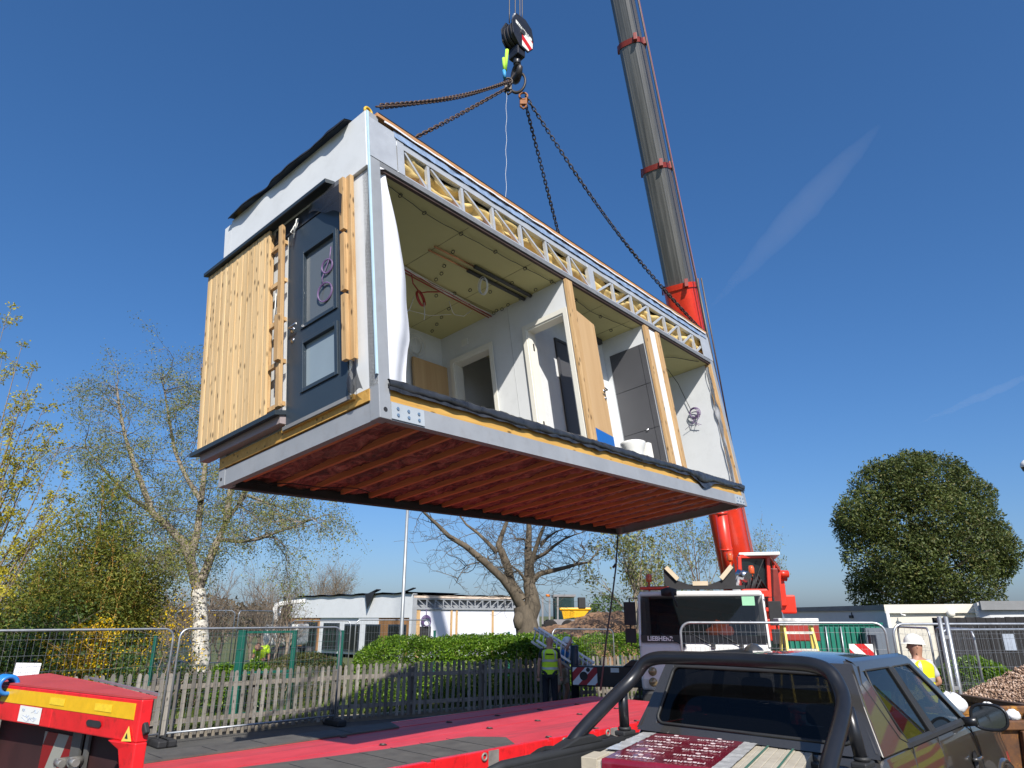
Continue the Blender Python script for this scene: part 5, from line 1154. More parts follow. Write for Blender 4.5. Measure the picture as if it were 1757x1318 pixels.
mb = MB(); ang = math.atan2(-.235, .51); text_into(mb, 'LIEBHERR', .095, rzv @ Matrix.Translation((.206, .035, .14)) @ Matrix(((0, 0, 1, 0), (math.cos(ang), -math.sin(ang), 0, 0), (math.sin(ang), math.cos(ang), 0, 0), (0, 0, 0, 1))), .001); mb.build('lettering', M_blackpaint, lp_)
mb = MB(); mb.box(-.16, .16, -.12, .12, -.58, -.3); mb.cyl((0, 0, -.56), (0, 0, -.75), .09, 14); mb.xf(rzv); mb.build('trunnion', M_hblack, hb, bevel=.02)
mb = MB(); pts = []
for k in range(15): a = R_(100 - 290 * k / 14); pts.append((0, .19 * math.cos(a) + .0, -.95 + .2 * math.sin(a)))
mb.tube([(0, 0, -.66), (0, -.02, -.74)] + pts, [.075, .07] + [.06 + .035 * math.sin(math.pi * k / 14) for k in range(14)] + [.02], 10); mb.xf(Matrix.Rotation(R_(20), 4, 'Z')); mb.build('hook', mat('hook_steel', (.045, .04, .04), .45, .4, .2, 5), hb)
mb = MB(); mb.tube([(-.05, -.02, .52), (-.05, -.02, .68)], .07, 10); mb.tube([(-.05, -.02, .68), (-.05, -.02, .74)], .05, 10); mb.build('rope_socket', M_galv, hb)
hb.scale = (.8, .8, .8)
# hoist ropes up to the boom head
M_rope = mat('wire_rope', (.10, .09, .085), .5, .5, .2, 20)
for i, (u, e) in enumerate(((874, -.15), (884, .1), (892, 0), (896, .15))):
    p = hk(u, 22, e); q = BOOMTIP + Vector(((u - 884) * S, e, -.3)); mb = MB(); mb.tube([p - hc - Vector((0, 0, .25)), p - hc, q - hc], .011, 5); o = mb.build('hoist_rope', M_rope); o.location = hc
    tag(o, ['leftmost steel hoist rope above the black hook block', 'second steel hoist rope from the left above hook block', 'third steel hoist rope from the left above hook block', 'rightmost steel hoist rope above the black hook block'][i], 'rope', 'hoist ropes above the hook block')
# chains, link by link
M_chain = mat('rusty_chain', (.10, .062, .042), .55, .35, .35, 9, dirt='#5b3418', dirt_amt=.5)
M_chaind = mat('dark_chain', (.05, .042, .038), .5, .4, .3, 9, dirt='#4a2c18', dirt_amt=.35)
def link_geo(Lk, w_, r, n=14, m=6):
    pts = []
    h = Lk / 2 - w_ / 2
    for k in range(n):
        a = 2 * math.pi * k / n; x = math.cos(a) * w_ / 2; z = math.sin(a) * w_ / 2 + (h if math.sin(a) >= 0 else -h); pts.append((x, 0, z))
    b = MB(); b.tube(pts, r, m, closed=True); return np.array(b.v), np.array(b.f)
def chain(label, p, q, sag_, m, Lk=.105, w_=.054, r=.0102, group='lifting chains'):
    p = Vector(p); q = Vector(q); N = int((q - p).length / (Lk * .66)); V0, F0 = link_geo(Lk, w_, r); Vs = []; Fs = []
    path = [p.lerp(q, i / N) - Vector((0, 0, sag_ * math.sin(math.pi * i / N))) for i in range(N + 1)]
    for i in range(N):
        c = (path[i] + path[i + 1]) / 2; t = (path[i + 1] - path[i]).normalized(); a = t.cross(Vector((.3, .2, .9))).normalized(); b = t.cross(a)
        th = (math.pi / 2) * (i % 2) + .5 + i * .035; x = a * math.cos(th) + b * math.sin(th); y = t.cross(x)
        Mx = np.array([tuple(x), tuple(y), tuple(t)]); Vs.append(V0 @ Mx + np.array(tuple(c - p))); Fs.append(F0 + len(V0) * i)
    o = npmesh('lifting_chain', np.concatenate(Vs), np.concatenate(Fs), m); o.data.polygons.foreach_set('use_smooth', [True] * len(o.data.polygons)); o.location = p
    return tag(o, label, 'chain', group)
ea = [ml(.05, .06, H_ + .10), ml(.05, W_ - .1, H_ + .10), ml(L_ - .07, W_ - .1, H_ + .10), ml(L_ - .07, .06, H_ + .10)]
kL = hk(876, 139, -.15); kR = hk(900, 172, .15)
chain('rusty lifting chain from hook to the near roof corner above the timber clad end', kL, ea[0] + (kL - ea[0]).normalized() * .25, .1, M_chain)
chain('rusty lifting chain running from hook down behind the roof to the rear left corner', kL + Vector((0, .06, -.06)), ea[1], .12, M_chain)
chain('dark lifting chain dropping steeply behind the middle of the roof to the rear right corner', kR, ea[2], .06, M_chaind)
chain('dark lifting chain curving from hook down to the right roof corner, crossing the red boom', kR + Vector((.02, -.05, .05)), ea[3], .34, M_chaind)
# shackle groups under the hook
def shackle(label, c, m, ax=(0, 1, 0)):
    c = Vector(c); mb = MB(); mb.ring((0, 0, 0), ax, .075, .02, 18, 6); mb.tube([(-.05, 0, -.06), (-.05, 0, -.24), (0, 0, -.29), (.05, 0, -.24), (.05, 0, -.06)], .022, 7); mb.box(-.06, .06, -.035, .035, -.2, -.11); o = mb.build('chain_shortener', m); o.location = c; return tag(o, label, 'shackle', 'chain shorteners at the hook')
shackle('dark chain shortener hanging left of the crane hook', hk(872, 140, -.1), M_chaind)
shackle('rusty orange chain shortener below right of the crane hook', hk(898, 165, .1), mat('rust_orange', (.28, .11, .04), .7, .1, .3, 9))
mb = MB(); mb.ring((0, 0, 0), (.3, 1, 0), .15, .022, 20, 6); mb.xf(Matrix.Diagonal((1, 1, 1.5, 1))); o = mb.build('master_link', M_chaind); o.location = hk(888, 142); tag(o, 'dark oval ring hanging in the crane hook throat', 'ring')
mb = MB(); p = hk(866, 88, -.2); 
pr = [hk(863, 92, -.2), hk(863, 128, -.2), hk(868, 128, -.2), hk(871, 92, -.2)]
mb.tube([hk(864, 100, -.2) - p, hk(866, 121, -.2) - p], [.03, .036], 6); mb.tube([hk(870, 86, -.2) - p, hk(867, 121, -.2) - p], [.035, .034], 6); o = mb.build('sling', mat('lime_sling', (.42, .78, .06), .7, 0, .08, 10)); o.location = p; tag(o, 'lime green webbing sling beside the hook block', 'sling')
mb = MB(); mb.tube([hk(865, 121, -.2) - p, hk(866, 134, -.2) - p], [.034, .03], 8); mb.build('sling_end', mat('blue_sleeve', (.05, .32, .62), .6, 0, .1, 10), o)
p = hk(869, 158, -.2); q = dp(868, 352, 9.2); mb = MB(); mb.tube([Vector((.008 * math.sin(i * 1.3), .0, 0)) + (q - p) * (i / 24) for i in range(25)], .003, 4); o = mb.build('tag_line', M_offwhite); o.location = p; tag(o, 'thin white tag line hanging straight down from the hook to the roof', 'rope')
# hanging steadying rope at the rear right bottom corner
p = ml(L_ - .1, W_ - .03, .02); q = gp(1036, 1128, .9) if False else dp(1042, 1085, 13.6); q2 = dp(1030, 1185, 13.4)
mb = MB(); pts = [Vector((0, 0, 0)), (q - p) * .35 + Vector((.03, 0, 0)), (q - p) * .7 + Vector((.02, 0, 0)), q - p, (q2 - p)]; mb.tube(pts, .017, 6); mb.tube([pts[1] + Vector((-.06, 0, -.02)), pts[1] + Vector((0, 0, .05))], .025, 5); o = mb.build('steadying_rope', mat('dark_rope', (.05, .05, .055), .8, 0, .2, 20)); o.location = p
tag(o, 'dark steadying rope hanging from the rear bottom corner of the module', 'rope')
# ================================================================== mobile crane
BD = (BOOMTIP - BOOMFOOT); BL = BD.length; BD.normalize(); bs = -BD.cross(Vector((0, 0, 1))).normalized(); bn = bs.cross(BD)
cr0 = dp(1203, 1060, 15.0); cax = Vector((math.sin(R_(15.2)), math.cos(R_(15.2)), 0)); cside = Vector((cax.y, -cax.x, 0))
cr = empty('mobile_crane', mat=frame_from(Vector((cr0.x, cr0.y, 0)), cside, cax, Vector((0, 0, 1))), label='red and white mobile crane with raised telescopic boom behind the pickup', cat='crane'); CI = cr.matrix_basis.inverted()
def cb(u, v, Y): return CI @ dp(u, v, Y)
def bl_(s, a=0, b=0): return CI @ (BOOMFOOT + BD * s + bs * a + bn * b)
n = NT('boom_grey'); v0 = n.coord('Object'); CI3 = CI.to_3x3(); cx_n = n.new('ShaderNodeCombineXYZ')
for i_, (vec_, sc_) in enumerate(((bs, 9.0), (bn, 9.0), (BD, .35))):
    dd_ = n.new('ShaderNodeVectorMath', operation='DOT_PRODUCT'); n.l.new(v0, dd_.inputs[0]); dd_.inputs[1].default_value = (CI3 @ vec_) * sc_; n.l.new(dd_.outputs['Value'], cx_n.inputs[i_])
v = cx_n.outputs[0]; f = n.noise(v, 1.0, 7, .7, .4)
ge = n.new('ShaderNodeNewGeometry'); 
n.set(Base_Color=n.ramp(f, [(.28, (.06, .06, .057)), (.5, (.125, .124, .118)), (.74, (.20, .195, .178))]), Roughness=.36, Metallic=.25, Coat_Weight=.2); M_boom = n.m
# boom sections: rounded lower shell with long drawn ribs
def section(s0, s1, w_, h, name, m, ribs=True):
    mb = MB(); prof = []
    for k in range(64):
        a = 2 * math.pi * k / 64; ca, sa = math.cos(a), math.sin(a)
        x = math.copysign(abs(ca) ** .62, ca) * w_ / 2; z = math.copysign(abs(sa) ** .72, sa) * h / 2
        rib = 1 + (.018 if (ribs and k % 4 == 0) else (-.004 if ribs and k % 2 else 0)); prof.append((x * rib, z * rib))
    for s_ in (s0, s1): 
        for x, z in prof: mb.v.append(tuple(bl_(s_, x, z)))
    K = len(prof)
    for k in range(K): mb.f.append((k, (k + 1) % K, K + (k + 1) % K, K + k)); mb.smooth.append(False)
    mb.f.append(tuple(range(K))[::-1]); mb.smooth.append(False); mb.f.append(tuple(range(K, 2 * K))); mb.smooth.append(False)
    return mb.build(name, m, cr)
def sAt(v, u): # distance along boom whose projection has photo row v
    lo, hi = 0, BL
    for _ in range(40):
        mid = (lo + hi) / 2; P = BOOMFOOT + BD * mid - CC; row = PCY - FPX * P.dot(CU) / P.dot(CF)
        if row > v: lo = mid
        else: hi = mid
    return lo
s1, s2, s3 = sAt(492, 0), sAt(290, 0), sAt(78, 0)
section(-.6, s1, .88, .95, 'boom_base', M_red, False); section(s1 - .4, s2, .755, .83, 'boom_section', M_boom); section(s2 - .4, s3, .68, .75, 'boom_section', M_boom); section(s3 - .4, BL * .8, .62, .68, 'boom_section', M_boom); section(BL * .8 - .3, BL, .60, .66, 'boom_section', M_boom)
M_dred = mat('dark_red_paint', (.20, .022, .014), .45, 0, .2, 4)
for s_, w_, h in ((s1, .93, 1.0), (s2, .79, .87), (s3, .72, .79), (BL * .8, .66, .72)):
    section(s_ - .13, s_ + .02, w_, h, 'collar', M_dred if s_ != s1 else M_red, False)
    mb = MB()
    for a, b in ((-.5, .1), (.5, -.1), (.35, .5), (-.3, -.5), (.1, -.52)): 
        c = bl_(s_ - .02, a * w_, b * h); mb.box(c.x - .05, c.x + .05, c.y - .05, c.y + .05, c.z - .11, c.z + .13)
    mb.build_each('collar_lug', M_dred, cr, bevel=.01)
mb = MB(); mb.bar(bl_(1.0, .49, -.12), bl_(BL * .8, .36, -.12), .05, .05); mb.build('pink_rail', mat('faded_red', (.42, .16, .14), .5, 0, .1, 3), cr)
mb = MB(); mb.tube([bl_(4, .50, .3), bl_(s1, .56, .3), bl_(s2, .53, .3), bl_(BL, .45, .3)], .022, 5); mb.tube([bl_(4, .50, .1), bl_(s1 + .1, .53, .1)], .03, 5); mb.tube([bl_(4, .52, -.1), bl_(s1 + .1, .60, -.1)], .022, 5); mb.build('hoist_cable', M_rope, cr)
mb = MB(); c = bl_(s1 - .5, -.2, -.6)
for k in range(4): mb.tube([bl_(s1 - .1 - .1 * k, -.35 + .2 * k, -.53), bl_(s1 - .55, -.3 + .2 * k, -.62), bl_(s1 - .75 - .08 * k, -.15 + .15 * k, -.53)], .018, 5)
mb.build('hydraulic_hose', M_dred, cr)
mb = MB(); c = bl_(BL, 0, 0); mb.cyl(bl_(BL + .1, -.35, -.1), bl_(BL + .1, .35, -.1), .32, 20); mb.bar(bl_(BL - .2), bl_(BL + .4), .7, .6); mb.build('boom_head', M_red, cr)
# lift cylinder left of the boom
ct = dp(1224, 790, 17.6); cbm = dp(1256, 1012, 18.4); cyl = empty  # points on the crane
mb = MB(); m_ = ct.lerp(cbm, .40); mb.tube([CI @ m_, CI @ cbm], .15, 18); mb.tube([CI @ m_.lerp(cbm, .0), CI @ m_.lerp(cbm, .03)], .17, 18); mb.tube([CI @ m_.lerp(cbm, .47), CI @ m_.lerp(cbm, .49)], .163, 18); mb.tube([CI @ m_.lerp(cbm, .93), CI @ m_.lerp(cbm, .97)], .17, 18); mb.build('lift_cylinder', M_red, cr)
mb = MB(); mb.tube([CI @ ct, CI @ m_], .105, 18); mb.tube([CI @ ct + Vector((-.1, 0, 0)), CI @ ct + Vector((.4, .2, .1))], .2, 14); mb.build('lift_rod', M_chrome, cr)
# superstructure (turntable, operator cab, counterweight)
def fbox(name, u0, u1, v0, v1, Y, dep, m, bevel=.02, parent=None):
    a = cb(u0, v1, Y); b = cb(u1, v0, Y); mb = MB(); mb.box(a.x, b.x, a.y, a.y + dep, a.z, b.z); return mb.build(name, m, parent or cr, bevel=bevel)
fbox('slew_table', 1235, 1318, 1040, 1085, 18.2, 2.6, M_red, .05)
fbox('superstructure', 1300, 1330, 1012, 1088, 18.0, 2.5, M_red, .04)
fbox('counterweight', 1336, 1363, 1021, 1053, 19.5, 1.6, M_red, .04)
fbox('winch_frame', 1330, 1344, 985, 1040, 19.4, 1.0, M_red, .03)
mb = MB(); mb.tube([cb(1335, 985, 19.2), cb(1352, 985, 19.2)], .1, 10); mb.tube([cb(1335, 990, 19.3), cb(1350, 994, 19.3)], .06, 8); mb.build('pulley', M_red, cr)
mb = MB()
for u0, v0, u1, v1, Y0, Y1 in ((1268, 955, 1271, 1045, 16.9, 16.9), (1317, 955, 1321, 1042, 17.0, 17.0), (1268, 955, 1318, 955, 16.9, 17.0), (1318, 953, 1336, 978, 17.0, 18.4), (1336, 978, 1338, 1045, 18.4, 18.4), (1326, 965, 1328, 1042, 17.7, 17.7), (1271, 1046, 1320, 1046, 16.9, 17.0), (1320, 1046, 1338, 1052, 17.0, 18.4)):
    mb.bar(cb(u0, v0, Y0), cb(u1, v1, Y1), .09, .09)
opc = mb.build('operator_cab', M_red, cr, bevel=.015)
mb = MB(); mb.add([cb(1272, 958, 16.95), cb(1316, 957, 17.05), cb(1317, 1042, 17.05), cb(1272, 1044, 16.95)], [(0, 1, 2, 3)]); mb.add([cb(1320, 958, 17.05), cb(1335, 980, 18.35), cb(1337, 1042, 18.35), cb(1320, 1042, 17.05)], [(0, 1, 2, 3)]); mb.build_each('cab_glass', glassmat('crane_cab_glass', (.02, .03, .035), .03, .45), opc)
mb = MB(); a = cb(1268, 954, 16.9); b = cb(1336, 954, 17.0); mb.box(a.x, b.x, a.y, a.y + 1.6, a.z, a.z + .08); mb.build('cab_roof', M_offwhite, opc, bevel=.02)
mb = MB(); c = cb(1297, 1030, 17.6); mb.box(c.x - .28, c.x + .28, c.y, c.y + .6, c.z - .25, c.z - .1); mb.box(c.x - .26, c.x + .26, c.y + .5, c.y + .65, c.z - .2, c.z + .6); mb.build('driver_seat', M_black, opc, bevel=.05)
mb = MB(); a = cb(1272, 958, 18.3); b = cb(1334, 1044, 18.3); mb.box(a.x, b.x, a.y, a.y + .05, b.z, a.z); mb.build('cab_rear_panel', M_navy, opc)
mb = MB(); mb.tube([cb(1276, 1005, 16.85), cb(1300, 1030, 16.85)], .012, 5); mb.tube([cb(1310, 960, 16.85), cb(1290, 1010, 16.85)], .012, 5); mb.build_each('wiper', M_black, opc)
fbox('side_panel', 1328, 1334, 975, 1046, 17.6, .6, M_dred, .03)
mb = MB(); mb.prism([cb(1320, 1047, 16.7), cb(1342, 1050, 17.4), cb(1349, 1066, 17.4), cb(1336, 1070, 16.7)], (0, .04, 0)); mb.build('step_grate', M_galv, cr)
fbox('deck_side', 1300, 1330, 1062, 1100, 16.6, 3.0, M_red, .03); fbox('rear_chassis', 1318, 1400, 1062, 1100, 19.0, 3.0, mat('crane_chassis', (.30, .03, .02), .5, 0, .2, 3), .03)
# carrier (cab at the front, facing the viewer). local x across, y back, z up; cab face at y=0
M_cw = mat('carrier_white', (.70, .70, .68), .3, 0, .03, 2, coat=.4, dirt='#8d867a', dirt_amt=.12)
hw = 1.30
mb = MB()
def cabsec(y, z0, z1, w_): return [(-w_, y, z0), (w_, y, z0), (w_, y, z1), (-w_, y, z1)]
mb.prism([(-hw, .02, .78), (hw, .02, .78), (hw, -.05, 1.3), (hw, .0, 1.62), (-hw, .0, 1.62), (-hw, -.05, 1.3)] and [(-hw, .04, .78), (-hw, -.04, 1.0), (-hw, -.04, 1.62), (-hw, .0, 1.73), (-hw, 1.9, 1.73), (-hw, 1.9, .78)], (2 * hw, 0, 0)); carrier = mb.build('carrier_cab', M_cw, cr, bevel=.06)
mb = MB(); mb.prism([(-hw + .03, .24, 2.62), (-hw + .03, .24, 2.74), (-hw + .03, 1.85, 2.80), (-hw + .03, 1.85, 2.62)], (2 * hw - .06, 0, 0)); mb.build('cab_roof', M_cw, carrier, bevel=.05)
mb = MB()
for sx in (-1, 1): 
    mb.bar((sx * (hw - .02), .0, 1.62), (sx * (hw - .03), .24, 2.66), .05, .14); mb.bar((sx * (hw - .05), 1.8, 1.62), (sx * (hw - .05), 1.8, 2.66), .1, .14); mb.bar((sx * (hw - .05), .85, 1.72), (sx * (hw - .05), .85, 2.66), .08, .09)
mb.build_each('window_pillar', M_cw, carrier, bevel=.02)
mb = MB(); zb, zt = 1.72, 2.64; mb.add([(-hw + .05, -.045, zb), (hw - .05, -.045, zb), (hw - .07, .20, zt), (-hw + .07, .20, zt)], [(0, 1, 2, 3)]); 
ws = mb.build('windscreen', glassmat('windscreen_glass', (.012, .016, .018), .02, .45), carrier)
mb = MB(); 
for sx in (-1, 1): mb.add([(sx * hw * .985, .1, 1.65), (sx * hw * .985, 1.75, 1.65), (sx * hw * .985, 1.75, 2.6), (sx * hw * .985, .28, 2.6)], [(0, 1, 2, 3)])
mb.build_each('side_window', M_glassdark, carrier)
mb = MB(); mb.box(-hw + .05, hw - .05, -.052, -.03, 1.715, 1.86); mb.build('black_band', M_blackpaint, carrier)
mb = MB(); text_into(mb, 'LIEBHERR', .125, Matrix.Translation((-.86, -.056, 1.785)) @ Matrix.Rotation(math.pi / 2, 4, 'X'), .003, .004); mb.build('lettering', mat('chrome_letters', (.75, .75, .74), .35, .3, .05, 6), carrier)
mb = MB(); mb.box(hw - .45, hw - .2, .135, .145, 2.44, 2.62); mb.box(hw - .42, hw - .18, -.02, -.01, 1.76, 1.86); mb.build_each('sticker', mat('green_sticker', (.30, .60, .38), .5, 0, .03, 5), ws)
mb = MB(); mb.box(-hw + .1, hw - .1, .12, .65, 1.60, 1.70); mb.build('dashboard', M_black, carrier, bevel=.04)
mb = MB()
for x in (-.75, .65): mb.box(x - .25, x + .25, .9, 1.4, 1.45, 1.6); mb.box(x - .25, x + .25, 1.35, 1.5, 1.6, 2.3)
mb.build('cab_seat', M_black, carrier, bevel=.06)
mb = MB(); mb.ring((.62, .62, 1.86), (0, -.6, .8), .21, .018, 20, 6); mb.build('steering_wheel', M_black, carrier)
mb = MB(); mb.box(-hw + .06, hw - .06, 1.84, 1.9, 1.6, 2.66); mb.build('cab_rear_wall', M_navy, carrier)
mb = MB(); g_ = random.Random(4)
def jk(a, b):
    th = 2 * math.pi * a; ph = math.pi * b; r_ = 1 + .45 * mnoise.noise(Vector((math.cos(th) * 1.6, math.sin(th) * 1.6, ph * 1.7))) + .2 * mnoise.noise(Vector((math.cos(th) * 5, math.sin(th) * 5, ph * 5)))
    return (.36 + .24 * r_ * math.cos(th) * math.sin(ph), .32 + .09 * r_ * math.sin(th) * math.sin(ph), 1.90 + .20 * r_ * math.cos(ph))
mb.grid(jk, 40, 24)
o = mb.build('work_jacket', mat('hi_vis_orange', (.85, .14, .02), .7, 0, .1, 7)); o.parent = None; o.matrix_basis = cr.matrix_basis.copy(); tag(o, 'bundled orange hi-vis jacket behind the crane windscreen', 'jacket')
for x, nm in ((-.5, 0), (.1, 0), (.65, 0)): mb = MB(); mb.tube([(x + .1, -.07, 1.66), (x - .35, -.05, 1.90)], .012, 5); mb.box(x + .06, x + .14, -.08, -.03, 1.61, 1.69); mb.build('wiper', M_black, carrier)
for sx in (-1, 1):
    mb = MB(); x = sx * (hw + .17); mb.box(x - .12, x + .12, -.02, .10, 2.05, 2.52); mb.box(x - .11, x + .11, -.02, .10, 1.70, 1.98); mb.tube([(sx * hw, .1, 2.6), (x, .05, 2.6), (x, .05, 1.64), (sx * hw, .1, 1.6)], .018, 6); mb.build('mirror', M_black, carrier, bevel=.03)
mb = MB(); mb.tube([(-.62, .1, 2.80), (-.55, -.25, 2.70), (-.45, -.3, 2.42)], .02, 6); mb.lathe([(0, -.1), (.16, -.08), (.17, .05), (0, .1)], (-.62, -.05, 2.72), 14); mb.build('front_mirror', M_black, carrier)
mb = MB(); mb.prism([(-.72, .35, 2.79), (.78, .35, 2.79), (.78, .35, 3.32), (.52, .35, 2.98), (.25, .35, 2.88), (-.2, .35, 2.88), (-.46, .35, 2.98), (-.72, .35, 3.32)], (0, .12, 0)); mb.box(-1.1, .95, .3, .6, 2.78, 2.85); crd = mb.build('boom_cradle', M_black, carrier)
mb = MB(); 
for a, b in (((-.66, 3.25), (-.42, 2.99)), ((.72, 3.25), (.48, 2.99)), ((-.12, 2.90), (.2, 2.90))): mb.bar((a[0], .32, a[1]), (b[0], .32, b[1]), .09, .07, (0, 1, 0))
mb.build_each('cradle_pad', mat('pad_beige', (.58, .48, .34), .7, 0, .1, 5), crd)
for i, (x, z, y) in enumerate(((-1.05, 2.84, .35), (.72, 3.30, .8), (1.18, 3.05, 1.4))):
    mb = MB(); mb.lathe([(.06, 0), (.065, .02), (.07, .12), (.05, .17), (0, .18)], (x, y, z + .1), 12); mb.cyl((x, y, z - .25), (x, y, z + .1), .025, 6); mb.build('beacon', mat('beacon_red', (.60, .09, .02), .25, 0, .05, 5, coat=.5), carrier)
mb = MB(); mb.tube([(.84, 1.2, 2.6), (.84, 1.2, 3.0), (.92, 1.1, 3.12), (1.05, 1.0, 3.05)], .12, 14); mb.build('exhaust', M_chrome, carrier)
mb = MB()
for k in range(7): mb.tube([(1.0 + .03 * k, 1.2, 2.7), (1.05 + .05 * k, 1.25, 3.0 + .06 * (k % 3)), (1.2 + .05 * k, 1.6, 2.8)], .025, 5)
mb.build('hydraulic_hose', M_black, cr)
mb = MB(); mb.box(-hw + .05, -.62, .25, 1.0, 2.78, 2.84); mb.build('roof_box', M_red, carrier, bevel=.02)
mb = MB(); mb.box(.9, hw + .15, .9, 1.8, 2.6, 2.8); mb.build('engine_cover', M_red, carrier, bevel=.04)
for x in (-1.06, ): 
    for z in (1.15, .95): mb = MB(); mb.lathe([(0, -.055), (.06, -.05), (.085, -.03), (.09, .03)], (x, -.03, z), 16, 'y'); mb.build('fog_lamp', mat('lamp_glass', (.30, .22, .12), .15, .3, .1, 8), carrier)
mb = MB(); mb.box(-hw, hw, -.06, .3, .42, .78); mb.build('bumper', M_black, cr, bevel=.05)
mb = MB(); mb.box(-1.0, 1.0, .3, 9.0, .75, 1.25); mb.box(-hw, hw, 2.1, 9.2, 1.2, 1.5); mb.build('chassis', mat('chassis_grey', (.10, .10, .105), .6, 0, .15, 3), cr, bevel=.02)
for y in (1.1, 3.6, 5.3, 7.2):
    for sx in (-1, 1): mb = MB(); mb.cyl((sx * .9, y, .62), (sx * 1.28, y, .62), .62, 28); w_ = mb.build('wheel', M_black, cr, bevel=.05); mb = MB(); mb.cyl((sx * 1.27, y, .62), (sx * 1.30, y, .62), .32, 18); mb.build('rim', M_galv, w_)
# outrigger beams with jack
yO = 2.35
def outr(sx, ln, lbl):
    mb = MB(); mb.box(min(sx * .9, sx * ln), max(sx * .9, sx * ln), yO, yO + .34, .62, 1.08); mb.prism([(sx * (ln * .62), yO - .02, 1.08), (sx * (ln * .50), yO - .02, 1.08), (sx * (ln * .5), yO - .02, 1.22), (sx * (ln * .55), yO - .02, 1.24)], (0, .3, 0)); ob = mb.build('outrigger_beam', M_blackpaint, cr, bevel=.015)
    x = sx * (ln + .0); mb = MB(); mb.cyl((x, yO + .17, 0.1), (x, yO + .17, 1.55), .10, 14); mb.cyl((x, yO + .17, .02), (x, yO + .17, .1), .26, 20); mb.build('jack_leg', M_blackpaint, ob)
    a, b = sorted((sx * (ln + .02), sx * (ln - .58))); mb = MB(); mb.box(a, b, yO - .035, yO - .02, .66, 1.05); mb.build('chevron_plate', stripemat('outrigger_chevrons', '#9c1c28', '#d8d8da', 3.4, (.72, 0, -.7)), ob)
    mb = MB(); mb.cyl((sx * (ln - .25), yO - .04, .86), (sx * (ln - .25), yO - .034, .86), .10, 16); mb.cyl((sx * (ln - .36), yO - .04, 1.0), (sx * (ln - .36), yO - .034, 1.0), .05, 12); mb.build('plate_hole', M_black, ob)
    mb = MB(); mb.box(sx * ln * .68 - .1, sx * ln * .68 + .1, yO - .012, yO - .001, .95, 1.05); mb.build('label_plate', M_offwhite, ob)
outr(-1, 3.15, ''); 
mb = MB(); x0 = cb(1440, 1060, 17.5); mb.box(.9, x0.x + 1.1, yO + .5, yO + .84, .62, 1.08); ob = mb.build('outrigger_beam', M_blackpaint, cr)
mb = MB(); a = cb(1459, 1122, 17.3); b = cb(1495, 1105, 17.3); mb.box(a.x, b.x, a.y, a.y + .04, b.z - .46, b.z); mb.build('chevron_plate', stripemat('outrigger_chevrons_bright', '#c42020', '#efefe9', 3.2, (-.72, 0, -.7)), ob)
mb = MB(); mb.cyl((b.x + .05, a.y + .2, .05), (b.x + .05, a.y + .2, b.z + .2), .1, 12); mb.build('jack_leg', M_blackpaint, ob)
# ================================================================== red low loader trailer
TA = gp(880, 1285, .75); ta = Vector((math.cos(R_(46.4)), math.sin(R_(46.4)), 0)); tn = Vector((-ta.y, ta.x, 0)); DZ_ = .75
tr = empty('low_loader_trailer', mat=frame_from(Vector((TA.x, TA.y, 0)), ta, tn, Vector((0, 0, 1))), label='long red low loader trailer with black rubber mats and tall front headboard', cat='trailer')
n = NT('deck_red'); v = n.coord('Object', (.5, 1, 1)); f = n.noise(v, 3.2, 9, .72); f2 = n.noise(n.coord('Object', (.25, 3, 1)), 6, 6, .7)
c = n.ramp(f, [(.3, (.48, .030, .036)), (.6, (.62, .05, .06)), (.8, (.68, .11, .11))]); k = n.ramp(f2, [(.62, (0, 0, 0)), (.75, (1, 1, 1))]); c = n.mix(n.math('MULTIPLY', k, .35), c, (.30, .14, .13))
sx_ = n.new('ShaderNodeSeparateXYZ'); n.l.new(n.coord('Object'), sx_.inputs[0]); fb_ = n.noise(n.coord('Object', (.6, 9, 1)), 1.3, 8, .75)
for yc in (.72, 1.98):   # scuffed tyre tracks along the deck
    dd = n.math('ABSOLUTE', n.math('SUBTRACT', sx_.outputs[1], yc)); k_ = n.math('LESS_THAN', dd, .17); mr = n.new('ShaderNodeMapRange'); mr.inputs[1].default_value = .42; mr.inputs[2].default_value = .62; mr.inputs[4].default_value = .5; n.l.new(fb_, mr.inputs[0])
    c = n.mix(n.math('MULTIPLY', k_, mr.outputs[0]), c, (.16, .05, .05))
n.set(Base_Color=c, Roughness=.55); n.bump(f2, .15, .004); M_deck = n.m
n = NT('rubber_mat'); v = n.coord('Object'); f = n.noise(v, 2.5, 9, .75); n.set(Base_Color=n.ramp(f, [(.3, (.055, .05, .045)), (.6, (.10, .093, .082)), (.8, (.19, .17, .145))]), Roughness=.85); n.bump(n.noise(v, 70, 3, .6), .4, .004); M_mat = n.m
TW = 2.72
mb = MB(); mb.box(-4.1, 5.2, .06, TW, DZ_ - .16, DZ_); mb.build('deck', M_deck, tr, bevel=.01)
mb = MB(); mb.box(-4.0, 5.1, TW - .44, TW - .425, DZ_, DZ_ + .006); mb.box(-4.0, 5.1, 1.36, 1.372, DZ_, DZ_ + .002); mb.build('deck_seam', mat('seam_bright_red', (.62, .02, .03), .35, 0, .1, 4), tr)
mb = MB()
def matpoly(pts): mb.prism([(x, y, DZ_ + .0015) for x, y in pts], (0, 0, .018))
matpoly([(-4.05, TW - .02), (.25, TW - .04), (.05, TW - .5), (-2.2, TW - .54), (-4.05, TW - .52)])
matpoly([(-4.05, .12), (.15, .10), (.45, .55), (.15, .92), (-1.2, .98), (-1.7, 1.04), (-4.05, 1.42)])
mb.build('rubber_mat', M_mat, tr)
mb = MB()
for k in range(9): x = -3.6 + .43 * k; mb.box(x, x + .008, .14, 1.0, DZ_ + .0195, DZ_ + .0225)
for k in range(6): x = -3.7 + .6 * k; mb.box(x, x + .008, TW - .46, TW - .06, DZ_ + .0195, DZ_ + .0225)
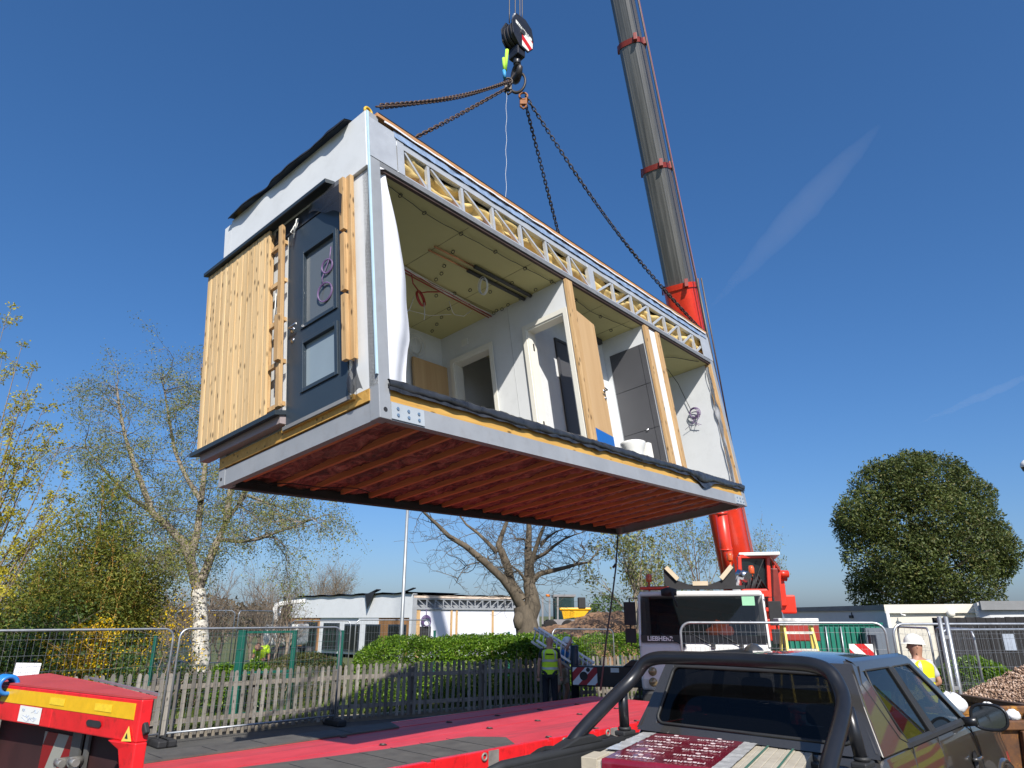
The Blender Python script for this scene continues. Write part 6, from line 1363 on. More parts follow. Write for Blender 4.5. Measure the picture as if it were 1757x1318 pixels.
mb.build_each('mat_joint', M_black, tr)
mb = MB(); g_ = random.Random(5); x = -4.1
while x < 5.0:
    e = min(5.2, x + g_.choice((.42, .55, .9))); mb.box(x, e - .006, -.02, .06, DZ_ - .22, DZ_ + .035 + g_.uniform(-.004, .004)); x = e + (.10 if g_.random() < .5 else 0)
mb.box(-4.1, 5.2, .0, .05, DZ_ - .24, DZ_ + .015)
mb.build('side_rail', M_trred, tr, bevel=.008)
mb = MB(); mb.box(-4.1, 5.2, TW, TW + .06, DZ_ - .22, DZ_ + .004); mb.build('side_rail', M_trred, tr, bevel=.008)
mb = MB()
for x in (-.42, .98, 1.9, 3.1): mb.box(x, x + .16, -.028, .05, DZ_ - .16, DZ_ + .03); mb.ring((x - .07, -.03, DZ_ - .02), (0, 1, 0), .035, .012, 14, 6)
mb.build_each('stake_pocket', mat('pocket_grey', (.25, .23, .21), .6, .3, .25, 7), tr)
mb = MB(); mb.box(-4.1, 5.2, -.015, .02, .32, DZ_ - .22); mb.build('side_skirt', M_trred, tr)
mb = MB(); 
for k in range(12): x = -3.9 + .76 * k; mb.box(x, x + .5, -.024, -.016, .40, .50)
mb.build('side_reflector', mat('amber_tape', (.72, .42, .02), .35, 0, .06, 7), tr)
for x in (.55, 1.75, 2.95):
    mb = MB(); mb.cyl((x, -.03, .36), (x, .3, .36), .36, 28); mb.build('wheel', M_black, tr, bevel=.04)
    mb = MB(); ps = []
    for k in range(13): a = math.pi * k / 12; ps += [(x + .52 * math.cos(a), -.03, .34 + .50 * math.sin(a) * .76)]
    mb.prism(ps, (0, .02, 0)); mb.build('wheel_arch', M_black, tr)
for x in (-.9, .9, 1.9, 2.9, 3.9):
    for y in (.22, 1.30, 2.14):
        mb = MB(); mb.cyl((x, y, DZ_ + .001), (x, y, DZ_ + .004), .05, 16); o = mb.build('lashing_cup', M_black, tr); mb = MB(); mb.ring((x, y, DZ_ + .010), (.1, 0, 1), .035, .007, 14, 5); mb.build('lashing_ring', mat('worn_ring', (.12, .10, .09), .5, .5, .2, 9), o)
# headboard: folded portal with yellow retroreflective band
hR = (-4.26, -.10); hM = (-4.50, 1.25); hL = (-4.80, 2.80); ZT = 1.60
def P2(a, z, b=0): return (a[0] + b, a[1], z)
hb_ = MB()
for p, q in ((hR, hM), (hM, hL)): 
    hb_.prism([P2(p, ZT - .30), P2(q, ZT - .30 + (.05 if q == hM else 0) * 0), P2(q, ZT), P2(p, ZT)], (.09, 0, 0))
hb_.build('headboard', M_trred, tr, bevel=.01)
mb = MB(); mb.prism([P2(hR, .55), (hR[0] - .03, hR[1] + .16, .55), (hR[0] - .03, hR[1] + .16, 1.1), (hR[0] - .05, hR[1] + .20, 1.24), (hR[0] - .10, hR[1] + .32, ZT - .30), P2(hR, ZT - .30)], (.09, 0, 0)); mb.prism([P2(hL, .55), (hL[0] + .03, hL[1] - .2, .55), (hL[0] + .06, hL[1] - .35, ZT - .3), P2(hL, ZT - .3)], (.09, 0, 0)); mb.prism([(hR[0] - .05, hR[1] + .18, .86), (hR[0] - .06, hR[1] + .48, .86), (hR[0] - .06, hR[1] + .48, .55), (hR[0] - .05, hR[1] + .18, .55)], (.07, 0, 0)); mb.build_each('headboard_pillar', M_trred, tr, bevel=.01)
mb = MB(); mb.prism([P2(hR, ZT + .001), P2(hM, ZT + .001), P2(hL, ZT + .001), (hL[0] + .62, hL[1], ZT + .03), (hM[0] + .36, hM[1], ZT + .02), (hR[0] + .11, hR[1], ZT + .001)], (0, 0, .015)); mb.build('headboard_top', mat('faded_top_red', (.42, .05, .05), .6, 0, .12, 3), tr)
mb = MB(); mb.bar((hR[0] + .12, hR[1], ZT + .03), (hM[0] + .40, hM[1] + .5, ZT + .05), .012, .02); mb.build('edge_trim', M_galv, tr)
M_band = mat('retro_yellow', (.72, .42, .01), .35, 0, .08, 14)
mb = MB()
for p, q in ((hR, hM), (hM, hL)):
    a = Vector(P2(p, 0)).lerp(Vector(P2(q, 0)), .05 if p == hR else 0); b = Vector(P2(q, 0)); nx = Vector((-.004, 0, 0)); mb.prism([a + nx + Vector((0, 0, ZT - .145)), b + nx + Vector((0, 0, ZT - .145)), b + nx + Vector((0, 0, ZT - .03)), a + nx + Vector((0, 0, ZT - .03))], (.003, 0, 0))
mb.build('reflective_band', M_band, tr)
tF = (Vector(P2(hR, 0)) - Vector(P2(hM, 0))).normalized(); rotF = Matrix(((tF.x, 0, -abs(tF.y), 0), (tF.y, 0, tF.x * (1 if tF.y < 0 else 1), 0), (0, 1, 0, 0), (0, 0, 0, 1)))
nF = Vector((tF.y, -tF.x, 0)); nF = nF if nF.x < 0 else -nF
def onF(f, z, d=.006): return Vector(P2(hM, 0)).lerp(Vector(P2(hR, 0)), f) + nF * d + Vector((0, 0, z))
def plate(name, f0, f1, z0, z1, d, m, parent=tr): mb = MB(); mb.prism([onF(f0, z0, d), onF(f1, z0, d), onF(f1, z1, d), onF(f0, z1, d)], nF * .002); return mb.build(name, m, parent)
for f in (.04, .60): plate('band_label', f - .08, f + .11, ZT - .115, ZT - .06, .006, mat('label_yellow', (.80, .55, .03), .4, 0, .12, 30))
st = plate('instruction_sticker', -.42, -.12, ZT - .285, ZT - .155, .008, M_offwhite)
mb = MB(); 
g_ = random.Random(8)
for f, z, w in ((-.38, ZT - .19, .04), (-.36, ZT - .235, .12), (-.25, ZT - .19, .10), (-.24, ZT - .245, .08), (-.37, ZT - .262, .2)):
    q = [onF(f + w * k / 7, z + g_.uniform(-.014, .014), .0108) for k in range(8)]; mb.tube(q, .0016, 4)
    mb.tube([onF(f + w * .5 + .012 * math.cos(k), z + .012 * math.sin(k), .0108) for k in range(7)], .0014, 4)
mb.build('sticker_drawing', mat('sticker_blue', (.30, .38, .55), .5, 0, .3, 20), st)
mb = MB(); 
for k in range(8): pass
a = [onF(.54 + sgn * .055 + .03 * math.cos(t_), ZT - .21 + .024 * math.sin(t_), .008) for sgn, t0 in ((1, -90), (-1, 90)) for t_ in [R_(t0 + 22.5 * k) for k in range(9)]]; mb.prism(a, nF * .002); mb.build('slot_hole', M_black, tr)
mb = MB(); mb.prism([onF(.87, ZT - .30, .01), onF(.97, ZT - .29, .01), onF(.925, ZT - .19, .01)], nF * .002); wt = mb.build('warning_triangle', mat('warn_yellow', (.80, .58, .10), .45, 0, .05, 9), tr)
mb = MB(); mb.prism([onF(.905, ZT - .275, .014), onF(.935, ZT - .275, .014), onF(.92, ZT - .235, .014)], nF * .001); mb.build('triangle_symbol', M_black, wt)
# recess behind the headboard: flat panel coloured dark for the cavity's shade, striped board, air couplings
mb = MB(); q0 = onF(-.95, .45, -.16); q1 = onF(.64, .45, -.16); up = Vector((0, 0, ZT - .32 - .45)); mb.prism([q0, q1, q1 + up, q0 + up], nF * -.03); mb.build('recess_shade_panel', mat('recess_shade_dark', (.03, .008, .008), .7, 0, .3, 4), tr)
mb = MB(); q0 = onF(-.26, .45, -.145); q1 = onF(.16, .45, -.145); mb.prism([q0, q1, q1 + Vector((0, 0, .78)), q0 + Vector((0, 0, .78))], nF * -.02); mb.build('striped_board', stripemat('zebra_board', '#7d1214', '#8f9088', 3.4, (.15, .8, .35)), tr)
mb = MB(); mb.prism([onF(.14, .6, -.12), onF(.25, .6, -.12), onF(.25, 1.28, -.12), onF(.14, 1.28, -.12)], nF * -.02); mb.prism([onF(.30, .7, -.12), onF(.34, .7, -.12), onF(.34, 1.3, -.12), onF(.30, 1.3, -.12)], nF * -.02); mb.build('coupling_bracket', mat('bracket_grey', (.10, .10, .095), .6, .2, .2, 6), tr)
for f, z in ((.15, 1.05), (.31, 1.08)):
    mb = MB(); c = onF(f, z, -.11); mb.tube([c, c + nF * .10], .035, 12); mb.tube([c + nF * .08, c + nF * .09 + tF * .10], .03, 10); mb.tube([c + nF * .03 - Vector((0, 0, .02)), c + nF * .04 - Vector((0, 0, .10))], .022, 8); mb.build('air_coupling', mat('coupling_alu', (.35, .34, .31), .35, .6, .2, 9), tr)
mb = MB(); c = onF(1.0, ZT - .17, -.05); mb.bar(c, c + tF * .05 - Vector((0, 0, .07)), .04, .05); mb.build('marker_lamp', M_black, tr, bevel=.01)
mb = MB(); c = onF(-.72, ZT + .02, .03); 
for k in range(5): mb.ring(c + tF * (.034 * k) + Vector((0, 0, -.02)), tF, .075, .02, 18, 8)
mb.tube([c + tF * -.1, c + Vector((0, 0, -.1)), c + Vector((0, 0, -.3)) - tF * .1], .02, 6); mb.build('air_hose', mat('hose_blue', (.02, .19, .55), .35, 0, .08, 6), tr)
# ================================================================== pickup
PHD = R_(44); PF = Vector((math.sin(PHD), math.cos(PHD), 0)); PR = Vector((math.cos(PHD), -math.sin(PHD), 0)); PZ = .17
pk = empty('pickup_truck', mat=frame_from(Vector((1.56, 5.13, PZ)), PR, PF, Vector((0, 0, 1))), label='dark grey double cab pickup with black roll bar, seen from behind', cat='pickup')
n = NT('car_grey'); v = n.coord('Object'); fl = n.noise(v, 900, 2, .5)
n.set(Base_Color=n.ramp(fl, [(.3, (.050, .047, .043)), (.7, (.115, .108, .098))]), Metallic=.55, Roughness=.32, Coat_Weight=1.0, Coat_Roughness=.03); M_car = n.m
M_plast = mat('grained_plastic', (.020, .021, .022), .55, 0, .15, 5, .2, 120)
M_tint = glassmat('tinted_window', (.006, .007, .008), .015, .22)
# local axes: x right, y forward (rear window at y=0), z up from the road
def sidex(z, y=0.8):  # half width of the body at height z
    if z <= 1.02: return .90 + .015 * math.sin((z - .3) * 4)
    if z <= 1.25: return .915 - (z - 1.02) * .20
    return .868 - (z - 1.25) * .42
def body_loft():
    mb = MB(); ys = [-.02, .1, .45, .9, 1.4, 1.9, 2.15, 2.5, 2.9, 3.2, 3.38, 3.47]
    secs = []
    for y in ys:
        top = 1.25 if y < 2.0 else 1.25 - .035 * (y - 2.0) - .09 * max(0, y - 2.0) ** 1.6; nose = max(0, (y - 2.9)) ; tz = min(top, 1.25)
        sec = []
        for z in (.34, .5, .7, .9, 1.02, min(1.10, tz - .03), tz):
            x = sidex(min(z, 1.25)) - .28 * nose ** 1.8; 
            if 2.15 < y < 3.35 and .4 < z < 1.0: x += .03
            sec.append((x, y, z))
        if y < 2.02: inner = [(sidex(1.25) - .05, y, tz), (0, y, tz)] 
        else: inner = [(sidex(1.25) - .12 - .25 * nose, y, tz + .035), (0, y, tz + .07)]
        secs.append(sec + inner)
    K = len(secs[0])
    for sgn in (1, -1):
        o = len(mb.v)
        for s_ in secs: mb.v += [(p[0] * sgn, p[1], p[2]) for p in s_]
        for i in range(len(secs) - 1):
            for k in range(K - 1): mb.f.append((o + i * K + k, o + i * K + k + 1, o + (i + 1) * K + k + 1, o + (i + 1) * K + k)); mb.smooth.append(k not in (5, 6))
        e = o + (len(secs) - 1) * K; mb.f.append(tuple(e + k for k in range(K))); mb.smooth.append(False)
        mb.f.append(tuple(o + k for k in range(K))); mb.smooth.append(False)
    return mb
body = body_loft().build('body', M_car, pk)
body.modifiers.new('sub', 'SUBSURF').levels = 1; body.modifiers['sub'].render_levels = 2
# load bed
mb = MB()
for sx in (-1, 1):
    mb.prism([(sx * .90, -1.62, .40), (sx * .90, -1.62, 1.0), (sx * .85, -1.62, 1.175), (sx * .75, -1.62, 1.175), (sx * .75, -1.62, .62), (sx * .80, -1.62, .40)], (0, 1.57, 0))
mb.box(-.80, .80, -1.62, -.05, .55, .62); mb.box(-.80, .80, -.10, -.05, .62, 1.19)
mb.build('load_bed', M_car, pk, bevel=.012)
mb = MB(); mb.box(-.85, .85, -1.67, -1.62, .55, 1.16); tg = mb.build('tailgate', M_car, pk, bevel=.02); mb = MB(); mb.box(-.2, .2, -1.70, -1.67, .95, 1.05); mb.build('handle', M_plast, tg, bevel=.01)
for sx in (-1, 1):
    mb = MB(); mb.tube([(sx * .80, -1.64, 1.12), (sx * .80, -1.60, 1.17), (sx * .80, -1.5, 1.188), (sx * .80, -.9, 1.192), (sx * .80, -.06, 1.192)], .032, 10); mb.box(min(sx * .73, sx * .77), max(sx * .73, sx * .77), -1.62, -.06, 1.0, 1.18); mb.build('bed_rail_cap', M_plast, pk)
    mb = MB(); mb.box(min(sx * .78, sx * .70), max(sx * .78, sx * .70), -1.0, -.45, .62, .85); mb.build('wheel_housing', M_plast, pk, bevel=.05)
mb = MB(); mb.box(-.74, .74, -1.61, -.10, .622, .64); mb.build('bed_liner', M_plast, pk)
# greenhouse
def sp(y, z, d=0.0, sx=1): return (sx * (sidex(z) + d), y, z)
roof = MB()
def rooff(a, b):
    x = -1 + 2 * a; y = .30 + 1.52 * b; hwid = .66 - .03 * abs(b - .5); zz = 1.69 + .085 * (1 - abs(x) ** 2.6) * 1.0 - .035 * (2 * b - 1) ** 2 - (.03 if b > .95 else 0) - .02 * (1 - b) ** 3
    return (x * hwid, y, zz)
roof.grid(rooff, 20, 12); roof.grid(lambda a, b: Vector(rooff(a, b)) - Vector((0, 0, .045)), 20, 12); rf_ = roof.build('roof', M_car, pk)
for sx in (-1, 1):
    def pil(name, m, pts, d0=.004, th=-.05):
        mb = MB(); mb.prism([sp(y, z, d0, sx) for y, z in pts], (sx * th, 0, .02)); return mb.build(name, m, pk, bevel=.006)
    pil('rear_pillar', M_car, [(.02, 1.24), (.62, 1.24), (.50, 1.34), (.44, 1.68), (.34, 1.74), (.30, 1.74), (.14, 1.5)])
    pil('centre_pillar', M_plast, [(1.10, 1.25), (1.24, 1.25), (1.10, 1.69), (.99, 1.69)])
    pil('front_pillar', M_car, [(2.02, 1.25), (2.14, 1.25), (1.80, 1.56), (1.55, 1.74), (1.42, 1.74), (1.50, 1.69), (1.72, 1.52)])
    pil('roof_rail', M_car, [(.40, 1.685), (1.50, 1.685), (1.50, 1.75), (.34, 1.75)])
    pil('window_sill_trim', M_plast, [(.50, 1.235), (2.06, 1.235), (2.05, 1.262), (.52, 1.262)], .008, -.02)
    for nm, pts in (('side_window', [(.56, 1.26), (1.12, 1.26), (1.00, 1.69), (.50, 1.69), (.47, 1.6)]), ('side_window', [(1.22, 1.26), (2.03, 1.26), (1.75, 1.50), (1.47, 1.69), (1.09, 1.69)])):
        mb = MB(); mb.add([sp(y, z, -.012, sx) for y, z in pts], [tuple(range(len(pts)))]); mb.build(nm, M_tint, pk)
        mb = MB(); pp = [Vector(sp(y, z, -.004, sx)) for y, z in pts]; mb.tube(pp, .010, 6, closed=True); mb.build('window_seal', M_plast, pk)
    # door shut lines, handle, mirror
    mb = MB(); mb.tube([sp(.60, 1.24, .002, sx), sp(.52, 1.0, .004, sx), sp(.56, .7, .004, sx)], .005, 4); mb.tube([sp(1.19, 1.24, .002, sx), sp(1.20, .98, .004, sx), sp(1.2, .5, .004, sx)], .005, 4); mb.tube([sp(2.10, 1.22, .002, sx), sp(2.16, .98, .006, sx), sp(2.15, .5, .006, sx)], .005, 4)
    mb.tube([sp(.40, 1.72, .008, sx), sp(.30, 1.62, .004, sx), sp(.44, 1.30, .004, sx), sp(.60, 1.245, .003, sx)], .0045, 4); mb.build('shut_line', M_black, pk)
    for y in (1.0, 1.95):
        mb = MB(); mb.lathe([(0, -.005), (.06, -.004), (.065, .004)], (0, 0, 0), 16, 'x'); mb.xf(Matrix.Translation((sx * .914, y - .03, 1.0))); mb.build('handle_cup', M_black, pk)
        mb = MB(); mb.tube([(sx * .915, y - .11, 1.01), (sx * .945, y - .08, 1.01), (sx * .945, y + .04, 1.01), (sx * .915, y + .07, 1.01)], .013, 7); mb.build('door_handle', M_car, pk)
    mb = MB(); cx_ = sx * 1.045; mb.grid(lambda a, b: (lambda th, ph: (cx_ + .125 * math.copysign(abs(math.cos(th)) ** .75, math.cos(th)) * math.cos(ph) , 1.98 + .075 * math.sin(ph) + .02, 1.30 + .095 * math.copysign(abs(math.sin(th)) ** .75, math.sin(th)) * math.cos(ph)))(2 * math.pi * a, math.pi / 2 * b), 24, 8); mb.tube([(sx * .86, 2.0, 1.25), (sx * .96, 2.0, 1.265)], .035, 8); mm = mb.build('door_mirror', M_blackpaint, pk)
    mb = MB(); mb.tube([(cx_ + .120 * math.copysign(abs(math.cos(t_)) ** .75, math.cos(t_)), 1.995, 1.30 + .09 * math.copysign(abs(math.sin(t_)) ** .75, math.sin(t_))) for t_ in [2 * math.pi * k / 24 for k in range(24)]], .012, 6, closed=True); mb.build('mirror_rim', M_blackpaint, mm)
    mb = MB(); mb.add([(cx_ + .115 * math.copysign(abs(math.cos(t_)) ** .75, math.cos(t_)), 1.998, 1.30 + .085 * math.copysign(abs(math.sin(t_)) ** .75, math.sin(t_))) for t_ in [2 * math.pi * k / 24 for k in range(24)]], [tuple(range(24))]); mb.build('mirror_glass', mat('mirror_silver', (.30, .33, .36), .03, 1.0, .02, 2), mm)
    # wheels and arches
    for y in (-1.02, 2.72):
        mb = MB(); mb.tube([(sx * .68, y, .39), (sx * .70, y, .39), (sx * .90, y, .39), (sx * .92, y, .39)], [.33, .39, .39, .35], 28); w_ = mb.build('wheel', M_black, pk); mb = MB(); mb.cyl((sx * .9, y, .39), (sx * .925, y, .39), .24, 18); mb.build('rim', M_galv, w_)
        mb = MB(); mb.tube([(sx * .925, y + .47 * math.cos(math.pi * k / 12), .42 + .47 * math.sin(math.pi * k / 12)) for k in range(13)], .03, 6); mb.build('arch_flare', M_car, pk)
        mb = MB(); mb.cyl((sx * .80, y, .42), (sx * .925, y, .42), .45, 26); mb.build('wheel_arch', M_black, pk)
# rear panel, rear window
def rp(x, z): return (x, .02 + (z - 1.25) * .44, z)
mb = MB(); zb, zt = 1.29, 1.675; outer = [(-.86, 1.23), (.86, 1.23), (.68, 1.74), (-.68, 1.74)]; inner = [(-.70, zb), (.70, zb), (.62, zt), (-.62, zt)]
V_ = [Vector(rp(*p)) for p in outer + inner]; V2 = [p + Vector((0, .05, -.0)) for p in V_]
mb.add(V_ + V2, [(0, 1, 5, 4), (1, 2, 6, 5), (2, 3, 7, 6), (3, 0, 4, 7), (8, 9, 13, 12), (9, 10, 14, 13), (10, 11, 15, 14), (11, 8, 12, 15), (4, 5, 13, 12), (5, 6, 14, 13), (6, 7, 15, 14), (7, 4, 12, 15)]); mb.build('rear_panel', M_car, pk, bevel=.008)
mb = MB(); cor = []
for (x, z, a0) in ((.70 - .06, zb + .05, -90), (.62 - .05, zt - .05, 0), (-.62 + .05, zt - .05, 90), (-.70 + .06, zb + .05, 180)):
    for k in range(6): a = R_(a0 + 90 * k / 5); cor.append((x + .058 * math.cos(a), z + .05 * math.sin(a)))
mb.add([Vector(rp(*p)) + Vector((0, .006, 0)) for p in cor], [tuple(range(len(cor)))]); rw = mb.build('rear_window', glassmat('rear_glass', (.002, .0022, .0025), .02, .07), pk)
rw.data.materials[0].node_tree.nodes['Principled BSDF'].inputs['Specular IOR Level'].default_value = .28
mb = MB(); mb.tube([Vector(rp(*p)) + Vector((0, -.002, 0)) for p in cor], .012, 6, closed=True); mb.build('window_seal', M_plast, rw)
mb = MB(); g_ = random.Random(2)
ps_ = [Vector(rp(.34, 1.62)) + Vector((0, .5, 0))]
# cabin interior: seats, headrests, dash papers, windscreen
mb = MB()
for x in (-.38, .38):
    mb.box(x - .24, x + .24, 1.0, 1.14, .8, 1.36); mb.box(x - .13, x + .13, 1.03, 1.12, 1.39, 1.56)
mb.box(-.68, .68, .35, .48, .8, 1.32)
for x in (-.4, .4): mb.box(x - .12, x + .12, .36, .44, 1.33, 1.46)
mb.build_each('seat', mat('seat_cloth', (.022, .022, .025), .8, 0, .2, 8), pk, bevel=.04)
mb = MB(); mb.box(-.80, .80, 1.75, 2.10, 1.0, 1.24); mb.build('dashboard', M_plast, pk, bevel=.05)
mb = MB(); mb.add([(-.76, 2.08, 1.25), (.76, 2.08, 1.25), (.62, 1.52, 1.73), (-.62, 1.52, 1.73)], [(0, 1, 2, 3)]); mb.build('windscreen', glassmat('car_screen', (.02, .03, .03), .02, .75), pk)
mb = MB(); mb.box(.16, .36, 1.99, 2.0, 1.28, 1.44); mb.build('paper', mat('paper_green', (.03, .38, .22), .6, 0, .1, 12), pk)
mb = MB(); mb.box(.48, .62, 1.94, 1.95, 1.28, 1.46); mb.build('paper', mat('paper_yellow', (.75, .68, .18), .6, 0, .1, 12), pk)
mb = MB(); mb.box(-.1, .1, 1.56, 1.6, 1.60, 1.67); mb.build('interior_mirror', M_black, pk, bevel=.02)
mb = MB(); mb.box(-.70, .70, .06, 1.9, .5, .56); mb.build('cabin_floor', M_black, pk)
# roof pod aerial
mb = MB(); mb.lathe([(0, .05), (.03, .045), (.06, .02), (.075, 0)], (-.1, .5, 1.795), 14); mb.xf(Matrix.Identity(4)); mb.build('aerial', M_car, pk)
# sports roll bar
def rbar(sx):
    return
Rr = .047
mb = MB(); xt, zt_ = .62, 1.80; pts = [(-.84, -.80, 1.225), (-.83, -.70, 1.30), (-.80, -.32, 1.50), (-.77, -.20, 1.57), (-.73, -.14, 1.64), (-.68, -.11, 1.715), (-.58, -.10, 1.75), (-.40, -.10, 1.755), (0, -.10, 1.76)]
allp = pts + [(-x, y, z) for x, y, z in pts[::-1][1:]]
def smooth_path(P, it=2):
    P = [Vector(p) for p in P]
    for _ in range(it):
        Q = [P[0]]
        for a, b in zip(P[:-1], P[1:]): Q += [a.lerp(b, .25), a.lerp(b, .75)]
        P = Q + [P[-1]]
    return P
mb.tube(smooth_path(allp), Rr, 16)
for sx in (-1, 1): mb.tube([(sx * .80, -.24, 1.53), (sx * .825, -.20, 1.225)], .036, 14)
rb_ = mb.build('roll_bar', M_blackpaint, pk)
for sx in (-1, 1):
    mb = MB(); mb.prism([(sx * .88, -1.0, 1.215), (sx * .88, -.5, 1.215), (sx * .88, -.62, 1.27), (sx * .88, -.78, 1.27)], (-sx * .10, 0, 0)); mb.box(min(sx * .78, sx * .87), max(sx * .78, sx * .87), -.27, -.12, 1.215, 1.25); mb.tube([(sx * .825, -.2, 1.25), (sx * .825, -.2, 1.275)], .048, 14); mb.build('roll_bar_foot', M_plast, rb_, bevel=.01)
# ================================================================== pack of paving in the bed
pz = 1.40; pF = gp(1097, 1257, pz); pN = gp(962, 1297, pz); pR_ = gp(1380, 1278, pz)
ax = Vector((pR_.x - pF.x, pR_.y - pF.y, 0)).normalized(); ay = Vector((pF.x - pN.x, pF.y - pN.y, 0)).normalized(); am = .85 * math.atan2(ax.y, ax.x) + .15 * (math.atan2(ay.y, ay.x) - math.pi / 2); ax = Vector((math.cos(am), math.sin(am), 0)); ay = Vector((-math.sin(am), math.cos(am), 0)); pw = 1.20; pl_ = 1.07
PM = frame_from(Vector((pF.x, pF.y, 0)) - ay * pl_ , ax, ay, Vector((0, 0, 1)))
pa = empty('paving_pack', mat=PM, label='shrink wrapped pack of paving slabs with maroon printed film standing in the pickup bed', cat='paving pack')
zb_ = PZ + .66
n = NT('sandstone'); v = n.coord('Object'); f = n.noise(v, 6, 7, .65); n.set(Base_Color=n.ramp(f, [(.3, (.34, .30, .235)), (.6, (.45, .41, .33)), (.8, (.52, .47, .39))]), Roughness=.85); n.bump(n.noise(v, 40, 4), .25, .004); M_stone = n.m
mb = MB(); x = 0.0; g_ = random.Random(6)
while x < pw - .01: w_ = .055; mb.box(x, min(pw, x + w_ - .002), 0, pl_, zb_ + .10, pz - .006 - g_.uniform(0, .004)); x += w_
mb.build('slabs', M_stone, pa, bevel=.004)
mb = MB()
for y in (.02, .45, .88): mb.box(0, pw, y, y + .1, zb_, zb_ + .098)
mb.build('bearer', M_pinex, pa)
M_wrap = mat('maroon_film', (.17, .008, .022), .22, 0, .2, 5, .3, 9, dirt='#8a5560', dirt_amt=.25, coat=.5)
wx0, wx1 = .12, .76
def wr(a, b, th=0):
    t = b * 2.0; x = wx0 + (wx1 - wx0) * a; w = .004 * mnoise.noise(Vector((a * 9, b * 12, 2)))
    if t < .8: return (x, -.006 + w, zb_ + .12 + (pz - zb_ - .115) * (t / .8))
    return (x + .16 * (1 - a) * 0, -.006 + (pl_ + .012) * ((t - .8) / 1.2), pz + .004 + w)
mb = MB(); mb.sheet(wr, 24, 40, (0, .002, -.0015)); fm = mb.build('printed_film', M_wrap, pa)
M_print = mat('white_print', (.72, .62, .62), .4, 0, .15, 20)
mb = MB(); flip = Matrix.Rotation(math.pi, 4, 'Z')
text_into(mb, 'Marshalls', .105, Matrix.Translation((.29, -.016, pz - .085)) @ Matrix.Rotation(math.pi / 2, 4, 'X') @ flip, .0006); mb.build('printed_name', M_print, fm); mb = MB()
text_into(mb, 'Marshalls', .105, Matrix.Translation((.29, -.016, pz - .33)) @ Matrix.Rotation(math.pi / 2, 4, 'X') @ flip, .0006); mb.build('printed_name', M_print, fm); mb = MB()
mb.ring((.60, -.014, pz - .09), (0, 1, 0), .035, .004, 18, 4)
for k in range(10): a = 2 * math.pi * k / 10; mb.tube([(.60 + .045 * math.cos(a), -.014, pz - .09 + .045 * math.sin(a)), (.60 + .06 * math.cos(a), -.014, pz - .09 + .06 * math.sin(a))], .004, 4)
mb.build('printed_emblem', M_print, fm)
rows = 0
for j in range(5):
    for i in range(2):
        x = wx0 + .17 + .30 * i; y = .10 + .20 * j; mb = MB()
        text_into(mb, 'Marshalls', .066, Matrix.Translation((x, y, pz + .0105)) @ flip @ Matrix.Rotation(R_(4), 4, 'Z'), .0006); mb.build('printed_name', M_print, fm); mb = MB()
        mb.ring((x + .01, y + .085, pz + .011), (0, 0, 1), .015, .002, 12, 4); mb.build('printed_emblem', M_print, fm)
mb = MB(); mb.sheet(lambda a, b: (wx1 + .005 + .09 * a, pl_ * b + .0, pz + .006 + .006 * mnoise.noise(Vector((a * 4, b * 14, 3)))), 4, 30, (0, 0, .002)); mb.sheet(lambda a, b: (.03 + .10 * a, .30 + (pl_ - .3) * b, pz + .004 + .006 * mnoise.noise(Vector((a * 4, b * 14, 5)))), 4, 30, (0, 0, .002)); mb.sheet(lambda a, b: (wx1 - .14 + .26 * a, -.012 - .01 * mnoise.noise(Vector((a * 5, b * 5, 1))), pz - .02 - .2 * b), 8, 6, (0, .002, 0)); mb.build('clear_film', mat('cloudy_film', (.55, .55, .54), .25, 0, .2, 12, .3, 25, coat=.4), pa)
mb = MB()
for x in (.92, 1.08): mb.box(x, x + .012, -.004, pl_ + .002, pz + .001, pz + .004); mb.box(x, x + .012, -.006, -.003, zb_ + .1, pz + .002)
mb.build('strap', mat('strap_green', (.06, .16, .12), .4, 0, .1, 6), pa)
mb = MB(); mb.box(-.012, .09, -.010, .20, pz - .30, pz + .004); mb.build('corner_board', mat('cardboard', (.42, .37, .28), .8, 0, .1, 5, .2), pa, bevel=.004)
# ================================================================== skips, gravel, rubble bag
def skip(label, org, rz, L, Wd, H, m, frus=.25):
    r = empty('skip', org, rz, label=label, cat='skip'); mb = MB(); th = .03
    lo = [(frus, .12, 0), (L - frus, .12, 0), (L - frus, Wd - .12, 0), (frus, Wd - .12, 0)]; hi = [(0, 0, H), (L, 0, H), (L, Wd, H), (0, Wd, H)]
    li = [(frus, .15, .04), (L - frus, .15, .04), (L - frus, Wd - .15, .04), (frus, Wd - .15, .04)]; hi2 = [(th, th, H), (L - th, th, H), (L - th, Wd - th, H), (th, Wd - th, H)]
    mb.add(lo + hi + li + hi2, [(0, 3, 2, 1)] + [(i, (i + 1) % 4, 4 + (i + 1) % 4, 4 + i) for i in range(4)] + [(8, 9, 10, 11)] + [(8 + i, 12 + i, 12 + (i + 1) % 4, 8 + (i + 1) % 4) for i in range(4)] + [(4 + i, 4 + (i + 1) % 4, 12 + (i + 1) % 4, 12 + i) for i in range(4)])
    mb.build('body', m, r)
    mb = MB()
    for i in range(4): mb.bar(hi[i], hi[(i + 1) % 4], .09, .09)
    for x in (.4, L / 2, L - .4): mb.bar((x + (frus - x) * .0, .055, .1), (x, -.03, H - .05), .07, .06)
    mb.build('rim', m, r, bevel=.012); 
    mb = MB()
    for y in (.25, ): mb.cyl((.08, -.1, H * .62), (.08, .06, H * .62), .05, 12); mb.cyl((L - .08, -.1, H * .62), (L - .08, .06, H * .62), .05, 12)
    mb.build('lifting_lug', m, r); return r
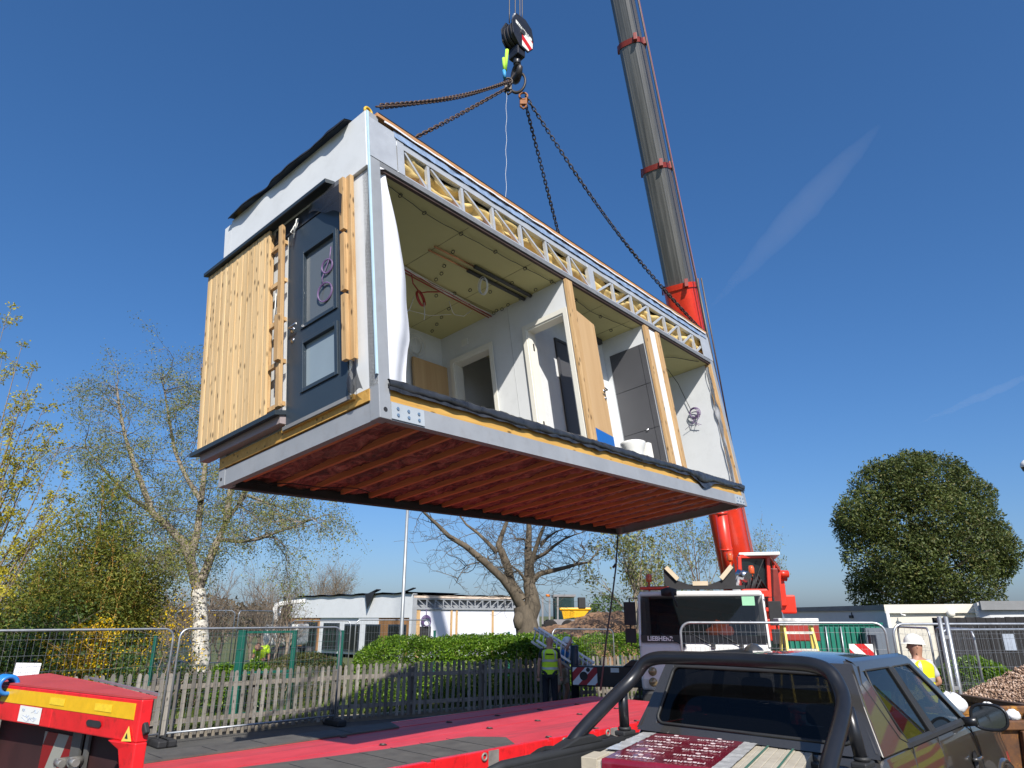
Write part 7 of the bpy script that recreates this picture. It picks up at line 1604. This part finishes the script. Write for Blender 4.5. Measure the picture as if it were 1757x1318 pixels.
n = NT('skip_paint'); v = n.coord('Object'); f = n.noise(v, 3.2, 9, .75); n.set(Base_Color=n.ramp(f, [(.30, (.46, .22, .015)), (.40, (.34, .15, .02)), (.47, (.14, .06, .022)), (.65, (.07, .036, .022))]), Roughness=.7); n.bump(f, .4, .01); M_skip = n.m
sk0 = dp(1692, 1236, 8.0); sk = skip('yellow rusty skip at the lower right corner in front of the gravel', (sk0.x - .02, sk0.y,   .1), .1, 1.6, 1.15, sk0.z - .1 - .05, M_skip)
mb = MB(); mb.box(.62, .95, -.012, -.002, .32, .80); mb.build('red_patch', mat('patch_red', (.45, .02, .02), .6, 0, .3, 5), sk)
M_skipd = mat('dark_rust', (.07, .045, .035), .8, 0, .4, 4, .4, 12, dirt='#5a3018', dirt_amt=.5)
s20 = dp(1650, 1195, 9.3); sk2 = skip('dark rusty skip filled with heaped brown gravel', (s20.x + 1.05, s20.y, .05), .05, 3.6, 1.9, 1.05, M_skipd)
# heaped gravel: one pile built from many stones
n = NT('gravel'); ge = n.new('ShaderNodeNewGeometry'); n.set(Base_Color=n.ramp(ge.outputs['Random Per Island'], [(0, (.16, .095, .06)), (.35, (.30, .19, .13)), (.7, (.42, .29, .21)), (1, (.55, .42, .34))]), Roughness=.9); M_grav = n.m
g = np.random.default_rng(12); NS = 15000; u = g.uniform(0, 1, NS); v_ = g.uniform(0, 1, NS)
def gh(u, v): return np.maximum(0, np.minimum(np.minimum(u * 3.6, (1 - u) * 3.6) * .6, np.minimum(v * 1.9, (1 - v) * 1.9) * 1.0) ** .9) * .9
zz = gh(u, v_); P = np.stack([.05 + 3.5 * u, .05 + 1.8 * v_, 1.0 + zz + g.normal(0, .012, NS)], 1)
oc = np.array([[1, 0, 0], [-1, 0, 0], [0, 1, 0], [0, -1, 0], [0, 0, 1], [0, 0, -1]], float); of = np.array([[0, 2, 4], [2, 1, 4], [1, 3, 4], [3, 0, 4], [2, 0, 5], [1, 2, 5], [3, 1, 5], [0, 3, 5]])
sz = g.uniform(.011, .026, (NS, 1, 1)); V = P[:, None, :] + (oc[None] * g.uniform(.6, 1.2, (NS, 6, 1)) + g.normal(0, .18, (NS, 6, 3))) * sz
gv = npmesh('gravel', V.reshape(-1, 3), (of[None] + np.arange(NS)[:, None, None] * 6).reshape(-1, 3), M_grav); gv.matrix_basis = sk2.matrix_basis.copy(); gv.location = sk2.location; gv.rotation_euler = sk2.rotation_euler
tag(gv, kind='stuff')
mb = MB(); mb.grid(lambda a, b: (.05 + 3.5 * a, .05 + 1.8 * b, .985 + float(gh(np.array(a), np.array(b)))), 40, 24); o = mb.build('gravel_bed', mat('gravel_fines', (.25, .16, .11), .95, 0, .3, 20, .6, 60)); o.location = sk2.location; o.rotation_euler = sk2.rotation_euler; tag(o, kind='stuff')
def bag_(c, s, lbl, sd):
    mb = MB(); mb.grid(lambda a, b: (lambda th, ph: (s * (1 + .25 * mnoise.noise(Vector((math.cos(th) * 2, math.sin(th) * 2 + sd, ph * 2)))) * math.cos(th) * math.sin(ph), s * .8 * math.sin(th) * math.sin(ph), s * .75 * math.cos(ph) * (1 + .35 * mnoise.noise(Vector((math.cos(th) * 3, math.sin(th) * 3, ph * 3 + sd))))))(2 * math.pi * a, math.pi * b), 30, 18)
    o = mb.build('rubble_sack', mat('white_woven', (.66, .67, .68), .7, 0, .06, 6, .3, 20)); o.location = c; tag(o, lbl, 'sack', 'white rubble sacks in the skip')
bag_(Vector(dp(1696, 1222, 8.5)), .125, 'larger white rubble sack behind the pickup door mirror', 1); bag_(Vector(dp(1738, 1228, 8.5)), .08, 'small white rubble sack at right in the yellow skip', 5)
bag_(Vector(dp(1634, 1208, 6.9)), .12, 'white rubble sack left of the door mirror by the windscreen', 8)
# ================================================================== ladders
def ladder(name, label, a, b, wv, rungs, m, rr=.016, st=.06, parent_m=None):
    a = Vector(a); b = Vector(b); wv = Vector(wv); r = empty(name, a, label=label, cat='ladder')
    for s_ in (-.5, .5): mb = MB(); mb.bar(wv * s_, b - a + wv * s_, .03, st, wv.normalized()); mb.build('stile', m, r)
    mb = MB()
    for k in range(rungs): p = (b - a) * ((k + .5) / rungs); mb.tube([p - wv * .5, p + wv * .5], rr, 6)
    mb.build_each('rung', m, r); return r
M_alu = mat('aluminium', (.70, .70, .67), .45, .2, .08, 8)
la = dp(922, 1088, 18.55); lb = dp(1014, 1146, 18.4)
ladder('ladder', 'upper aluminium ladder section carried on the shoulder behind hi-vis man', la, lb + Vector((.06, -.1, -.04)), (.06, .2, .30), 13, M_alu)
ladder('ladder', 'lower aluminium ladder section carried together, just below its twin', la + Vector((-.12, .12, -.02)), lb + Vector((-.04, .02, -.12)), (.08, .2, .32), 13, mat('aluminium_dull', (.5, .5, .47), .5, .4, .1, 8))
# yellow stepladder
sl0 = dp(1366, 1068, 12.95); sd = empty('stepladder', (sl0.x, sl0.y, 0.1), label='yellow glass fibre stepladder with paint spattered top behind the pickup roof', cat='stepladder'); Mq = mat('fibreglass_yellow', (.78, .62, .13), .5, 0, .06, 4); ht = sl0.z - .1
for s_ in (-1, 1):
    mb = MB(); mb.bar((s_ * .24, -.02, ht), (s_ * .34, -.42, 0), .075, .04, (1, 0, 0)); mb.build('front_stile', Mq, sd)
    mb = MB(); mb.bar((s_ * .25, .05, ht), (s_ * .40 + .05, .48, 0), .05, .035, (1, 0, 0)); mb.build('rear_stile', Mq, sd)
mb = MB()
for k in range(6): f = (k + .6) / 7; z = ht * (1 - f); mb.box(-.24 - .10 * f, .24 + .10 * f, -.02 - .4 * f - .04, -.02 - .4 * f + .05, z - .02, z + .02)
mb.build_each('tread', mat('tread_spattered', (.58, .57, .5), .7, 0, .3, 14), sd)
mb = MB(); mb.box(-.36, .36, -.13, .15, ht - .05, ht + .07); mb.build('top_cap', mat('cap_spattered', (.55, .55, .53), .7, 0, .5, 9), sd, bevel=.015)
# ================================================================== people
def skinfig(name, joints, bones, m, parent=None, root=0):
    me = bpy.data.meshes.new(name); names = list(joints); idx = {k: i for i, k in enumerate(names)}
    me.from_pydata([joints[k][0] for k in names], [(idx[a], idx[b]) for a, b in bones], []); me.materials.append(m)
    o = bpy.data.objects.new(name, me); COL.objects.link(o)
    if parent: o.parent = parent
    sm = o.modifiers.new('skin', 'SKIN'); sm.use_smooth_shade = True
    if not me.skin_vertices: 
        bm = bmesh.new(); bm.from_mesh(me); bm.verts.layers.skin.verify(); bm.to_mesh(me); bm.free()
    for i, k in enumerate(names):
        r = joints[k][1]; sv = me.skin_vertices[0].data[i]; sv.radius = r if isinstance(r, tuple) else (r, r); sv.use_root = (i == root)
    o.modifiers.new('sub', 'SUBSURF').levels = 2; o.modifiers['sub'].render_levels = 2
    return o
def person(label, loc, rz, J, clothes, hat=None, hair=None, skin=M_skin, face=True, scale=1.0):
    r = empty('person', loc, rz, label=label, cat='person'); r.scale = (scale,) * 3
    J.setdefault('head2', tuple(Vector(J['head1']) + (Vector(J['head1']) - Vector(J['head0'])).normalized() * .075))
    bones = [('pelvis', 'waist'), ('waist', 'chest'), ('chest', 'neck'), ('neck', 'head0'), ('head0', 'head1'), ('head1', 'head2')]
    for s_ in 'lr':
        bones += [('pelvis', 'hip' + s_), ('hip' + s_, 'knee' + s_), ('knee' + s_, 'ank' + s_), ('ank' + s_, 'toe' + s_), ('chest', 'sho' + s_), ('sho' + s_, 'elb' + s_), ('elb' + s_, 'wri' + s_), ('wri' + s_, 'palm' + s_)]
    Rr_ = dict(pelvis=(.15, .115), waist=(.145, .105), chest=(.165, .12), neck=.058, head0=(.088, .10), head1=(.108, .128), head2=(.075, .09))
    for s_ in 'lr': Rr_.update({'hip' + s_: .088, 'knee' + s_: .058, 'ank' + s_: .04, 'toe' + s_: (.042, .03), 'sho' + s_: .062, 'elb' + s_: .043, 'wri' + s_: .03, 'palm' + s_: (.038, .022)})
    JJ = {k: (Vector(J[k]), Rr_[k]) for k in J}
    b = skinfig('body', JJ, bones, skin, r)
    # fingers and thumb, each its own chain
    for s_ in 'lr':
        w0 = Vector(J['wri' + s_]); p0 = Vector(J['palm' + s_]); d = (p0 - w0).normalized(); sd = d.cross(Vector((0, 1, .2))).normalized(); cu = sd.cross(d) 
        mb = MB()
        for k, ln in enumerate((.068, .078, .073, .058)):
            q = p0 + sd * (.026 - .0175 * k) + d * .02; mb.tube([q, q + d * ln * .45 + cu * .008, q + d * ln * .8 + cu * .028, q + d * ln * .9 + cu * .05], [.0095, .009, .008, .006], 6)
        q = w0.lerp(p0, .55) + sd * .034; mb.tube([q, q + sd * .022 + d * .03 + cu * .01, q + sd * .024 + d * .06 + cu * .022], [.011, .010, .008], 6)
        mb.build('fingers', skin, r)
    h0, h1 = Vector(J['head0']), Vector(J['head1']); up = (h1 - h0).normalized(); fw = Vector(J.get('face', (0, -1, 0))) if False else FACE
    return r, b
FACE = Vector((0, -1, 0))
def base_pose():
    J = dict(pelvis=(0, 0, .96), waist=(0, 0, 1.12), chest=(0, .01, 1.36), neck=(0, 0, 1.50), head0=(0, -.01, 1.59), head1=(0, -.015, 1.68))
    for s_, x in (('l', 1), ('r', -1)): J.update({'hip' + s_: (x * .095, 0, .90), 'knee' + s_: (x * .11, -.01, .50), 'ank' + s_: (x * .12, .02, .09), 'toe' + s_: (x * .14, -.12, .035), 'sho' + s_: (x * .185, .01, 1.42), 'elb' + s_: (x * .25, .03, 1.14), 'wri' + s_: (x * .27, -.03, .90), 'palm' + s_: (x * .272, -.045, .83)})
    return J
def headbits(r, J, fw, skin, hair=None, helmet=None, beard=None):
    h = (Vector(J['head0']) * .35 + Vector(J['head1']) * .65) + Vector((0, 0, .01)); fw = Vector(fw).normalized(); sd = fw.cross(Vector((0, 0, 1)))
    mb = MB(); 
    mb.tube([h + fw * .085 + Vector((0, 0, .02)), h + fw * .112 - Vector((0, 0, .025)), h + fw * .09 - Vector((0, 0, .032))], [.010, .017, .010], 8); 
    for s_ in (-1, 1): mb.lathe([(0, -.012), (.026, -.006), (.03, .004), (.012, .012)], h + sd * .088 * s_, 10, 'x')
    mb.tube([h + fw * .085 - Vector((0, 0, .065)) - sd * .024, h + fw * .096 - Vector((0, 0, .063)), h + fw * .085 - Vector((0, 0, .065)) + sd * .024], .007, 6); mb.build_each('face_feature', skin, r)
    mb = MB()
    for s_ in (-1, 1): mb.lathe([(0, -.011), (.009, -.007), (.012, 0), (.009, .007), (0, .011)], h + fw * .083 + sd * .033 * s_ + Vector((0, 0, .018)), 8)
    mb.build('eyes', M_black, r)
    if hair: 
        mb = MB(); mb.grid(lambda a, b: h + Vector((0, 0, .02)) - fw * .012 + (sd * math.cos(2 * math.pi * a) * .092 + fw * math.sin(2 * math.pi * a) * .102) * math.sin(b * 1.45) + Vector((0, 0, .105 * math.cos(b * 1.45))), 24, 8); mb.build('hair', hair, r)
    if beard: mb = MB(); mb.grid(lambda a, b: h + fw * (.078 * math.cos((a - .5) * 2.6)) + sd * .085 * math.sin((a - .5) * 2.6) + Vector((0, 0, -.035 - .085 * b)) - fw * .02 * b, 12, 5); mb.build('beard', beard, r)
    if helmet:
        mb = MB(); mb.grid(lambda a, b: h + Vector((0, 0, .05)) + (sd * math.cos(2 * math.pi * a) * .118 + fw * math.sin(2 * math.pi * a) * .142) * math.sin(b * 1.57) + Vector((0, 0, .135 * math.cos(b * 1.57))), 28, 10)
        mb.grid(lambda a, b: h + Vector((0, 0, .05 - .012 * b)) + (sd * math.cos(2 * math.pi * a) * (.118 + .012 * b) + fw * math.sin(2 * math.pi * a) * (.142 + (.018 + .045 * max(0, math.sin(2 * math.pi * a))) * b)), 28, 2)
        mb.build('helmet', helmet, r)
def cloth(r, name, J, keys, bones, rad, m): return skinfig(name, {k: (Vector(J[k]), rad[k]) for k in keys}, bones, m, r)
def trousers(r, J, m, short=False):
    K = ['pelvis', 'hipl', 'hipr', 'kneel', 'kneer']; Bn = [('pelvis', 'hipl'), ('pelvis', 'hipr'), ('hipl', 'kneel'), ('hipr', 'kneer')]; rad = dict(pelvis=(.168, .132), hipl=.112, hipr=.112, kneel=.082 if not short else .098, kneer=.082 if not short else .098)
    JJ = dict(J)
    if short: 
        for s_ in 'lr': JJ['knee' + s_] = tuple(Vector(J['hip' + s_]).lerp(Vector(J['knee' + s_]), .8))
    else:
        K += ['ankl', 'ankr']; Bn += [('kneel', 'ankl'), ('kneer', 'ankr')]; rad.update(ankl=.07, ankr=.07)
    return cloth(r, 'shorts' if short else 'trousers', JJ, K, Bn, rad, m)
def top(r, J, m, name='shirt', sleeve=.6, ex=.0):
    JJ = dict(J); K = ['pelvis', 'waist', 'chest', 'neck', 'shol', 'shor']; Bn = [('pelvis', 'waist'), ('waist', 'chest'), ('chest', 'neck'), ('chest', 'shol'), ('chest', 'shor')]; JJ['neck'] = tuple(Vector(J['chest']).lerp(Vector(J['neck']), .62)); JJ['pelvis'] = tuple(Vector(J['pelvis']) + Vector((0, 0, .04 - ex * 3)))
    rad = dict(pelvis=(.168 + ex, .132 + ex), waist=(.162 + ex, .122 + ex), chest=(.182 + ex, .138 + ex), neck=(.085 + ex, .08), shol=.082 + ex, shor=.082 + ex)
    if sleeve:
        for s_ in 'lr': JJ['elb' + s_] = tuple(Vector(J['sho' + s_]).lerp(Vector(J['elb' + s_]), sleeve)); K.append('elb' + s_); Bn.append(('sho' + s_, 'elb' + s_)); rad['elb' + s_] = .064
    return cloth(r, name, JJ, K, Bn, rad, m)
def boots(r, J, m):
    for s_ in 'lr':
        a = Vector(J['ank' + s_]); t = Vector(J['toe' + s_]); skinfig('boot', {'a': (a + Vector((0, 0, .08)), .058), 'b': (a - Vector((0, 0, .03)), .058), 'c': (Vector((t.x, t.y, max(.045, t.z))), (.05, .042))}, [('a', 'b'), ('b', 'c')], m, r)
def vest(r, J, m):
    """sleeveless over-jacket lofted round the spine, with wrap-round bands and shoulder tapes lying on its surface"""
    sp_ = [Vector(J['pelvis']) + Vector((0, 0, -.06)), Vector(J['waist']), Vector(J['chest']), Vector(J['chest']).lerp(Vector(J['neck']), .8)]
    def ctr(t): q = t * 3; k = min(int(q), 2); return sp_[k].lerp(sp_[k + 1], q - k)
    keys = [(0, .205, .165), (.15, .20, .16), (.4, .195, .152), (.62, .215, .165), (.74, .222, .162), (.86, .205, .145), (.95, .15, .115), (1, .088, .09)]
    def rad(t):
        for (a, x0, y0), (b, x1, y1) in zip(keys[:-1], keys[1:]):
            if t <= b: f = (t - a) / (b - a); return x0 + (x1 - x0) * f, y0 + (y1 - y0) * f
        return keys[-1][1:]
    def S(th, t, o=0.0): rx, ry = rad(t); c = ctr(t); return (c.x + (rx + o) * math.cos(th), c.y + (ry + o) * math.sin(th), c.z + .012 * mnoise.noise(Vector((math.cos(th) * 2, t * 6, math.sin(th) * 2))))
    mb = MB(); mb.grid(lambda a, b: S(2 * math.pi * a, b), 36, 22); v_ = mb.build('hi_vis_vest', m, r)
    for t0 in (.16, .42): mb = MB(); mb.grid(lambda a, b: S(2 * math.pi * a, t0 + .075 * b, .006), 36, 2); mb.build('reflective_band', M_reflect, v_)
    for fy in (-1, 1):
        for s_ in (-1, 1): mb = MB(); mb.grid(lambda a, b: S(fy * (math.pi / 2 + s_ * (.62 + .22 * a) * (1 - .15 * b)), .50 + .46 * b, .006), 3, 12); mb.build('reflective_band', M_reflect, v_)
    return v_
M_boot = mat('boot_leather', (.03, .025, .02), .6, 0, .2, 8); M_shirtd = mat('dark_shirt', (.02, .02, .025), .85, 0, .2, 9); M_short = mat('beige_shorts', (.52, .46, .36), .85, 0, .1, 7, .2)
# man seen from behind: faces away from the viewer (+y)
loc = dp(942, 1060, 18.1); J = base_pose(); J['elbl'] = (.27, .05, 1.15); J['wril'] = (.28, .06, .90); J['palml'] = (.28, .05, .83); J['head0'] = (0, -.03, 1.585); J['head1'] = (0, -.05, 1.665)
def mir(J): return {k: (-v[0], -v[1], v[2]) for k, v in J.items()}
FACE = Vector((0, -1, 0))
r, b = person('man seen from behind in yellow-green hi-vis vest and dark trousers watching the lift', (loc.x, loc.y, 0), R_(176), J, None)
headbits(r, J, (0, -1, 0), M_skin, None); trousers(r, J, M_navy); top(r, J, M_shirtd, 'shirt', .7); v_ = vest(r, J, M_hiviz); boots(r, J, M_boot)
mb = MB(); text_into(mb, 'SITE TEAM' if False else 'LIFTING', .01, Matrix.Identity(4)) if False else None
mb.box(-.09, .09, .176, .181, 1.34, 1.368); mb.build('printed_line', M_navy, v_)
# second man in shorts behind, carrying the ladders
loc = dp(960, 1060, 18.75); J = base_pose(); J.update(kneel=(.13, -.16, .52), ankl=(.13, -.05, .12), toel=(.14, -.18, .05), kneer=(-.10, .06, .50), ankr=(-.12, .30, .10), toer=(-.13, .18, .03), waist=(0, -.03, 1.10), chest=(.02, -.10, 1.30), neck=(.02, -.14, 1.43), head0=(.03, -.18, 1.50), head1=(.03, -.2, 1.575), shol=(.2, -.1, 1.36), shor=(-.17, -.1, 1.36), elbl=(.33, -.25, 1.20), wril=(.36, -.44, 1.06), palml=(.365, -.5, 1.05), elbr=(-.24, -.22, 1.5), wrir=(-.12, -.3, 1.66), palmr=(-.08, -.31, 1.71))
r, b = person('man in beige shorts and blue top carrying ladders beside the hi-vis man', (loc.x, loc.y, 0), R_(78), J, None)
headbits(r, J, (0, -1, -.1), M_skin, None, M_offwhite); trousers(r, J, M_short, True); top(r, J, mat('blue_top', (.03, .22, .62), .8, 0, .1, 8), 'shirt', .7); boots(r, J, M_boot)
# worker in white helmet at right, in profile looking left
loc = dp(1562, 1060, 11.0); J = base_pose(); J.update(elbl=(.27, .16, 1.16), wril=(.17, .24, .93), palml=(.12, .23, .90), elbr=(-.26, .10, 1.16), wrir=(-.17, -.10, 1.05), palmr=(-.10, -.13, 1.05))
hz = 1.0
r, b = person('worker in white helmet and yellow hi-vis vest standing right of the pickup', (loc.x, loc.y, .13), R_(202), J, None)
M_hivy = mat('hi_vis_lemon', (.80, .82, .01), .7, 0, .06, 8, .2)
headbits(r, J, (.8, -.6, .05), M_skin, mat('dark_hair', (.02, .014, .01), .8), M_offwhite, mat('beard_dark', (.03, .02, .014), .9)); trousers(r, J, M_navy); top(r, J, mat('grey_tee', (.42, .42, .45), .85, 0, .06, 8), 'shirt', .8); vest(r, J, M_hivy); boots(r, J, M_boot)
# distant worker half hidden by shrubs
loc = dp(455, 1060, 24.0); J = base_pose(); J.update(chest=(0, -.16, 1.25), neck=(0, -.26, 1.36), head0=(0, -.34, 1.38), head1=(0, -.42, 1.40))
r, b = person('distant bent worker in hi-vis half hidden behind the laurel shrubs', (loc.x, loc.y, -.1), R_(0), J, None)
headbits(r, J, (0, -1, -.4), M_skin, mat('brown_hair', (.08, .03, .02), .8)); trousers(r, J, M_navy); top(r, J, M_hiviz, 'jacket', .9)
# ================================================================== road maintenance van that the pickup's flank mirrors (stands right of the view)
vc = empty('highway_van', (7.0, 6.7, .1), R_(-62), label='van with red and yellow chevron rear parked beyond the right edge', cat='van')
VR = vc; mb = MB(); mb.box(-.82, .82, 0, 4.2, .5, 2.6); mb.build('body', M_offwhite, vc, bevel=.06)
mb = MB(); mb.box(-.80, .80, -.02, -.004, .62, 2.5); mb.build('rear_chevron_panel', stripemat('van_chevrons', '#b01010', '#c9c400', 2.5, (.33, 0, .94)), vc)
mb = MB(); mb.box(-.845, -.825, .1, 4.1, .62, 2.5); mb.build('side_chevron_panel', stripemat('van_side_chevrons', '#b01010', '#c9c400', 1.7, (0, .5, .86)), vc)
mb = MB(); mb.prism([(-.8, 4.2, .5), (-.8, 5.6, .5), (-.8, 5.6, 1.1), (-.8, 5.0, 1.3), (-.8, 4.5, 2.1), (-.8, 4.2, 2.2)], (1.6, 0, 0)); mb.build('cab', M_offwhite, vc, bevel=.06)
mb = MB(); mb.box(-.8, .8, -.06, -.021, .42, .6); mb.build('bumper', M_black, vc)
for y in (.9, 4.6):
    for sx in (-1, 1): mb = MB(); mb.cyl((sx * .6, y, .36), (sx * .84, y, .36), .36, 24); mb.build('wheel', M_black, vc)
# ================================================================== faint vapour trails high in the sky
def trail(label, a, b, D, r0, r1, dens):
    pa = CC + ray(*a).normalized() * D; pb = CC + ray(*b).normalized() * D * 1.1; N = 22; mb = MB(); g_ = random.Random(int(a[0]))
    pts = [pa.lerp(pb, i / N) + Vector((0, 0, D * .0008 * g_.gauss(0, 1))) for i in range(N + 1)]; rs = [(r0 + (r1 - r0) * i / N) * D * (.08 + .92 * math.sin(math.pi * min(1, max(0, (i + .3) / (N + .6)))) ** 1.1) * g_.uniform(.95, 1.05) for i in range(N + 1)]
    mb.tube(pts, rs, 14); n = NT('vapour'); n.n.remove(n.b); pv = n.new('ShaderNodeVolumePrincipled'); pv.inputs['Density'].default_value = dens / (r0 + r1) * 2 / D; pv.inputs['Color'].default_value = (.95, .96, 1, 1); n.l.new(pv.outputs[0], n.n['Material Output'].inputs['Volume'])
    o = mb.build('vapour_trail', n.m); tag(o, label, 'contrail', 'vapour trails')
trail('main pale vapour trail slanting up right of the crane boom', (1208, 540), (1510, 215), 6000, .010, .028, .034)
trail('very faint vapour streak low at right edge of the sky', (1570, 730), (1800, 630), 7000, .004, .007, .03)
